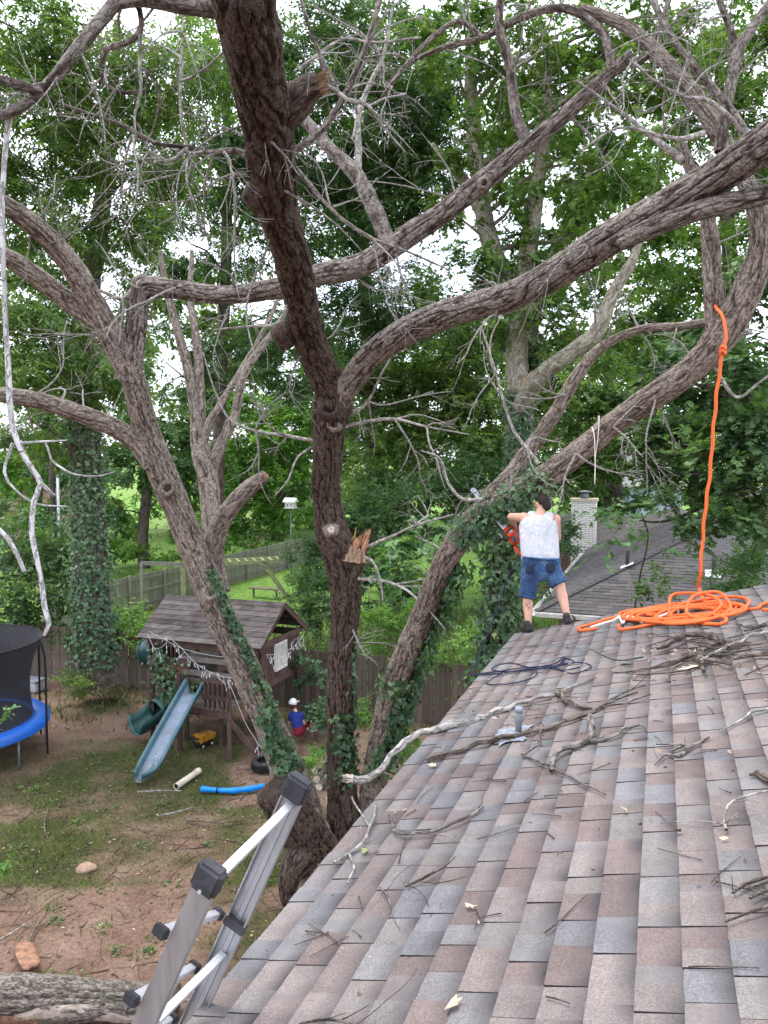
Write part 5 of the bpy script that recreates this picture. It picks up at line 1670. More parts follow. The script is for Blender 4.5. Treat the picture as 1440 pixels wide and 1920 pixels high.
q = P(546, 1030, 43) * np.array([1, 1, 0])
t = thing('birdhouse', 'white birdhouse on a thin pole in the back yard', 'birdhouse', q)
MB().tube([q - Z3 * .2, q + Z3 * 3.75], .04, 8).build('pole', M['pipe_grey'], t, True)
hb = q + Z3 * 3.75
box = MB().hexa(hb + Z3 * .16, R3 * .26, E3 * .2, Z3 * .16).build('box', M['white_trim'], t)
for k in (-.12, .12):
    MB().tube([hb + R3 * k - E3 * .202 + Z3 * .16, hb + R3 * k - E3 * .207 + Z3 * .16], .045, 10).build('entrance', M['hole'], box)
MB().add([hb + x * R3 * .36 + y * E3 * .3 + Z3 * .33 for x in (-1, 1) for y in (-1, 1)] + [hb + x * R3 * .36 + Z3 * .55 for x in (-1, 1)], [(0, 2, 5, 4), (1, 4, 5, 3), (0, 4, 1), (2, 3, 5), (0, 1, 3, 2)]).build('roof', M['lead_white'], t)
MB().hexa(hb - Z3 * .015, R3 * .34, E3 * .28, Z3 * .015).build('perch', M['white_trim'], t)

M['green_lumber'] = wood('mossy_lumber', (.22, .21, .13), (.46, .44, .28), (6, 6, 6), green=(.30, .36, .12))
mb0 = G(470, 1105)
t = thing('climbing_frame', 'mossy wooden monkey bars with a slanted ladder on the back lawn', 'climbing frame', mb0)
d1 = P(530, 1050, 33.4) - P(345, 1062, 32); d1[2] = 0; LB = np.linalg.norm(d1); d1 /= LB
d2 = np.array([-d1[1], d1[0], 0])
o0 = P(345, 1066, 32); o0[2] = 0
HB = 2.05
for k in (0, 1.0):
    MB().beam(o0 + d2 * k + Z3 * HB, o0 + d2 * k + d1 * LB + Z3 * HB, .05, .15).build('beam', M['green_lumber'], t)
for i in range(9):
    x = o0 + d1 * (LB * (.30 + .68 * i / 8)) + Z3 * (HB + .05)
    MB().beam(x - d2 * .05, x + d2 * 1.05, .05, .05).build('rung', M['green_lumber'], t)
MB().beam(P(265, 1056, 31) , o0 + d1 * .6 + Z3 * HB, .06, .16).build('beam', M['fence_far'], t)
MB().beam(P(265, 1056, 31) * np.array([1, 1, 0]), P(265, 1056, 31), .1, .1).build('post', M['fence_far'], t)
for k in (0, 1.0):
    MB().beam(o0 + d2 * k - Z3 * .05, o0 + d2 * k + Z3 * HB, .1, .1).build('post', M['green_lumber'], t)
le = o0 + d1 * (LB - .05)
lb = G(520, 1112); lb[2] = .02
for k in (0, .62):
    MB().beam(le + d2 * k - d1 * .8 + Z3 * HB, le + d2 * k + d1 * .45 + Z3 * .15, .05, .15).build('ladder_side', M['green_lumber'], t)
for i in range(6):
    f = (i + .5) / 6
    x = le - d1 * .8 + Z3 * HB + (d1 * 1.25 - Z3 * (HB - .15)) * f
    MB().hexa(x + d2 * .31, d1 * .09, d2 * .31, Z3 * .02).build('step', M['green_lumber'], t)
MB().hexa(G(497, 1120) + Z3 * .42, R3 * .75, E3 * .22, Z3 * .025).build('bench', M['fence'], t)
for k in (-.6, .6):
    MB().beam(G(497, 1120) + R3 * k, G(497, 1120) + R3 * k + Z3 * .4, .08, .08).build('leg', M['fence'], t)

# ------------------------------------------------------------------ the playset
M['play'] = wood('playset_redwood', (0.045, 0.028, 0.024), (0.125, 0.078, 0.066), (7, 7, 7))
M['play_grey'] = wood('playset_weathered', (0.09, 0.072, 0.062), (0.20, 0.165, 0.145), (7, 7, 7))
M['play_roof'] = wood('playset_roof_boards', (0.055, 0.043, 0.038), (0.185, 0.155, 0.14), (2.5, 8, 8))
M['play_red'] = wood('playset_new_board', (0.20, 0.085, 0.05), (0.33, 0.16, 0.10), (7, 7, 7))
PO = G(490, 1217, 2.35)
PO0 = np.array([PO[0], PO[1], 0.0])


def pl(a, b, z):
    return PO0 - R3 * a + E3 * b + Z3 * z


ps = thing('playset', 'wooden playset with gabled roof, railings and slides in the back yard', 'playset', pl(1.8, 1.2, 0))
RL, RW, EZ, RZ = 3.25, 2.35, 2.35, 3.14
rf = MB().beam(pl(.06, RW / 2, RZ - .10), pl(RL - .06, RW / 2, RZ - .10), .05, .14).build('roof', M['play'], ps)
rg = random.Random(4)
for side in (0, 1):
    e0 = pl(0, 0 if side == 0 else RW, EZ)
    up = (pl(0, RW / 2, RZ) - e0)
    Ls = np.linalg.norm(up); up /= Ls
    nn_ = np.cross(-R3, up); nn_ = nn_ if nn_[2] > 0 else -nn_
    nb = 9
    for k in range(nb):
        w = Ls / nb
        cuts = [0, RL] if rg.random() < .3 else [0, rg.uniform(.9, 2.6), RL]
        for c0, c1 in zip(cuts[:-1], cuts[1:]):
            mb = MB()
            ca = e0 - R3 * (c0 + c1) / 2 + up * (k + .5) * w + nn_ * (.016 + .004 * rg.random())
            u2 = up * (w / 2 + .016)
            tlt = nn_ * .008
            mb.hexa(ca, R3 * ((c1 - c0) / 2 - .004), u2 - tlt, nn_ * .009)
            mb.build('roof_board', M['play_roof'], rf)
for a in (.03, RL - .03):        # barge boards of the gables
    for b_ in (0, RW):
        MB().beam(pl(a, b_, EZ - .05), pl(a, RW / 2, RZ - .05), .03, .1).build('gable_board', M['play'], rf)
IN = .22
for a in (IN, 1.18, 2.1, RL - IN):
    for b_ in (IN, RW - IN):
        MB().beam(pl(a, b_, -.05), pl(a, b_, EZ - .02), .09, .09).build('post', M['play'], ps)
DZ = 1.52
for i in range(14):
    b_ = IN + (RW - 2 * IN) * (i + .5) / 14
    MB().hexa(pl(RL / 2, b_, DZ), R3 * (RL / 2 - IN + .05), E3 * ((RW - 2 * IN) / 28 - .004), Z3 * .018).build('deck_board', M['play_grey'], ps)
for b_ in (IN - .06, RW - IN + .06):
    MB().beam(pl(IN - .05, b_, DZ - .09), pl(RL - IN + .05, b_, DZ - .09), .035, .15).build('deck_beam', M['play'], ps)
    MB().beam(pl(IN - .05, b_, EZ - .10), pl(RL - IN + .05, b_, EZ - .10), .035, .17).build('header', M['play'], ps)
for a in (IN - .06, RL - IN + .06):
    MB().beam(pl(a, IN, DZ - .09), pl(a, RW - IN, DZ - .09), .035, .15).build('deck_beam', M['play'], ps)
    MB().beam(pl(a, IN, EZ - .10), pl(a, RW - IN, EZ - .10), .035, .15).build('header', M['play'], ps)
fb = IN - .085
for z, a0, a1, mt in ((1.86, 1.9, 3.08, 'play'), (1.74, 1.95, 3.08, 'play'), (1.93, .9, 2.2, 'play_grey'), (1.62, .75, 2.2, 'play_grey'), (1.80, .2, 1.1, 'play')):
    MB().beam(pl(a0, fb, z), pl(a1, fb, z), .03, .12).build('rail', M[mt], ps)
MB().beam(pl(2.16, fb - .02, 1.64), pl(2.55, fb - .02, 1.64), .03, .17).build('rail', M['play_red'], ps)
for i in range(8):
    a = 2.2 + i * .115
    MB().beam(pl(a, fb + .03, DZ), pl(a, fb + .03, EZ - .16), .025, .075, E3).build('slat', M['play'], ps)
for i in range(7):
    a = .25 + i * .13
    MB().beam(pl(a, fb + .03, DZ), pl(a, fb + .03, EZ - .16), .025, .085, E3).build('slat', M['play'], ps)
# closed gable room at the right with its window
for i in range(13):
    b_ = IN + .02 + (RW - 2 * IN - .04) * (i + .5) / 13
    if 4 <= i <= 7:
        MB().beam(pl(IN - .09, b_, DZ - .1), pl(IN - .09, b_, DZ + .10), .14, .025, R3).build('slat', M['play'], ps)
    else:
        MB().beam(pl(IN - .09, b_, DZ - .1), pl(IN - .09, b_, EZ - .02), .128, .022, R3).build('slat', M['play'], ps)
MB().beam(pl(IN - .12, IN - .1, DZ - .12), pl(IN - .12, RW - IN + .1, DZ - .12), .04, .13).build('rail', M['play'], ps)
MB().beam(pl(IN - .12, IN - .1, EZ - .02), pl(IN - .12, RW - IN + .1, EZ - .02), .04, .13).build('rail', M['play'], ps)
wb_ = IN + .02 + (RW - 2 * IN - .04) * 6.0 / 13
wf = MB()
for db in (-.27, .27):
    wf.beam(pl(IN - .12, wb_ + db, DZ + .10), pl(IN - .12, wb_ + db, EZ - .1), .05, .05)
for z in (DZ + .12, EZ - .12):
    wf.beam(pl(IN - .12, wb_ - .27, z), pl(IN - .12, wb_ + .27, z), .045, .05)
wfo = wf.build('window_frame', M['white_trim'], ps)
M['milky'] = plain('cloudy_plastic_pane', (.52, .52, .46), .25, var=.2, scale=5)
MB().hexa(pl(IN - .105, wb_, (DZ + EZ) / 2), R3 * .006, E3 * .26, Z3 * .30).build('pane', M['milky'], wfo)
# lower porch with the slide
LZ, LA0, LA1, LB = 1.06, .55, 1.72, -.50
for i in range(5):
    MB().hexa(pl((LA0 + LA1) / 2, LB + (i + .5) * .14, LZ), R3 * (LA1 - LA0) / 2, E3 * .066, Z3 * .018).build('deck_board', M['play_grey'], ps)
MB().beam(pl(LA0, LB, LZ - .1), pl(LA1 + .25, LB, LZ - .1), .035, .14).build('deck_beam', M['play'], ps)
for z in (1.32, 1.70):
    MB().beam(pl(LA0 - .05, LB - .02, z), pl(LA1 - .55, LB - .02, z), .03, .10).build('rail', M['play'], ps)
for i in range(6):
    a = LA0 + i * .115
    MB().beam(pl(a, LB + .02, LZ), pl(a, LB + .02, 1.74), .025, .075, E3).build('slat', M['play'], ps)
for a in (LA0, LA1 + .1):
    MB().beam(pl(a, LB + .05, -.03), pl(a, LB + .05, 1.75), .085, .085).build('post', M['play'], ps)
f1, f2 = G(488, 1422), G(298, 1380)
MB().beam(pl(LA0 + .25, LB, 1.15), f1, .085, .085).build('leg', M['play'], ps)
MB().beam(pl(LA0 - .2, LB + .5, 1.2), G(468, 1345) , .08, .08).build('leg', M['play'], ps)
MB().beam(pl(2.7, IN - .1, 1.40), G(352, 1352) + Z3 * .1, .035, .14).build('brace', M['play'], ps)
MB().beam(pl(2.05, IN - .15, 1.1), f2, .085, .085).build('leg', M['play'], ps)
# straight slide
M['slide'] = plain('faded_green_plastic', (.04, .11, .135), .32, var=.18, scale=3, bmp=.05, spec=.5, dirt=(.13, .17, .16))
M['slide_bed'] = plain('scuffed_slide_bed', (.19, .24, .30), .4, var=.2, scale=4, bmp=.05, dirt=(.16, .17, .14))
top = pl(1.45, LB - .03, 1.30)
bot = G(264, 1477)
hd = (bot - top) * np.array([1, 1, 0]); HL = np.linalg.norm(hd); hd /= HL
sd = np.array([-hd[1], hd[0], 0])
path = [top - hd * .18 + Z3 * .0, top, top + hd * HL * .12 - Z3 * .10, top + hd * HL * .5 - Z3 * .60, top + hd * HL * .82 - Z3 * 1.04, top + hd * HL * .93 - Z3 * 1.14, top + hd * HL * 1.04 - Z3 * 1.17]
path = spline(np.array(path), .08)
prof = [(-.25, .10), (-.25, .17), (-.225, .19), (-.20, .16), (-.185, .06), (-.15, .008), (0, 0), (.15, .008), (.185, .06), (.20, .16), (.225, .19), (.25, .17), (.25, .10)]
nP = len(prof)
V = []
for i, q in enumerate(path):
    f = i / (len(path) - 1)
    lift = .16 * math.exp(-((f) / .07) ** 2)
    taper = 1 - .6 * max(0, (f - .82) / .18) ** 2
    for x, z in prof:
        V.append(q + sd * x * taper + Z3 * (z + (lift if abs(x) > .17 else 0)))
F = [(i * nP + j, i * nP + j + 1, (i + 1) * nP + j + 1, (i + 1) * nP + j) for i in range(len(path) - 1) for j in range(nP - 1)]
fm = [1 if 4 <= j <= 7 else 0 for i in range(len(path) - 1) for j in range(nP - 1)]
so = mesh_np('slide', np.array(V), F, None, ps, True, mats=[M['slide'], M['slide_bed']], fmat=fm)
md = so.modifiers.new('thick', 'SOLIDIFY'); md.thickness = .012; md.offset = -1
# dry leaves lying in the slide
rl = np.random.default_rng(8)
nl = 420
ii_ = (len(path) * (.66 + .31 * rl.beta(1.6, 1.0, nl))).astype(int).clip(0, len(path) - 2)
C = path[ii_] + sd * (rl.normal(0, .045, (nl, 1)) + .05 * np.sin(ii_ * .35)[:, None]) + Z3 * .012 + (path[ii_ + 1] - path[ii_]) * rl.random((nl, 1))
o = leaves('leaf_litter', C, rl.normal(0, 1, (nl, 3)) * np.array([1, 1, .2]), rl.normal(0, .3, (nl, 3)) + Z3, rl.uniform(.02, .06, nl), 'slim', M['litter'], None, rl, rnd=rl.random(nl) * .55)
tag(o, 'brown dry leaves lying in the foot of the slide', 'leaf litter', kind='stuff')
# spiral tube slide
M['tube'] = plain('dark_green_plastic', (.008, .055, .05), .35, var=.15, scale=2, bmp=.04, spec=.5)
tp = spline(np.array([pl(2.8, .6, 1.93), pl(3.25, .55, 1.91), pl(3.46, .85, 1.72), pl(3.3, 1.35, 1.45), pl(2.85, 1.45, 1.2), pl(2.55, 1.05, .98), pl(2.6, .5, .76), pl(2.78, .1, .58)]), .08)
ts_ = MB().tube(tp, .34, 22, False).build('tube_slide', M['tube'], ps, True)
md = ts_.modifiers.new('thick', 'SOLIDIFY'); md.thickness = .015
for f in (.12, .34, .56, .78):
    i = int(f * len(tp))
    MB().tube(tp[i:i + 2], .365, 22, False).build('flange', M['tube'], ts_, True)
ex = spline(np.array([tp[-1], pl(2.85, -.1, .46), pl(2.93, -.3, .38), pl(3.0, -.48, .36)]), .08)
hp = [(-.30, .24), (-.27, .08), (-.18, -.08), (0, -.13), (.18, -.08), (.27, .08), (.30, .24)]
Te, Ne, Be = frames(ex)
V, F = [], []
for i, q in enumerate(ex):
    s = np.cross(Te[i], Z3); s /= np.linalg.norm(s)
    for x, z in hp:
        V.append(q + s * x + Z3 * z)
for i in range(len(ex) - 1):
    for j in range(6):
        F.append((i * 7 + j, i * 7 + j + 1, i * 7 + j + 8, i * 7 + j + 7))
xo = mesh_np('slide_exit', np.array(V), F, M['tube'], ts_, True)
md = xo.modifiers.new('thick', 'SOLIDIFY'); md.thickness = .02

# ivy on the playset railings
rl = np.random.default_rng(31)
t = thing('ivy_vine', 'ivy hanging over the front railing of the playset', 'ivy', pl(2.4, -.1, 1.0), 'ivy on the yard trees')
n_ = 460
cen = [(2.62, 1.85, .16, .25), (2.5, 1.45, .25, .25), (2.15, 1.3, .2, .25), (1.9, 1.05, .15, .2), (2.35, 1.05, .2, .25)]
w = rl.integers(0, 5, n_)
C = np.array([pl(cen[k][0] + rl.normal(0, cen[k][2]), IN - .14 - abs(rl.normal(0, .08)), cen[k][1] + rl.normal(0, cen[k][3])) for k in w])
leaves('leaves', C, rl.normal(0, .5, (n_, 3)) - Z3, rl.normal(0, .4, (n_, 3)) - E3 + Z3 * .4, rl.uniform(.06, .13, n_), 'ivy', M['leaf_ivy'], t, rl)
mb = MB()
for k in range(6):
    a = rl.uniform(1.9, 2.7)
    mb.tube(spline(np.array([pl(a, IN - .13, .05), pl(a + rl.normal(0, .15), IN - .14, .9), pl(a + rl.normal(0, .2), IN - .13, 1.9)]), .1), .008, 5)
mb.build('vine_stem', M['fence'], t, True)

# ------------------------------------------------------------------ icicle light strings
M['wire'] = plain('white_wire', (.42, .42, .41), .5, var=.1)
m, n, b = mat('clear_bulb')
b.inputs['Base Color'].default_value = (.6, .61, .63, 1)
b.inputs['Roughness'].default_value = .2
M['bulb'] = m


def lights(label, rows, drops, seed):
    rg_ = np.random.default_rng(seed)
    pts = spline(np.array([P(*r) for r in rows]), .05)
    t = thing('light_string', label, 'string lights', pts[0], 'icicle light strings on the playset')
    MB().tube(pts, .0055, 5).build('wire', M['wire'], t, True)
    for i in range(0, len(pts), max(1, int(.11 / .05))):
        if rg_.random() > drops:
            continue
        L = rg_.uniform(.03, .24)
        q = pts[i]
        e = q - Z3 * L + rg_.normal(0, .085, 3)
        d = MB().tube([q, (q + e) / 2 + rg_.normal(0, .012, 3), e], .0045, 4).build('drop', M['wire'], t)
        for f in (.5, 1.0):
            x = q + (e - q) * f
            MB().tube([x, x - Z3 * .02, x - Z3 * .055], [.006, .011, .004], 6).build('bulb', M['bulb'], d)


lights('upper icicle light string swagging from the playset eave corner', [(280, 1184, 17.5), (315, 1203, 17.2), (345, 1217, 17), (390, 1228, 16.7), (430, 1233, 16.5)], .12, 1)
lights('icicle light string drooping thickly across the front of the playset', [(318, 1196, 17.1), (340, 1215, 17), (365, 1242, 16.7), (390, 1258, 16.5), (412, 1267, 16.3), (438, 1271, 16.1)], .9, 2)
lights('light wire hanging from the porch down to the ground by the tyre', [(427, 1275, 16.1), (440, 1305, 15.9), (460, 1355, 15.8), (478, 1385, 15.7), (496, 1412, 15.6)], .1, 3)
lights('icicle light string along the gable end beside the window', [(500, 1228, 16.2), (520, 1226, 16.5), (545, 1216, 17.2), (562, 1200, 17.8), (570, 1188, 18.2)], .95, 4)
lights('short icicle light string at the left corner of the railing', [(276, 1188, 17.6), (284, 1205, 17.5), (290, 1216, 17.4), (305, 1212, 17.3), (318, 1196, 17.1)], .5, 5)

# ------------------------------------------------------------------ trampoline
tc = G(-84, 1353, .82)
tz = np.array([tc[0], tc[1], 0.0])
TR = 1.83
t = thing('trampoline', 'round trampoline with blue pad and black safety net at the left edge', 'trampoline', tz)
M['tpad'] = plain('blue_vinyl_pad', (.012, .12, .52), .4, var=.15, scale=3, bmp=.2, bscale=8, spec=.5)
M['tblack'] = plain('black_mat', (.012, .012, .014), .7)
th = np.arange(65) * 2 * math.pi / 64
ring = lambda r, z: np.c_[tz[0] + r * np.cos(th), tz[1] + r * np.sin(th), np.full(65, z)]
MB().tube(ring(TR - .03, .76), .03, 8, False).build('frame', M['pipe_grey'], t, True)
V, F = [], []
pr = [(TR - .32, .80), (TR - .30, .845), (TR - .17, .86), (TR + .0, .85), (TR + .05, .80), (TR + .045, .66)]
for r, z in pr:
    V += list(ring(r, z)[:64])
for i in range(len(pr) - 1):
    for j in range(64):
        F.append((i * 64 + j, i * 64 + (j + 1) % 64, (i + 1) * 64 + (j + 1) % 64, (i + 1) * 64 + j))
mesh_np('pad', np.array(V), F, M['tpad'], t, True)
V = list(ring(TR - .31, .80)[:64]) + [tz + Z3 * .78]
mesh_np('mat', np.array(V), [(j, (j + 1) % 64, 64) for j in range(64)], M['tblack'], t, True)
m, n, b = mat('safety_net')
b.inputs['Base Color'].default_value = (.018, .018, .024, 1)
b.inputs['Roughness'].default_value = .8
tr = n.nodes.new('ShaderNodeBsdfTransparent')
mx = n.nodes.new('ShaderNodeMixShader')
mx.inputs[0].default_value = .86
n.links.new(tr.outputs[0], mx.inputs[1]); n.links.new(b.outputs[0], mx.inputs[2])
n.links.new(mx.outputs[0], n.nodes['Material Output'].inputs['Surface'])
V, F = [], []
NZ_ = 8
for i in range(NZ_ + 1):
    f = i / NZ_
    rr_ = TR - .28 + .22 * f ** 2 - .05 * math.sin(f * math.pi)
    for j in range(64):
        V.append(tz + np.array([math.cos(th[j]), math.sin(th[j]), 0]) * (rr_ - .05 * abs(math.sin(th[j] * 4)) * math.sin(f * math.pi)) + Z3 * (.84 + 1.72 * f))
for i in range(NZ_):
    for j in range(64):
        F.append((i * 64 + j, i * 64 + (j + 1) % 64, (i + 1) * 64 + (j + 1) % 64, (i + 1) * 64 + j))
mesh_np('net', np.array(V), F, m, t, True)
MB().tube(ring(TR - .05, 2.56), .016, 6, False).build('top_band', M['tblack'], t, True)
for k in range(8):
    a = k * math.pi / 4 + .12
    q = tz + np.array([math.cos(a), math.sin(a), 0]) * (TR + .06)
    MB().tube(spline(np.array([q + Z3 * .02, q + Z3 * .9, q + Z3 * 2.2, q + Z3 * 2.6 - np.array([math.cos(a), math.sin(a), 0]) * .12]), .2), .024, 8).build('pole', M['tblack'], t, True)
    q2 = tz + np.array([math.cos(a + .3), math.sin(a + .3), 0]) * (TR - .05)
    MB().tube([q2 + Z3 * .0, q2 + Z3 * .74], .024, 8).build('leg', M['pipe_grey'], t, True)

# ------------------------------------------------------------------ things lying in the yard
t = thing('toy_truck', 'yellow toy dump truck under the playset', 'toy truck', G(383, 1398))
q = G(383, 1398); q[2] = gz(q[0], q[1])
ty = plain('toy_yellow', (.55, .27, .03), .45, var=.2, scale=10, dirt=(.3, .17, .06))
tk = plain('toy_black', (.02, .02, .02), .6)
fx = np.array([-.55, -.83, 0]); fx /= np.linalg.norm(fx); fy = np.array([-fx[1], fx[0], 0])
fl = lambda a, b_, z: q + fx * a + fy * b_ + Z3 * z
MB().hexa(fl(0, 0, .10), fx * .21, fy * .07, Z3 * .025, .01).build('chassis', tk, t)
cab = MB().hexa(fl(.15, 0, .20), fx * .06, fy * .09, Z3 * .075, .015).build('cab', ty, t)
MB().hexa(fl(.20, 0, .23), fx * .015, fy * .07, Z3 * .028).build('windscreen', tk, cab)
MB().hexa(fl(.225, 0, .145), fx * .03, fy * .09, Z3 * .035, .01).build('grille', tk, cab)
V = [fl(-.22, s * .10, .15) for s in (-1, 1)] + [fl(.08, s * .10, .15) for s in (-1, 1)] + [fl(-.27, s * .14, .27) for s in (-1, 1)] + [fl(.10, s * .14, .29) for s in (-1, 1)]
V += [v_ + (fl(-.08, 0, .22) - v_) * .12 + Z3 * .012 for v_ in V]
F = [(0, 1, 3, 2), (0, 4, 5, 1), (2, 3, 7, 6), (0, 2, 6, 4), (1, 5, 7, 3), (8, 10, 11, 9), (8, 9, 13, 12), (10, 14, 15, 11), (8, 12, 14, 10), (9, 11, 15, 13), (4, 12, 13, 5), (6, 7, 15, 14), (4, 6, 14, 12), (5, 13, 15, 7)]
MB().add(V, F).build('dump_bed', ty, t)
MB().hexa(fl(.14, 0, .30), fx * .08, fy * .13, Z3 * .008).build('cab_guard', ty, t)
for a in (.14, -.13):
    for s in (-1, 1):
        c = fl(a, s * .095, .062)
        wh = MB().tube([c - fy * .025, c + fy * .025], .062, 16).build('wheel', tk, t, True)
        MB().tube([c + fy * s * .026, c + fy * s * .028], .03, 10).build('hub', M['white_trim'], wh)

# tyre
q = G(500, 1440); q[2] = .10
t = thing('tyre', 'old black car tyre lying flat by the playset leg', 'tyre', q)
trs = []
V, F = [], []
prf = [(.20, .075), (.215, .10), (.27, .105), (.305, .085), (.318, .04), (.318, -.04), (.305, -.085), (.27, -.105), (.215, -.10), (.20, -.075), (.225, -.06), (.285, -.05), (.285, .05), (.225, .06)]
for i in range(36):
    a = i * 2 * math.pi / 36
    for r, z in prf:
        V.append(q + np.array([math.cos(a) * r, math.sin(a) * r, z + .015 * math.cos(a)]))
k = len(prf)
for i in range(36):
    for j in range(k):
        F.append((i * k + j, ((i + 1) % 36) * k + j, ((i + 1) % 36) * k + (j + 1) % k, i * k + (j + 1) % k))
to = mesh_np('casing', np.array(V), F, plain('old_rubber', (.022, .022, .023), .75, var=.4, scale=14, dirt=(.1, .09, .07)), t, True)
for i in range(36):
    a = (i + .5) * 2 * math.pi / 36
    d = np.array([math.cos(a), math.sin(a), 0])
    MB().hexa(q + d * .321 + Z3 * .015 * math.cos(a), d * .006, np.array([-d[1], d[0], 0]) * .018, Z3 * .06).build('tread_block', M['tblack'], to)

# white plastic pipe
a, c = G(330, 1481), G(374, 1451)
t = thing('plastic_pipe', 'cream plastic drain pipe lying on the grass near the slide', 'pipe', a)
ax = (c - a) / np.linalg.norm(c - a)
M['pvc'] = plain('cream_pvc', (.66, .59, .48), .45, var=.1, dirt=(.42, .34, .26))
po = MB().tube([a + Z3 * .065, c + Z3 * .075], .062, 18, False).build('tube', M['pvc'], t, True)
md = po.modifiers.new('thick', 'SOLIDIFY'); md.thickness = .008
MB().tube([a + Z3 * .066 + ax * .02, a + Z3 * .066 + ax * .025], .054, 16).build('bore', M['hole'], po)
MB().tube([c + Z3 * .075 - ax * .16, c + Z3 * .075 - ax * .05], .068, 18, False).build('coupling', M['pvc'], po, True)

# blue plastic edging
t = thing('blue_foam_strip', 'bright blue plastic pool noodle lying on the grass', 'pool noodle', G(436, 1487))
bp = spline(np.array([G(377, 1486) + Z3 * .07, G(405, 1487) + Z3 * .06, G(437, 1488) + Z3 * .06, G(470, 1485) + Z3 * .065, G(494, 1481) + Z3 * .08]), .04)
M['bluep'] = plain('blue_plastic', (.005, .22, .70), .35, var=.15, scale=5, bmp=.1)
MB().tube(bp, [.055 + .006 * math.sin(i * .9) - (.02 if abs(i / len(bp) - .27) < .03 else 0) for i in range(len(bp))], 14).build('foam', M['bluep'], t, True)
MB().tube(bp[int(len(bp) * .25):int(len(bp) * .25) + 2], .05, 14).build('tie', M['tblack'], t, True)

# short logs by the trunk
rg_ = np.random.default_rng(3)
for i, (p0, p1, w_, lab) in enumerate((((590, 1452), (612, 1436), 13, 'uppermost small sawn log behind the middle trunk'), ((594, 1468), (617, 1447), 14, 'middle small sawn log of the row behind the middle trunk'), ((598, 1482), (621, 1460), 14, 'lowest small sawn log of the row behind the middle trunk'))):
    a, c = G(*p0) + Z3 * .07, G(*p1) + Z3 * .07
    t = thing('sawn_log', lab, 'log', a, 'small sawn logs')
    r_ = w_ * 14.5 / FPX / 2
    limb('bark', None, M['bark_log'], t, 400 + i, 20, .04, pts=np.array([list(a) + [r_], list((a + c) / 2 + Z3 * .01) + [r_ * 1.03], list(c) + [r_]]), capend=False)
    dd = (c - a) / np.linalg.norm(c - a)
    MB().tube([a - dd * .004, a + dd * .01], r_ * 1.02, 18).build('cut_end', M['cut_pale'], t)
    MB().tube([c - dd * .01, c + dd * .004], r_ * 1.02, 18).build('cut_end', M['cut_pale'], t)
t = thing('wood_plank', 'short mossy plank lying left of the slide', 'plank', G(290, 1388))
MB().beam(G(283, 1392) + Z3 * .03, G(303, 1374) + Z3 * .03, .10, .05, bev=.006).build('plank', M['green_lumber'], t)
t = thing('garden_stone', 'pale stone lying in the bare yard soil', 'stone', G(162, 1628))
bm = bmesh.new()
bmesh.ops.create_icosphere(bm, subdivisions=3, radius=1)
q = G(162, 1628)
V = np.array([v_.co[:] for v_ in bm.verts])
V = V * (1 + .35 * fbm(V * 1.8, 4, 3))[:, None] * np.array([.16, .13, .07]) + q - Z3 * .005
F = [tuple(v_.index for v_ in f.verts) for f in bm.faces]
bm.free()
mesh_np('stone', V, F, plain('sandy_stone', (.29, .20, .145), .95, var=.3, scale=12, bmp=.6, bscale=30), t, True)
t = thing('storage_box', 'pale grey plastic box against the fence behind the trampoline', 'box', G(62, 1295))
q = G(62, 1295)
bx = MB().hexa(q + Z3 * .16, R3 * .30, E3 * .2, Z3 * .15, .03).build('body', plain('grey_box', (.42, .43, .44), .6, dirt=(.2, .19, .17)), t)
MB().hexa(q + Z3 * .325, R3 * .32, E3 * .22, Z3 * .02, .01).build('lid', M['lead'], t)

# fallen log at the lower left with its torn bark
t = thing('fallen_log', 'thick fallen log with torn bark across the lower left corner', 'log', G(120, 1895))
lg = lambda px, py, z=0.0: G(px, py, z)
pts = []
for px, py, dia in ((-120, 1862, .50), (0, 1868, .48), (130, 1872, .45), (255, 1876, .42), (330, 1880, .40)):
    c = G(px, py, dia * .5)
    c[2] = dia * .5 - .02
    pts.append(list(c) + [dia / 2])
_, XL, RL_ = limb('bark', None, M['bark_log'], t, 500, 80, .025, 1.2, pts=np.array(pts))
M['bare_grey'] = plain('weathered_bare_wood', (.40, .34, .28), .9, var=.4, scale=11, bmp=.6, bscale=50)
# exposed reddish and pale wood along the near lower flank, standing a little proud of the bark
T, N, B = frames(XL)
for nm, mt, i0, i1, a0, a1, o_ in (('torn_strip', M['bark_red'], .06, .60, .56, .86, .008), ('bare_strip', M['bare_grey'], .36, .94, .42, .66, .006)):
    V, F = [], []
    ids = range(int(i0 * len(XL)), int(i1 * len(XL)), 2)
    nn_ = 10
    rgx = np.random.default_rng(int(i0 * 100))
    for q_, i in enumerate(ids):
        f = q_ / len(ids)
        env = math.sin(min(1, max(0, f)) * math.pi) ** .35
        wv = .10 * vnoise(np.array([[q_ * .12, i0 * 9, 0]]), 3)[0]
        for j in range(nn_ + 1):
            e = a0 + wv + (a1 - a0) * (.5 + (j / nn_ - .5) * env)
            # angle measured from the top towards the camera side
            side = np.cross(T[i], Z3); side = side if side[1] < 0 else -side
            side /= np.linalg.norm(side)
            upv = np.cross(side, T[i]); upv = upv if upv[2] > 0 else -upv
            d = upv * math.cos(e * math.pi) + side * math.sin(e * math.pi)
            V.append(XL[i] + d * (RL_[i] * 1.02 + o_ * math.sin(j / nn_ * math.pi) + .004 * rgx.normal()))
    for q_ in range(len(ids) - 1):
        for j in range(nn_):
            F.append((q_ * (nn_ + 1) + j, q_ * (nn_ + 1) + j + 1, (q_ + 1) * (nn_ + 1) + j + 1, (q_ + 1) * (nn_ + 1) + j))
    mesh_np(nm, np.array(V), F, mt, t, True)
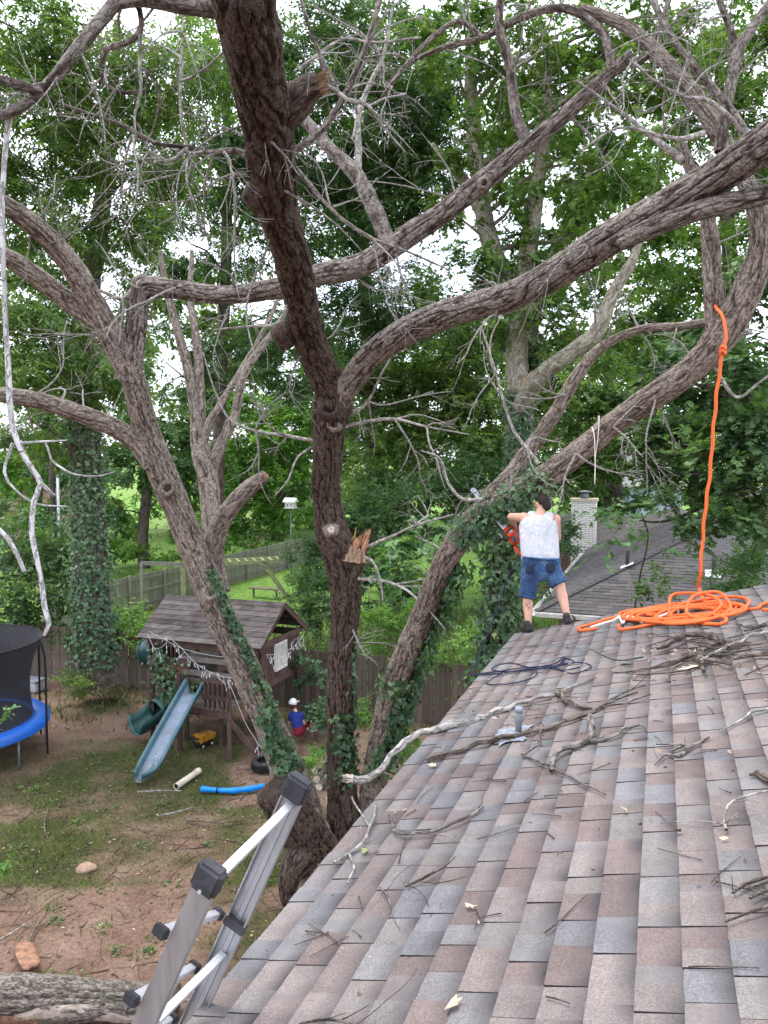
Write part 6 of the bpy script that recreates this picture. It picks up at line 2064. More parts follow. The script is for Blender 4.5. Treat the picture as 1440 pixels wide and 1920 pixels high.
t = thing('bark_slab', 'reddish slab of shed bark leaning on the fallen log', 'bark', G(50, 1815))
c0, c1 = G(42, 1775) + Z3 * .06, G(62, 1838) + Z3 * .16
dd = c1 - c0; sdv = np.cross(dd, Z3); sdv /= np.linalg.norm(sdv)
V, F = [], []
for i in range(9):
    f = i / 8
    w_ = .13 * (1 - .35 * abs(f - .4)) * (.55 if i in (0, 8) else 1)
    for j in range(7):
        x = (j / 6 - .5) * 2
        V.append(c0 + dd * f + sdv * x * w_ + Z3 * (.018 * (1 - x * x)) + np.random.default_rng(i * 7 + j).normal(0, .004, 3))
for i in range(8):
    for j in range(6):
        F.append((i * 7 + j, i * 7 + j + 1, (i + 1) * 7 + j + 1, (i + 1) * 7 + j))
so = mesh_np('slab', np.array(V), F, M['bark_red'], t, True)
md = so.modifiers.new('thick', 'SOLIDIFY'); md.thickness = .02
# loose sticks on the ground
rgs = np.random.default_rng(15)
labs = {0: 'long thin pale stick lying across the grass right of the slide foot', 1: 'crooked dark stick on the grass left of the slide', 2: 'dark stick on the soil in front of the cut stump', 3: 'grey forked stick on the soil by the fallen log', 4: 'bent pale stick at the left edge by the fallen log', 5: 'short upright-looking stick in the grass left of the yard centre', 6: 'pale root-like stick below the fallen log', 7: 'thin stick just below the slide foot'}
for i, row in enumerate([[(295, 1535), (330, 1528), (362, 1517)], [(110, 1512), (140, 1508), (170, 1490), (195, 1450)], [(350, 1542), (390, 1545), (435, 1552)], [(55, 1775), (62, 1755), (75, 1735), (88, 1720)], [(-5, 1768), (25, 1755), (52, 1734)], [(85, 1570), (84, 1545), (92, 1515)], [(40, 1915), (60, 1895), (90, 1910), (110, 1925)], [(258, 1490), (300, 1487), (340, 1486)]]):
    t = thing('stick', labs[i], 'stick', G(*row[0]), 'loose sticks in the yard')
    pp = np.array([list(G(*q_) + Z3 * rgs.uniform(.02, .06)) + [.016 - .003 * k] for k, q_ in enumerate(row)])
    limb('stem', None, M['dead' if i in (0, 4, 6, 7) else 'dead_dark'], t, 520 + i, 8, .05, pts=pp)
# fine twig litter on the soil
mb = MB()
for i in range(700):
    x, y = rgs.uniform(-7.5, 0), rgs.uniform(6.5, 16.5)
    a = rgs.uniform(0, 6.28)
    w_ = wander((x, y, gz(x, y) + .02), (math.cos(a), math.sin(a), 0), rgs.uniform(.12, .6), rgs, .06, .5)
    w_[:, 2] = ground_h(w_[:, 0], w_[:, 1]) + .012
    mb.add(*tube_vf(w_, np.linspace(rgs.choice([.004, .006, .009]), .003, len(w_)), 4))
V = np.array(mb.V)
o = mesh_np('twig_litter', V, mb.F, M['dead_dark'], None, True, {'bk': V, 'crev': np.full(len(V), .6)})
tag(o, 'thin broken twigs strewn over the yard soil', 'twigs', kind='stuff')
# ------------------------------------------------------------------ aluminium ladder at the eave
m, n, b = mat('aluminium')
v = objco(n)
br = noise(n, objco(n, (30, 30, 3)), 1.0, 6, .7)
col = ramp(n, [(.3, (.33, .335, .35)), (.7, (.46, .465, .48))], br)
st = ramp(n, [(.58, (0, 0, 0)), (.75, (1, 1, 1))], noise(n, v, 9, 7, .75))
col = mixc_(n, math_(n, 'MULTIPLY', st, .5), col, (.42, .33, .25))
n.links.new(col, b.inputs['Base Color'])
b.inputs['Metallic'].default_value = .75
n.links.new(ramp(n, [(.3, (.34, .34, .34)), (.7, (.52, .52, .52))], br), b.inputs['Roughness'])
bump(n, b, br, .15, .003)
M['alu'] = m
M['alu_bright'] = plain('bright_rung_aluminium', (.74, .75, .78), .32, .55, var=.10, scale=8)
M['cap'] = plain('ladder_end_cap', (.035, .035, .04), .7, var=.35, scale=12, bmp=.3, bscale=50, dirt=(.085, .082, .09))
KL = 2.15
a1 = CAM + KL * ray(392, 1640)
r2 = ray(268, 1920)
t2 = np.dot(a1 - CAM, E3) / np.dot(r2, E3)
LU = a1 - (CAM + t2 * r2); LU /= np.linalg.norm(LU)
LN = np.cross(E3, LU)
LN = LN if np.dot(LN, CAM - a1) > 0 else -LN


def LP(px, py, off=0.0):
    "sight line onto the ladder plane"
    v = ray(px, py)
    o = a1 + LN * off
    return CAM + v * (np.dot(o - CAM, LN) / np.dot(v, LN))


a2 = LP(564, 1466)
drop1 = (a1[2] + .02) / LU[2]
foot1, foot2 = a1 - LU * drop1, a2 - LU * (a2[2] + .02) / LU[2] + E3 * .12
lad = thing('ladder', 'aluminium ladder with black end caps leaning on the eave', 'ladder', (foot1 + foot2) / 2 * np.array([1, 1, 0]))


def rail(p, q, sgn, kw=1.0):
    "C-section rail, open towards the other rail"
    d = (q - p); L = np.linalg.norm(d); d /= L
    s = E3 - d * np.dot(E3, d); s /= np.linalg.norm(s)
    s = s * sgn
    nn = np.cross(d, s)
    prof = [(-.0, -.030), (.026, -.030), (.026, -.026), (.004, -.026), (.004, -.009), (.008, -.007), (.008, .007), (.004, .009), (.004, .026), (.026, .026), (.026, .030), (0, .030)]
    prof = [(x, y * kw) for x, y in prof]
    V = []
    for c in (p, q):
        for x, y in prof:
            V.append(c + s * x + nn * y)
    k = len(prof)
    F = [(i, (i + 1) % k, (i + 1) % k + k, i + k) for i in range(k)] + [tuple(range(k - 1, -1, -1)), tuple(range(k, 2 * k))]
    o = MB().add(V, F).build('rail', M['alu'], lad)
    MB().hexa(q - d * .020 + s * .013, d * .044, s * .027, nn * (.030 * kw + .0075), .010).build('end_cap', M['cap'], o, False)
    MB().tube([q - d * .05 + s * -.014 , q - d * .05 + s * -.019], .006, 8).build('rivet', M['alu_bright'], o)
    MB().hexa(q - d * .62 + s * .014, d * .018, s * .018, nn * (.030 * kw + .004), .004).build('bracket', M['cap'], o)
    return o, d, s, nn


r1o, d1_, s1_, n1_ = rail(foot1, a1, 1, 1.12)
r2o, d2_, s2_, n2_ = rail(foot2, a2, -1, 1.3)
def rung(name, q1, q2, hw, ht, mt):
    w = (q2 - q1); w /= np.linalg.norm(w)
    nn = np.cross(w, LU); nn /= np.linalg.norm(nn)
    uu = np.cross(nn, w)
    # flat ribbed tread on a D-shaped rung
    pr = [(-1, -.9), (-1, .75), (-.6, 1), (-.4, .85), (-.2, 1), (.0, .85), (.2, 1), (.4, .85), (.6, 1), (1, .75), (1, -.9)]
    V = [c + nn * x * hw + uu * y * ht for c in (q1, q2) for x, y in pr]
    k = len(pr)
    F = [(j, (j + 1) % k, (j + 1) % k + k, j + k) for j in range(k)] + [tuple(range(k - 1, -1, -1)), tuple(range(k, 2 * k))]
    return MB().add(V, F).build(name, mt, lad)


def rungs(name, pa, pb, qa, qb, off, caps):
    "equal rungs down the rails, the first two seen at pa-qa and pb-qb"
    A1, B1, A2, B2 = LP(*pa, off), LP(*pb, off), LP(*qa, off), LP(*qb, off)
    sp1, sp2 = np.linalg.norm(B1 - A1), np.linalg.norm(B2 - A2)
    for i in range(12):
        p, q = A1 - d1_ * sp1 * i, A2 - d2_ * sp2 * i
        if min(p[2], q[2]) < .15:
            break
        o = rung(name, p, q, .0135, .011, M['alu_bright'])
        if caps:
            w = (q - p) / np.linalg.norm(q - p)
            for c, sg in ((p, -1), (q, 1)):
                MB().hexa(c + w * sg * .004, w * .02, LN * .022, LU * .020, .005).build('end_cap', M['cap'], o, False)


rungs('rung', (416, 1637), (280, 1928), (545, 1509), (357, 1852), .004, False)
rungs('rear_rung', (303, 1746), (254, 1866), (408, 1713), (337, 1838), -.06, True)
for p_, q_ in ((foot1 - LN * .075, a1 - d1_ * .85 - LN * .062 + E3 * .018), (foot2 - LN * .075, a2 - d2_ * 1.15 - LN * .062 - E3 * .018)):
    MB().beam(p_, q_, .018, .04, LN, .004).build('rear_rail', M['alu'], lad)

# ------------------------------------------------------------------ ropes
m, n, b = mat('orange_rope')
wv = n.nodes.new('ShaderNodeTexWave')
wv.inputs['Scale'].default_value = 22
wv.inputs['Distortion'].default_value = 1.5
n.links.new(objco(n), wv.inputs['Vector'])
n.links.new(ramp(n, [(.2, (.66, .10, .016)), (.8, (.84, .17, .03))], wv.outputs['Fac']), b.inputs['Base Color'])
b.inputs['Roughness'].default_value = .65
bump(n, b, wv.outputs['Fac'], .25, .006)
M['orope'] = m
M['wrope'] = plain('white_rope_core', (.72, .66, .60), .7, var=.15, scale=30)
M['brope'] = plain('navy_rope', (.012, .014, .05), .7, var=.5, scale=60)
RR0 = .0158
rp = thing('orange_rope', 'thick orange rope hanging from the leaning trunk into a coil on the roof', 'rope', RP(1313, 1140))
hang = [P(1372, 575, 8.42), P(1350, 560, 8.34), P(1342, 572, 8.08), P(1352, 590, 7.88), P(1360, 608, 7.82), P(1361, 632, 7.78), P(1356, 655, 7.78), P(1346, 720, 7.82), P(1338, 800, 7.86), P(1332, 880, 7.9), P(1322, 960, 7.93), P(1317, 1020, 7.95), P(1313, 1075, 7.95), RP(1311, 1104, .12), RP(1322, 1128, .03), RP(1350, 1138, .03)]
hs_ = spline(np.array(hang), .04)
hs_[:, 0] += .006 * np.sin(np.arange(len(hs_)) * .8)
MB().tube(hs_, RR0 * 1.08, 10).build('hanging_line', M['orope'], rp, True)
Tq, Nq, Bq = frames(XC)
kc = P(1355, 658, 7.77)
kt = np.linspace(0, 4.2 * math.pi, 70)
kn = np.array([kc + np.array([.024 * math.cos(k), .024 * math.sin(k), .045 * (k / 6.6 - 1) + .02 * math.sin(2 * k)]) for k in kt])
MB().tube(kn, RR0 * .9, 8).build('knot', M['orope'], rp, True)
rc = np.random.default_rng(12)
path = []
tt = np.linspace(0, 11, 700)
nA = vnoise(np.c_[tt * .9, tt * 0, tt * 0], 1); nB = vnoise(np.c_[tt * .8, tt * 0 + 5, tt * 0], 2); nC_ = vnoise(np.c_[tt * .7, tt * 0 + 9, tt * 0], 3); nD = vnoise(np.c_[tt * 2.4, tt * 0 + 3, tt * 0], 4)
for i, k in enumerate(tt):
    A = 82 + 34 * nA[i]
    Bv = 15 + 8 * nB[i]
    cx = 1292 + 22 * nC_[i] - 34 * max(0, math.sin(k * .7))
    px = cx + A * math.cos(2 * math.pi * k + .5 * nB[i])
    py = 1147 - .085 * (px - 1290) + Bv * math.sin(2 * math.pi * k) + 4 * nD[i]
    path.append(RP(px, py, max(.026, .024 + .018 * nD[i] + .003 * k)))
MB().tube(np.array(path), RR0, 8).build('coil', M['orope'], rp, True)
lp = [RP(1255, 1150, .05), RP(1258, 1118, .12), RP(1285, 1112, .13), RP(1330, 1116, .14), RP(1352, 1135, .12), RP(1320, 1158, .06), RP(1288, 1150, .09), RP(1300, 1118, .17), RP(1345, 1110, .13), RP(1366, 1128, .10), RP(1372, 1150, .03)]
MB().tube(spline(np.array(lp), .04), RR0, 8).build('loop', M['orope'], rp, True)
lp = [RP(1230, 1152, .05), RP(1190, 1150, .03), RP(1150, 1158, .03), RP(1110, 1170, .03), RP(1086, 1177, .03), RP(1090, 1182, .035), RP(1120, 1178, .03)]
MB().tube(spline(np.array(lp), .04), RR0, 8).build('loop', M['orope'], rp, True)
lp = [RP(1160, 1172, .03), RP(1164, 1180, .05), RP(1195, 1176, .03), RP(1225, 1170, .03), RP(1260, 1166, .04), RP(1300, 1168, .03), RP(1350, 1170, .03), RP(1362, 1160, .05), RP(1330, 1150, .08)]
MB().tube(spline(np.array(lp), .04), RR0, 8).build('loop', M['orope'], rp, True)
lp = [RP(1360, 1148, .04), RP(1392, 1143, .025), RP(1420, 1141, .025), RP(1432, 1132, .03), RP(1470, 1128, .03), RP(1500, 1135, .03), RP(1470, 1146, .03), RP(1430, 1143, .045)]
MB().tube(spline(np.array(lp), .04), RR0, 8).build('loop', M['orope'], rp, True)
for row in ([(1108, 1176), (1130, 1169), (1150, 1163), (1162, 1156)], [(1160, 1155), (1164, 1162), (1168, 1168), (1174, 1160), (1180, 1153)], [(1180, 1152), (1190, 1160), (1205, 1167)], [(1232, 1158), (1245, 1153), (1254, 1149)]):
    MB().tube(spline(np.array([RP(x, y, .045) for x, y in row]), .03), RR0 * .8, 8).build('white_section', M['wrope'], rp, True)

hp_ = np.random.default_rng(2)
bl = thing('blue_rope', 'thin dark blue rope lying tangled on the shingles near the eave', 'rope', RP(900, 1265))
for row in ([(882, 1266), (915, 1264), (950, 1260), (985, 1254), (1015, 1250), (1040, 1244), (1058, 1232), (1052, 1245), (1030, 1252), (990, 1256), (940, 1262), (905, 1264)],
            [(940, 1262), (918, 1276), (912, 1283), (940, 1284), (975, 1278), (1002, 1270), (1006, 1258), (985, 1250), (955, 1243), (930, 1248), (926, 1258), (960, 1258), (1020, 1252)],
            [(1020, 1252), (1050, 1256), (1075, 1262), (1100, 1256), (1108, 1248), (1090, 1243), (1062, 1244), (1040, 1250), (1060, 1258), (1086, 1250)],
            [(882, 1265), (930, 1260), (980, 1252), (1030, 1249), (1075, 1243), (1060, 1234), (1045, 1246), (1000, 1256), (960, 1259)]):
    MB().tube(spline(np.array([RP(x + hp_.normal(0, 1.5), y + hp_.normal(0, .8), .012 + abs(hp_.normal(0, .01))) for x, y in row]), .03), .0055, 6).build('strand', M['brope'], bl, True)
bl2 = thing('blue_rope', 'dark blue safety line running from the eave up to the man', 'rope', RP(882, 1264))
for k in range(2):
    MB().tube(spline(np.array([RP(882, 1264, .01), P(893, 1240, 8.3) + k * .012, P(912, 1195, 8.45), P(935, 1135, 8.6) - k * .012, P(955, 1075, 8.65), P(978, 1040, 8.62)]), .05), .006, 6).build('strand', M['brope'], bl2, True)
cd = thing('cord', 'thin pale cord hanging from the leaning trunk in front of the chimney', 'cord', P(1115, 905, 8.7))
MB().tube(spline(np.array([P(1110, 800, 8.62), P(1114, 815, 8.6), P(1116, 860, 8.62), P(1115, 908, 8.64)]), .05), .006, 6).build('line', M['wrope'], cd, True)
MB().tube(np.array([XC[int(np.argmin([np.linalg.norm(p_ - P(1110, 828, 8.85)) for p_ in XC]))] + (Nq[200] * 0) + np.array([.23 * math.cos(k) * .2, .23 * math.cos(k + .3), .25 * math.sin(k)]) for k in np.linspace(0, 6.28, 30)]), .006, 5).build('loop', M['wrope'], cd, True)

# ------------------------------------------------------------------ people
def capsule_vf(p, q, r0, r1, n=16, flat0=False, flat1=False, sq=None):
    """tapered capsule; sq = (axis, factor) squashes its cross-section along an axis"""
    p, q = np.asarray(p, float), np.asarray(q, float)
    d = q - p
    L = np.linalg.norm(d)
    d = d / (L + 1e-9)
    rows = []
    if not flat0:
        for k in range(5):
            a = math.pi / 2 * (1 - k / 5)
            rows.append((p - d * r0 * math.sin(a), r0 * math.cos(a) + 1e-4))
    rows += [(p, r0), (q, r1)]
    if not flat1:
        for k in range(1, 6):
            a = math.pi / 2 * k / 5
            rows.append((q + d * r1 * math.sin(a), r1 * math.cos(a) + 1e-4))
    ref = Z3 if abs(d[2]) < .9 else np.array([1.0, 0, 0])
    s = np.cross(d, ref); s /= np.linalg.norm(s)
    u = np.cross(s, d)
    V = []
    for c, r in rows:
        for j in range(n):
            a = j * 2 * math.pi / n
            o = (s * math.cos(a) + u * math.sin(a)) * r
            if sq is not None:
                ax, f = sq
                o = o - ax * np.dot(o, ax) * (1 - f)
            V.append(c + o)
    m_ = len(rows)
    F = [(i * n + j, i * n + (j + 1) % n, (i + 1) * n + (j + 1) % n, (i + 1) * n + j) for i in range(m_ - 1) for j in range(n)]
    F += [tuple(range(n - 1, -1, -1)), tuple((m_ - 1) * n + j for j in range(n))]
    return V, F


def fused(name, caps, material, parent, voxel=.011, smooth=6):
    "one continuous surface grown over tapered limbs"
    mb = MB()
    for c in caps:
        mb.add(*capsule_vf(*c[:4], **(c[4] if len(c) > 4 else {})))
    o = mesh_np(name, np.array(mb.V), mb.F, material, None, True)
    r = o.modifiers.new('fuse', 'REMESH')
    r.mode = 'VOXEL'
    r.voxel_size = voxel
    s = o.modifiers.new('soft', 'SMOOTH')
    s.factor = .5
    s.iterations = smooth
    dg = bpy.context.evaluated_depsgraph_get()
    me = bpy.data.meshes.new_from_object(o.evaluated_get(dg))
    me.name = name
    me.polygons.foreach_set('use_smooth', np.ones(len(me.polygons), bool))
    if not me.materials:
        me.materials.append(material)
    old = o.data
    o.modifiers.clear()
    o.data = me
    bpy.data.meshes.remove(old)
    return adopt(o, parent)


def skin_mat(name, c, inks=()):
    m, n, b = mat(name)
    v = objco(n)
    col = ramp(n, [(.3, tuple(x * .86 for x in c)), (.7, tuple(min(1, x * 1.1) for x in c))], noise(n, v, 14, 5))
    for p_, r_ in inks:
        vd = n.nodes.new('ShaderNodeVectorMath'); vd.operation = 'DISTANCE'
        n.links.new(v, vd.inputs[0]); vd.inputs[1].default_value = tuple(float(x) for x in p_)
        near = ramp(n, [(.7, (1, 1, 1)), (1.0, (0, 0, 0))], math_(n, 'DIVIDE', vd.outputs['Value'], r_))
        ink = ramp(n, [(.47, (1, 1, 1)), (.53, (0, 0, 0))], noise(n, v, 38, 2))
        col = mixc_(n, math_(n, 'MULTIPLY', math_(n, 'MULTIPLY', near, ink), .75), col, (.06, .06, .075))
    n.links.new(col, b.inputs['Base Color'])
    b.inputs['Roughness'].default_value = .55
    b.inputs['Subsurface Weight'].default_value = .08
    return m


def hand(rows_palm, side, caps, scale=1.0):
    "adds a palm, four curled fingers and a thumb to caps. rows_palm = wrist, knuckle centre, curl direction, across"
    w, k, curl, acr = (np.asarray(x, float) for x in rows_palm)
    acr = acr / np.linalg.norm(acr); curl = curl / np.linalg.norm(curl)
    fwd = (k - w) / np.linalg.norm(k - w)
    for j, (o, L) in enumerate(zip((-1.5, -.5, .5, 1.5), (.9, 1.05, 1.0, .8))):
        b0 = k + acr * o * .019 * scale
        caps.append((w + acr * o * .012 * scale, b0, .014 * scale, .012 * scale))
        m1 = b0 + (fwd * .75 + curl * .6) * .034 * L * scale
        m2 = m1 + (curl * .95 + fwd * .1) * .026 * L * scale
        m3 = m2 + (curl * .5 - fwd * .8) * .020 * L * scale
        caps += [(b0, m1, .0095 * scale, .009 * scale), (m1, m2, .009 * scale, .0085 * scale), (m2, m3, .0085 * scale, .0075 * scale)]
    tb = w + (k - w) * .35 + acr * side * .028 * scale
    t1 = tb + (acr * side * .5 + fwd * .6 + curl * .4) * .036 * scale
    t2 = t1 + (fwd * .5 + curl * .9 - acr * side * .2) * .028 * scale
    caps += [(tb, t1, .0125 * scale, .0105 * scale), (t1, t2, .0105 * scale, .009 * scale)]


# --- man with the chainsaw, seen from behind
fL, fR = RP(990, 1186), RP(1068, 1170)
dL, dR = (fL - CAM) @ FWD, (fR - CAM) @ FWD
J = dict(
    ankL=P(991, 1168, dL + .01), kneL=P(989, 1116, dL + .12), hipL=P(996, 1063, dL + .12),
    ankR=P(1063, 1153, dR + .01), kneR=P(1050, 1099, (dL + dR) / 2 + .13), hipR=P(1031, 1062, dL + .12))
DH = dL + .10
wai, che = P(1013, 1036, DH + .04), P(1010, 990, DH + .16)
nek, hed = P(1013, 962, DH + .30), P(1018, 947, DH + .36)
shL, shR = P(982, 971, DH + .24), P(1041, 974, DH + .24)
elL, elR = P(958, 969, DH + .40), P(1045, 1008, DH + .38)
haL, haR = P(966, 990, DH + .60), P(990, 1008, DH + .58)
sqF = dict(sq=(FWD, .74))
tatL = P(992, 1134, dL - .02); tatR = P(1057, 1110, dR - .0)
man = thing('person', 'man in white tank top and denim shorts cutting the tree with a chainsaw', 'person', (fL + fR) / 2)
M['skin'] = skin_mat('sunburnt_skin', (.56, .31, .22), [(tatL, .075), (tatR, .085)])
LR = RGT
caps = [
    (wai - LR * .075, che - LR * .085, .11, .115, sqF), (wai + LR * .075, che + LR * .085, .11, .115, sqF), (wai, P(1013, 1062, DH), .12, .13, sqF),
    (che, nek, .12, .06, sqF), (che - LR * .05, shL, .10, .066), (che + LR * .05, shR, .10, .066), (nek, hed, .058, .055),
    (J['hipL'], J['kneL'], .092, .062), (J['kneL'], J['kneL'] * .62 + J['ankL'] * .38, .056, .060), (J['kneL'] * .62 + J['ankL'] * .38, J['ankL'], .060, .036),
    (J['hipR'], J['kneR'], .092, .062), (J['kneR'], J['kneR'] * .62 + J['ankR'] * .38, .056, .060), (J['kneR'] * .62 + J['ankR'] * .38, J['ankR'], .060, .036),
    (J['ankL'], fL + Z3 * .05, .036, .036), (J['ankR'], fR + Z3 * .05, .036, .036),
    (shL, elL, .060, .046), (elL, haL * .85 + elL * .15, .046, .031), (shR, elR, .060, .046), (elR, haR * .85 + elR * .15, .046, .031),
]
# head: skull, jaw, nose, ears
hf = np.array([-.45, .80, -.35]); hf /= np.linalg.norm(hf)          # looks at the saw
hu = Z3 - hf * np.dot(Z3, hf); hu /= np.linalg.norm(hu)
hr = np.cross(hf, hu)
caps += [(hed - hf * .025 + hu * .02, hed + hf * .02 + hu * .02, .088, .082), (hed + hf * .02, hed + hf * .055 - hu * .06, .072, .045),
         (hed + hf * .09 - hu * .005, hed + hf * .11 - hu * .025, .012, .014), (hed - hr * .085 - hu * .01, hed - hr * .095 + hu * .02, .014, .016), (hed + hr * .085 - hu * .01, hed + hr * .095 + hu * .02, .014, .016)]
sax = P(903, 927, DH + .70) - P(968, 1004, DH + .52); sax /= np.linalg.norm(sax)
hand((haL * .8 + elL * .2, haL, -sax * .3 - Z3, sax), 1, caps)
hand((haR * .8 + elR * .2, haR, FWD, np.cross(FWD, sax)), 1, caps)
body = fused('body', caps, M['skin'], man, .0105, 3)
m, n, b = mat('white_cotton')
v = objco(n)
n.links.new(ramp(n, [(.3, (.48, .495, .54)), (.7, (.57, .58, .625))], noise(n, v, 7, 4)), b.inputs['Base Color'])
b.inputs['Roughness'].default_value = .85
bump(n, b, math_(n, 'ADD', noise(n, objco(n, (14, 14, 5)), 1.0, 4, .55, 2.0), math_(n, 'MULTIPLY', noise(n, v, 300, 2), .06)), .8, .045)
M['cotton'] = m
e_ = .012
tk = [(wai - LR * .085 - Z3 * .05, che - LR * .09, .14, .142, sqF), (wai + LR * .085 - Z3 * .05, che + LR * .09, .14, .142, sqF), (wai - Z3 * .06, che, .16, .155, sqF),
      (che - LR * .05, P(997, 968, DH + .25), .13, .066, sqF), (che + LR * .05, P(1029, 969, DH + .25), .13, .066, sqF)]
fused('tank_top', tk, M['cotton'], man, .009, 3)
m, n, b = mat('denim')
v = objco(n)
dn = noise(n, v, 6, 6, .7)
col = ramp(n, [(.35, (.016, .045, .12)), (.52, (.035, .10, .23)), (.68, (.12, .22, .38))], dn)
n.links.new(col, b.inputs['Base Color'])
b.inputs['Roughness'].default_value = .85
bump(n, b, math_(n, 'ADD', noise(n, v, 11, 5, .6, 2.0), math_(n, 'MULTIPLY', noise(n, v, 250, 2), .15)), 1.0, .045)
M['denim'] = m
kL, kR = J['hipL'] + (J['kneL'] - J['hipL']) * 1.10, J['hipR'] + (J['kneR'] - J['hipR']) * .92
sh = [(P(1013, 1046, DH), P(1013, 1068, DH), .150, .145, dict(sq=(FWD, .8), flat0=True)), (P(1000, 1047, DH), J['hipL'] + Z3 * .02, .128, .122, dict(sq=(FWD, .9), flat0=True)), (P(1030, 1048, DH), J['hipR'] + Z3 * .02, .128, .122, dict(sq=(FWD, .9), flat0=True)),
      (J['hipL'], kL, .118, .092, dict(flat1=True)), (J['hipR'], kR, .118, .092, dict(flat1=True))]
sho = fused('shorts', sh, M['denim'], man, .009, 2)
for p0_, p1_, r_ in ((J['hipL'], kL, .096), (J['hipR'], kR, .096)):      # turned hems
    dd = (p1_ - p0_) / np.linalg.norm(p1_ - p0_)
    sx_ = np.cross(dd, FWD); sx_ /= np.linalg.norm(sx_); sy_ = np.cross(dd, sx_)
    a_ = np.linspace(0, 2 * math.pi, 33)
    MB().tube(np.array([p1_ - dd * (.018 - .006 * math.sin(2 * q)) + sx_ * math.cos(q) * r_ + sy_ * math.sin(q) * r_ for q in a_]), .011, 8, False).build('hem', M['denim'], sho, True)
a_ = np.linspace(0, 2 * math.pi, 41)
MB().tube(np.array([P(1013, 1047, DH) + RGT * math.cos(q) * .195 + FWD * math.sin(q) * .125 - Z3 * .012 * math.cos(q) for q in a_]), .014, 8, False).build('waistband', M['denim'], sho, True)
M['denim_dark'] = plain('dark_denim_patch', (.02, .03, .055), .9, var=.4, scale=40)
for px, py, w_ in ((992, 1068, .055), (1032, 1066, .055)):      # back pockets
    c = P(px, py, DH - .112)
    V, F = [], []
    for i in range(5):
        for j in range(5):
            x, z = (i / 4 - .5) * 2 * w_, (j / 4 - .5) * 2 * w_
            if j == 0:
                z += .02 * (abs(i - 2) / 2)
            V.append(c + RGT * x + Z3 * z + FWD * (.35 * x * x / .1 + .02 * 0))
    for i in range(4):
        for j in range(4):
            F.append((i * 5 + j, i * 5 + j + 1, (i + 1) * 5 + j + 1, (i + 1) * 5 + j))
    q = mesh_np('pocket', np.array(V), F, M['denim_dark'], sho, True)
    md = q.modifiers.new('wrap', 'SHRINKWRAP'); md.target = sho; md.offset = .004
    md = q.modifiers.new('thick', 'SOLIDIFY'); md.thickness = .004
hc = [(hed - hf * .035 + hu * .035, hed + hf * .005 + hu * .045, .092, .080), (hed - hf * .05 - hu * .02, hed - hf * .04 + hu * .03, .070, .085), (hed + hf * .03 + hu * .08, hed + hf * .06 + hu * .075, .035, .025)]
ho = fused('hair', hc, plain('dark_hair', (.022, .015, .012), .6, var=.5, scale=60, bmp=.8, bscale=120), man, .008, 2)
M['shoe'] = plain('dark_shoe', (.025, .022, .022), .6, var=.4, scale=20)
M['sole'] = plain('rubber_sole', (.05, .05, .05), .8)
for f_, tw_ in ((fL, np.array([-.25, .97, 0])), (fR, np.array([.45, .89, 0]))):
    tw_ = tw_ - NRM * np.dot(tw_, NRM); tw_ /= np.linalg.norm(tw_)
    sdx = np.cross(tw_, NRM)
    s0 = f_ + NRM * .045
    so = fused('shoe', [(s0 - tw_ * .05, s0 + tw_ * .07, .046, .044), (s0 + tw_ * .07 - NRM * .008, s0 + tw_ * .17 - NRM * .012, .047, .034), (s0 - tw_ * .045, s0 - tw_ * .04 + NRM * .055, .046, .044)], M['shoe'], man, .007, 3)
    MB().hexa(f_ + tw_ * .055 + NRM * .022, tw_ * .14, sdx * .045, NRM * .010, .01).build('sole', M['sole'], so)

# --- chainsaw
cs0 = P(962, 1003, DH + .60)
cs = thing('chainsaw', 'orange chainsaw held by the man, its bar cutting into the leaning trunk', 'chainsaw', cs0)
sn = -FWD - sax * np.dot(-FWD, sax); sn /= np.linalg.norm(sn)
su = np.cross(sn, sax); su = su if su[2] > 0 else -su
M['saw_or'] = plain('saw_orange', (.72, .06, .015), .38, var=.12, scale=10, spec=.5)
M['saw_dk'] = plain('saw_grey', (.05, .05, .052), .5)
cl = lambda a, u, nn: cs0 + sax * a + su * u + sn * nn
bd = MB().hexa(cl(0, -.01, 0), sax * .125, su * .075, sn * .062, .03).build('engine_housing', M['saw_or'], cs, True)
MB().hexa(cl(.02, .085, 0), sax * .075, su * .035, sn * .05, .02).build('top_cover', M['saw_or'], cs, True)
MB().tube([cl(.03, -.01, .060), cl(.03, -.01, .080)], [.062, .050], 20).build('starter_cover', M['saw_or'], bd, True)
MB().tube([cl(.05, .0, .080), cl(.05, .0, .083)], .026, 16).build('badge', M['white_trim'], bd)
MB().hexa(cl(-.05, -.03, .064), sax * .05, su * .03, sn * .008, .006).build('vent_grille', M['saw_dk'], bd)
MB().hexa(cl(.06, -.085, 0), sax * .07, su * .02, sn * .05, .012).build('bumper', M['saw_dk'], cs)
MB().tube(spline(np.array([cl(-.10, .03, 0), cl(-.19, .04, 0), cl(-.27, .0, 0), cl(-.30, -.05, 0), cl(-.25, -.085, 0), cl(-.12, -.08, 0)]), .02), .018, 10).build('rear_handle', M['saw_or'], cs, True)
MB().tube(spline(np.array([cl(.06, -.06, .085), cl(.07, .04, .10), cl(.07, .13, .07), cl(.07, .14, -.04), cl(.06, .05, -.085)]), .02), .013, 10).build('front_handle', M['saw_dk'], cs, True)
MB().hexa(cl(.13, .14, 0), sax * .008, su * .05, sn * .055, .005).build('hand_guard', M['saw_dk'], cs)
nb = 14
o2 = [(0.05, -.036), (0.76, -.030)] + [(.76 + .030 * math.sin(k * math.pi / nb), -.030 * math.cos(k * math.pi / nb)) for k in range(1, nb)] + [(.76, .030), (.05, .036)]
V = [cl(a, u - .02, .003) for a, u in o2] + [cl(a, u - .02, -.003) for a, u in o2]
k = len(o2)
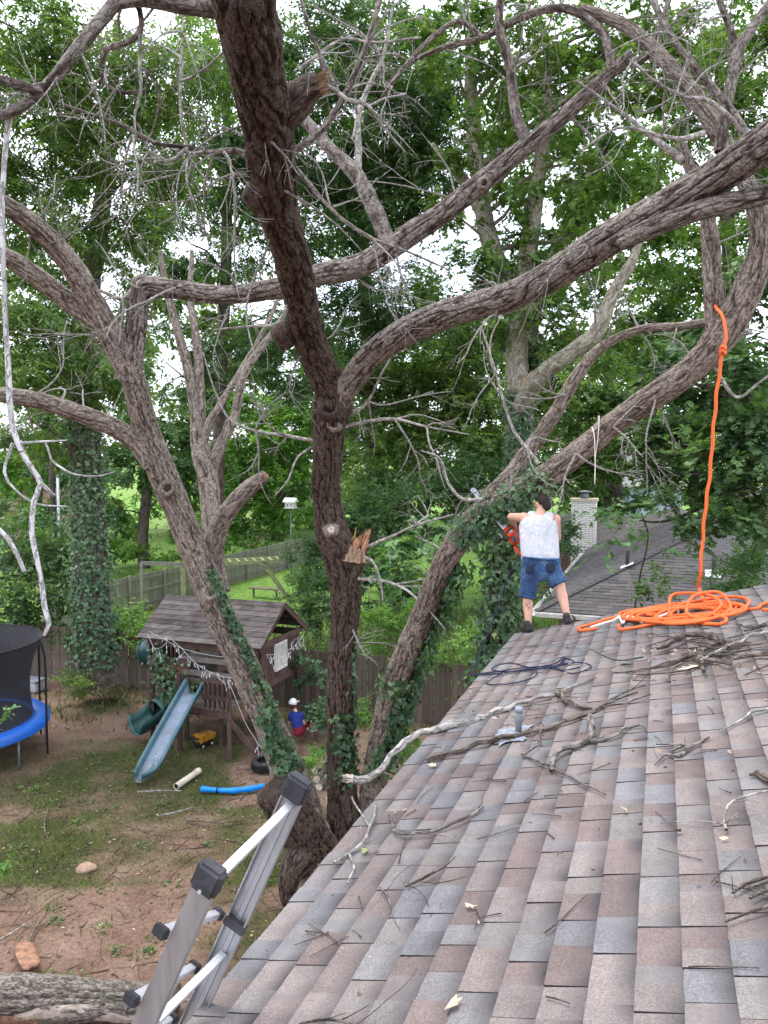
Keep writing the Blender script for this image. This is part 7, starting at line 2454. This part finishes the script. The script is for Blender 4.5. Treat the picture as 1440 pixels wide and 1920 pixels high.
F = [tuple(range(k)), tuple(range(2 * k - 1, k - 1, -1))] + [(i, i + k, (i + 1) % k + k, (i + 1) % k) for i in range(k)]
bo = MB().add(V, F).build('guide_bar', plain('bar_steel', (.45, .48, .52), .4, .5, var=.1), cs)
ch = np.array([cl(a, u * 1.12 - .02, 0) for a, u in o2] + [cl(.05, -.056, 0)])
MB().tube(ch, .006, 6).build('chain', M['saw_dk'], bo)

# --- person sitting by the fence
kd = 17.6
kid = thing('person', 'person in navy shirt and white cap sitting behind the leaning trunk', 'person', G(562, 1376))
KP = lambda x, y, dd=0.0: P(x, y, kd + dd)
pel, chs, nk_, hd_ = KP(560, 1368), KP(556, 1346, .05), KP(552, 1331, .08), KP(549.5, 1320, .10)
kneR_, ftR = KP(577, 1352, .35), KP(583, 1368, .45)
kneL_, ftL = KP(566, 1350, .55), KP(575, 1364, .75)
sR, sL = KP(565, 1341, .02), KP(546, 1341, .10)
eR, hR = KP(570, 1356, .02), KP(576, 1361, .25)
eL, hL = KP(543, 1356, .25), KP(556, 1360, .5)
M['skin2'] = skin_mat('fair_skin', (.58, .36, .27))
kc_ = [(pel, chs, .12, .125), (chs, nk_, .10, .055), (chs, sR, .085, .055), (chs, sL, .085, .055), (nk_, hd_, .052, .05),
       (pel + RGT * .05, kneR_, .085, .058), (kneR_, ftR, .055, .035), (pel - RGT * .02, kneL_, .085, .058), (kneL_, ftL, .055, .035),
       (sR, eR, .052, .040), (eR, hR, .040, .028), (sL, eL, .052, .040), (eL, hL, .040, .028)]
kf = np.array([.35, .93, -.05]); kf /= np.linalg.norm(kf)
ku = Z3 - kf * np.dot(Z3, kf); ku /= np.linalg.norm(ku); kr = np.cross(kf, ku)
kc_ += [(hd_ - kf * .02 + ku * .015, hd_ + kf * .02 + ku * .015, .085, .08), (hd_ + kf * .02, hd_ + kf * .05 - ku * .06, .07, .045), (hd_ + kf * .09, hd_ + kf * .105 - ku * .02, .012, .014), (hd_ - kr * .085, hd_ - kr * .092 + ku * .02, .014, .015), (hd_ + kr * .085, hd_ + kr * .092 + ku * .02, .014, .015)]
hand((hR * .8 + eR * .2, hR, FWD - Z3 * .3, Z3), 1, kc_)
hand((hL * .8 + eL * .2, hL, FWD - Z3 * .3, Z3), 1, kc_)
fused('body', kc_, M['skin2'], kid, .01, 4)
fused('shirt', [(pel + Z3 * .04, chs, .138, .138, dict(flat0=True)), (chs, nk_ - Z3 * .03, .115, .068), (chs, sR, .1, .07), (chs, sL, .1, .07), (sR, sR * .45 + eR * .55, .068, .06, dict(flat1=True)), (sL, sL * .45 + eL * .55, .068, .06, dict(flat1=True))], plain('navy_shirt', (.018, .035, .20), .85, var=.25, scale=10, bmp=.4, bscale=12), kid, .011, 3)
fused('shorts', [(pel - Z3 * .02, pel + Z3 * .05, .14, .135), (pel + RGT * .05, kneR_ * .9 + pel * .1, .105, .082, dict(flat1=True)), (pel - RGT * .02, kneL_ * .9 + pel * .1, .105, .082, dict(flat1=True))], plain('red_shorts', (.22, .02, .03), .85, var=.4, scale=14), kid, .011, 3)
for f_ in (ftR, ftL):
    fused('shoe', [(f_ - Z3 * .02, f_ - Z3 * .02 + np.array([.1, .12, -.02]), .045, .04)], plain('white_shoe', (.7, .7, .7), .6), kid, .01, 2)
fused('hair', [(hd_ - kf * .03 - ku * .03, hd_ - kf * .01 + ku * .03, .086, .088)], plain('auburn_hair', (.07, .025, .02), .7), kid, .009, 2)
cp_ = fused('cap', [(hd_ + ku * .035 - kf * .01, hd_ + ku * .05, .098, .088)], plain('white_cap', (.76, .75, .73), .8, var=.08), kid, .009, 2)
MB().hexa(hd_ + kf * .14 + ku * .03, kf * .055, kr * .075, ku * .006, .004).build('brim', M['white_trim'], cp_)

# ------------------------------------------------------------------ branches and litter on our roof
def kink(pts, rg):
    "crooked growth between the given points"
    q = spline(pts, .07)
    n = len(q)
    if n > 4:
        q[1:-1, :3] += rg.normal(0, 1, (n - 2, 3)) * np.minimum(.009, q[1:-1, 3:4] * .55)
        q[1:-1, 3] *= rg.uniform(.82, 1.15, n - 2)
    return q


def roof_branch(label, rows, seed, material='dead_dark', h=.03, side=(), name='fallen_branch'):
    "rows (px, py, width px[, extra height])"
    t = thing(name, label, 'branch', RP(rows[0][0], rows[0][1]), 'dead branches lying on the roof')
    pts = []
    for r in rows:
        hh = h + (r[3] if len(r) > 3 else 0)
        p = RP(r[0], r[1], hh)
        pts.append(list(p) + [max(.0035, r[2] * ((p - CAM) @ FWD) / FPX / 2)])
    rgb = np.random.default_rng(seed)
    pts = np.array(pts)
    limb('stem', None, M[material], t, seed, 12 if rows[0][2] > 8 else 7, .03, pts=kink(pts, rgb), furrow=.7)
    mb = MB()
    for q in range(2 + int(len(rows) * .45)):
        k = rgb.integers(0, len(pts) - 1)
        p = pts[k][:3] + (pts[k + 1][:3] - pts[k][:3]) * rgb.random()
        d = pts[k + 1][:3] - pts[k][:3]
        d = d / np.linalg.norm(d) + rgb.normal(0, .7, 3)
        d = d - NRM * (np.dot(d, NRM) - rgb.uniform(-.02, .25))
        w = wander(p, d, rgb.uniform(.08, .32), rgb, .03, .8, .3)
        w = w + np.outer(np.maximum(0, .012 - (w - EAVE0) @ NRM), NRM)
        mb.add(*tube_vf(w, np.linspace(min(.004, pts[k][3] * .5), .0012, len(w)), 4))
    V = np.array(mb.V)
    mesh_np('twigs', V, mb.F, M[material], t, True, {'bk': V, 'crev': np.full(len(V), .5)})['kind'] = 'stuff'
    for i, sr in enumerate(side):
        pts = []
        for r in sr:
            p = RP(r[0], r[1], h + (r[3] if len(r) > 3 else 0))
            pts.append(list(p) + [max(.003, r[2] * ((p - CAM) @ FWD) / FPX / 2)])
        limb('side_branch', None, M[material], t, seed + 40 + i, 7, .03, pts=kink(np.array(pts), rgb), furrow=.7)
    return t


t = thing('fallen_branch', 'long pale broken branch jutting over the eave below the vent pipe', 'branch', RP(790, 1375), 'dead branches lying on the roof')
c = [list(P(646, 1459, 5.15)) + [.030], list(P(668, 1464, 5.2)) + [.033], list(P(694, 1460, 5.25)) + [.026], list(P(716, 1438, 5.35)) + [.024], list(P(748, 1402, 5.5)) + [.023]]
for px, py, w_ in ((790, 1374, 14), (868, 1354, 12), (930, 1332, 10), (990, 1316, 9), (1040, 1300, 7), (1078, 1284, 5), (1110, 1272, 4)):
    p = RP(px, py, .035)
    c.append(list(p) + [w_ * ((p - CAM) @ FWD) / FPX / 2])
limb('stem', None, M['dead'], t, 600, 16, .03, pts=kink(np.array(c), hp_), furrow=.6)
cc = P(646, 1459, 5.15)
splinters('torn_end', cc + RGT * .03, -RGT, .028, .05, t, 61, M['cut_pale'], 14)
limb('side_branch', None, M['dead'], t, 601, 7, .03, pts=np.array([list(P(716, 1440, 5.35)) + [.01], list(P(722, 1450, 5.33)) + [.008], list(P(732, 1452, 5.3)) + [.004]]))
limb('side_branch', None, M['dead_dark'], t, 602, 7, .03, pts=np.array([list(RP(1040, 1300, .03)) + [.016], list(RP(1062, 1310, .03)) + [.012], list(RP(1090, 1326, .02)) + [.008], list(RP(1110, 1328, .02)) + [.005]]))
roof_branch('long dark branch lying across the shingles right of the vent pipe', [(800, 1424, 7), (880, 1402, 8), (940, 1386, 9), (1020, 1366, 9), (1075, 1348, 8), (1118, 1328, 6), (1165, 1300, 4), (1210, 1284, 3)], 610, side=([(1118, 1330, 5), (1150, 1312, 5), (1196, 1298, 3)], [(1050, 1296, 6), (1060, 1315, 6), (1085, 1326, 5), (1105, 1328, 4)], [(1130, 1326, 4), (1170, 1318, 4), (1220, 1302, 3)]))
roof_branch('grey forked branch bending downslope in the middle of the roof', [(1034, 1446, 7), (1040, 1424, 10), (1052, 1410, 11), (1078, 1398, 11), (1103, 1388, 12), (1104, 1366, 12), (1106, 1342, 11)], 620, 'dead_mid', side=([(1104, 1387, 7), (1130, 1386, 6), (1158, 1378, 6), (1180, 1362, 5), (1200, 1360, 4), (1210, 1366, 3)],))
roof_branch('thin straight twig pointing downslope below the forked branch', [(978, 1414, 5), (1000, 1424, 4), (1060, 1452, 4), (1135, 1490, 3)], 630, side=([(982, 1416, 3), (1005, 1400, 3), (1018, 1360, 3)],))
roof_branch('grey stick lying across shingles above the lower tangle', [(728, 1528, 5), (742, 1556, 7), (752, 1566, 7), (800, 1562, 6), (850, 1545, 6), (880, 1530, 7), (906, 1512, 4)], 640, 'dead_mid')
roof_branch('pale forked twig at the eave behind the ladder', [(626, 1618, 6), (656, 1600, 7), (682, 1580, 6), (695, 1550, 5), (706, 1508, 4)], 650, 'dead', side=([(655, 1602, 5), (664, 1625, 4), (652, 1656, 3)], [(692, 1548, 4), (680, 1528, 4), (660, 1495, 4)]))
roof_branch('curved thin twig standing loose at the right of the roof', [(1362, 1556, 6), (1358, 1536, 4), (1366, 1510, 4, .04), (1390, 1495, 3, .06), (1440, 1484, 3, .06), (1480, 1478, 3, .05)], 660, 'dead')
roof_branch('splintered twig cluster right of the forked branch', [(1228, 1434, 3), (1248, 1412, 5), (1275, 1415, 5), (1292, 1400, 6), (1330, 1382, 4)], 670, 'dead_mid', side=([(1250, 1411, 4), (1282, 1398, 4), (1230, 1395, 3)], [(1276, 1416, 4), (1284, 1400, 3)]))
roof_branch('thin pale stick lying level at the right edge of the roof', [(1350, 1372, 3), (1398, 1345, 5), (1412, 1336, 6), (1440, 1328, 6), (1480, 1320, 6)], 680, 'dead')
roof_branch('short dark thick chunk at the right edge of the roof', [(1404, 1452, 6), (1420, 1450, 12), (1438, 1460, 14), (1460, 1468, 14)], 690)
roof_branch('dark twig bundle cut by the right edge low on the roof', [(1374, 1674, 5), (1400, 1656, 7), (1440, 1644, 6), (1480, 1634, 5)], 700, side=([(1406, 1684, 6), (1430, 1672, 7), (1470, 1664, 6)], [(1360, 1728, 5), (1400, 1712, 6), (1460, 1692, 6)], [(1400, 1666, 4), (1450, 1650, 4)]))
roof_branch('dark short stick in the lower middle of the roof', [(760, 1662, 5), (790, 1648, 6), (816, 1634, 5)], 710)
roof_branch('small forked twig lying on a grey shingle in the lower roof', [(712, 1664, 4), (728, 1684, 5), (730, 1712, 3)], 715, 'dead_mid')
roof_branch('curved dark twig along the bottom edge of the photograph', [(560, 1920, 4), (600, 1912, 6), (640, 1914, 5), (668, 1926, 3)], 716)
# the heap of broken branches near the rope
hp = np.random.default_rng(44)
heap = [('thickest dark limb in the branch heap below the orange rope', [(1232, 1216, 6), (1260, 1205, 9), (1300, 1190, 11), (1330, 1188, 12), (1350, 1200, 10), (1372, 1204, 5)]),
        ('long arching branch along the front of the branch heap', [(1150, 1262, 3), (1210, 1255, 5), (1270, 1240, 8), (1310, 1230, 9), (1340, 1238, 8), (1370, 1246, 5)]),
        ('pale bent branch crossing the branch heap to the right edge', [(1310, 1240, 6), (1345, 1222, 7), (1390, 1200, 7), (1440, 1184, 5), (1480, 1176, 4)]),
        ('dark stick at the right end of the branch heap', [(1376, 1236, 5), (1405, 1228, 8), (1440, 1226, 8), (1480, 1230, 6)]),
        ('short upright stub sticking out of the branch heap', [(1308, 1228, 8), (1312, 1244, 9), (1320, 1258, 6)]),
        ('grey branch behind the branch heap near the coil', [(1380, 1170, 4), (1400, 1176, 5), (1430, 1172, 6), (1470, 1166, 5)])]
for i, (lab, rows) in enumerate(heap):
    roof_branch(lab, rows, 730 + i, 'dead' if i == 2 else 'dead_dark', .05)
mb = MB()
for i in range(42):
    px, py = hp.normal(1330, 70), hp.normal(1222, 20)
    p = RP(px, py, hp.uniform(.01, .07))
    a = hp.normal(0, .5)
    d = R3 * math.cos(a) * hp.choice([-1, 1]) + E3 * math.sin(a)
    w_ = wander(p, d - NRM * np.dot(d, NRM), hp.uniform(.15, .6), hp, .05, .5)
    mb.add(*tube_vf(w_, np.linspace(hp.uniform(.004, .009), .0025, len(w_)), 4))
for i in range(110):
    s, u = hp.uniform(1.4, 8.5), hp.uniform(.05, 3.2)
    p = RF(s, u, .02)
    a = hp.uniform(0, 6.28)
    d = SLOPE * math.cos(a) + E3 * math.sin(a)
    w_ = wander(p, d, hp.uniform(.05, .28), hp, .03, .9)
    w_ = w_ - np.outer((w_ - p) @ NRM, NRM)
    mb.add(*tube_vf(w_, np.linspace(hp.uniform(.0022, .0042), .0015, len(w_)), 4))
V = np.array(mb.V)
o = mesh_np('twig_litter', V, mb.F, M['dead_dark'], None, True, {'bk': V, 'crev': np.full(len(V), .6)})
tag(o, 'fine broken twigs strewn over the shingles', 'twigs', kind='stuff')
nl = 520
s, u = hp.uniform(1.5, 8.6, nl), hp.uniform(.05, 3.3, nl)
hx = hp.random(nl) < .55
C = np.array([RF(a, c_, .018) for a, c_ in zip(s, u)])
for i in np.where(hx)[0]:
    C[i] = RP(hp.normal(1330 if i % 3 else 950, 70), hp.normal(1225 if i % 3 else 1345, 22), .02)
o = leaves('leaf_litter', C, hp.normal(0, 1, (nl, 3)) - np.outer(hp.normal(0, 1, nl), NRM) * 0, NRM + hp.normal(0, .25, (nl, 3)), hp.uniform(.012, .05, nl), 'oval', M['litter'], None, hp)
tag(o, 'crumbs of bark and dry leaf lying on the shingles', 'leaf litter', kind='stuff')


def dry_leaf(name, label, px, py, size, material, seed, curl=.3):
    rg_ = np.random.default_rng(seed)
    t = thing(name, label, 'leaf' if name == 'dry_leaf' else 'wood chip', RP(px, py))
    o_ = RP(px, py, .02)
    a = rg_.uniform(0, 6.28)
    d = E3 * math.cos(a) + SLOPE * math.sin(a)
    s_ = np.cross(NRM, d)
    out = [(-.5, 0), (-.2, -.22), (.05, -.30), (.15, -.12), (.45, -.20), (.30, .05), (.5, .25), (.1, .20), (-.2, .18)]
    V = [o_ + d * x * size + s_ * y * size + NRM * (curl * size * (x * x + y * y) + rg_.uniform(0, .01)) for x, y in out] + [o_ + NRM * .006]
    F = [(i, (i + 1) % 9, 9) for i in range(9)]
    q = mesh_np('blade', np.array(V), F, material, t, False)
    md = q.modifiers.new('thick', 'SOLIDIFY'); md.thickness = .002


M['tan_leaf'] = plain('tan_dry_leaf', (.52, .38, .27), .8, var=.2, scale=20)
dry_leaf('dry_leaf', 'curled tan dry leaf lying low in the middle of the roof', 850, 1884, .075, M['tan_leaf'], 3)
dry_leaf('wood_chip', 'pale pinkish wood chip below the branch heap', 1294, 1252, .16, M['cut_pale'], 5, .1)
dry_leaf('dry_leaf', 'small tan leaf curl near the lower tangle of twigs', 882, 1700, .055, M['tan_leaf'], 8, .1)
dry_leaf('dry_leaf', 'yellowish dry leaf below the pale broken branch', 812, 1436, .075, M['tan_leaf'], 9, .2)
dry_leaf('dry_leaf', 'green leaf scrap beside the forked twig at the eave', 684, 1597, .07, plain('green_scrap', (.22, .26, .10), .8), 10, .2)
dry_leaf('dry_leaf', 'rusty leaf flake under the curved twig at the right', 1358, 1574, .035, M['tan_leaf'], 12, .2)
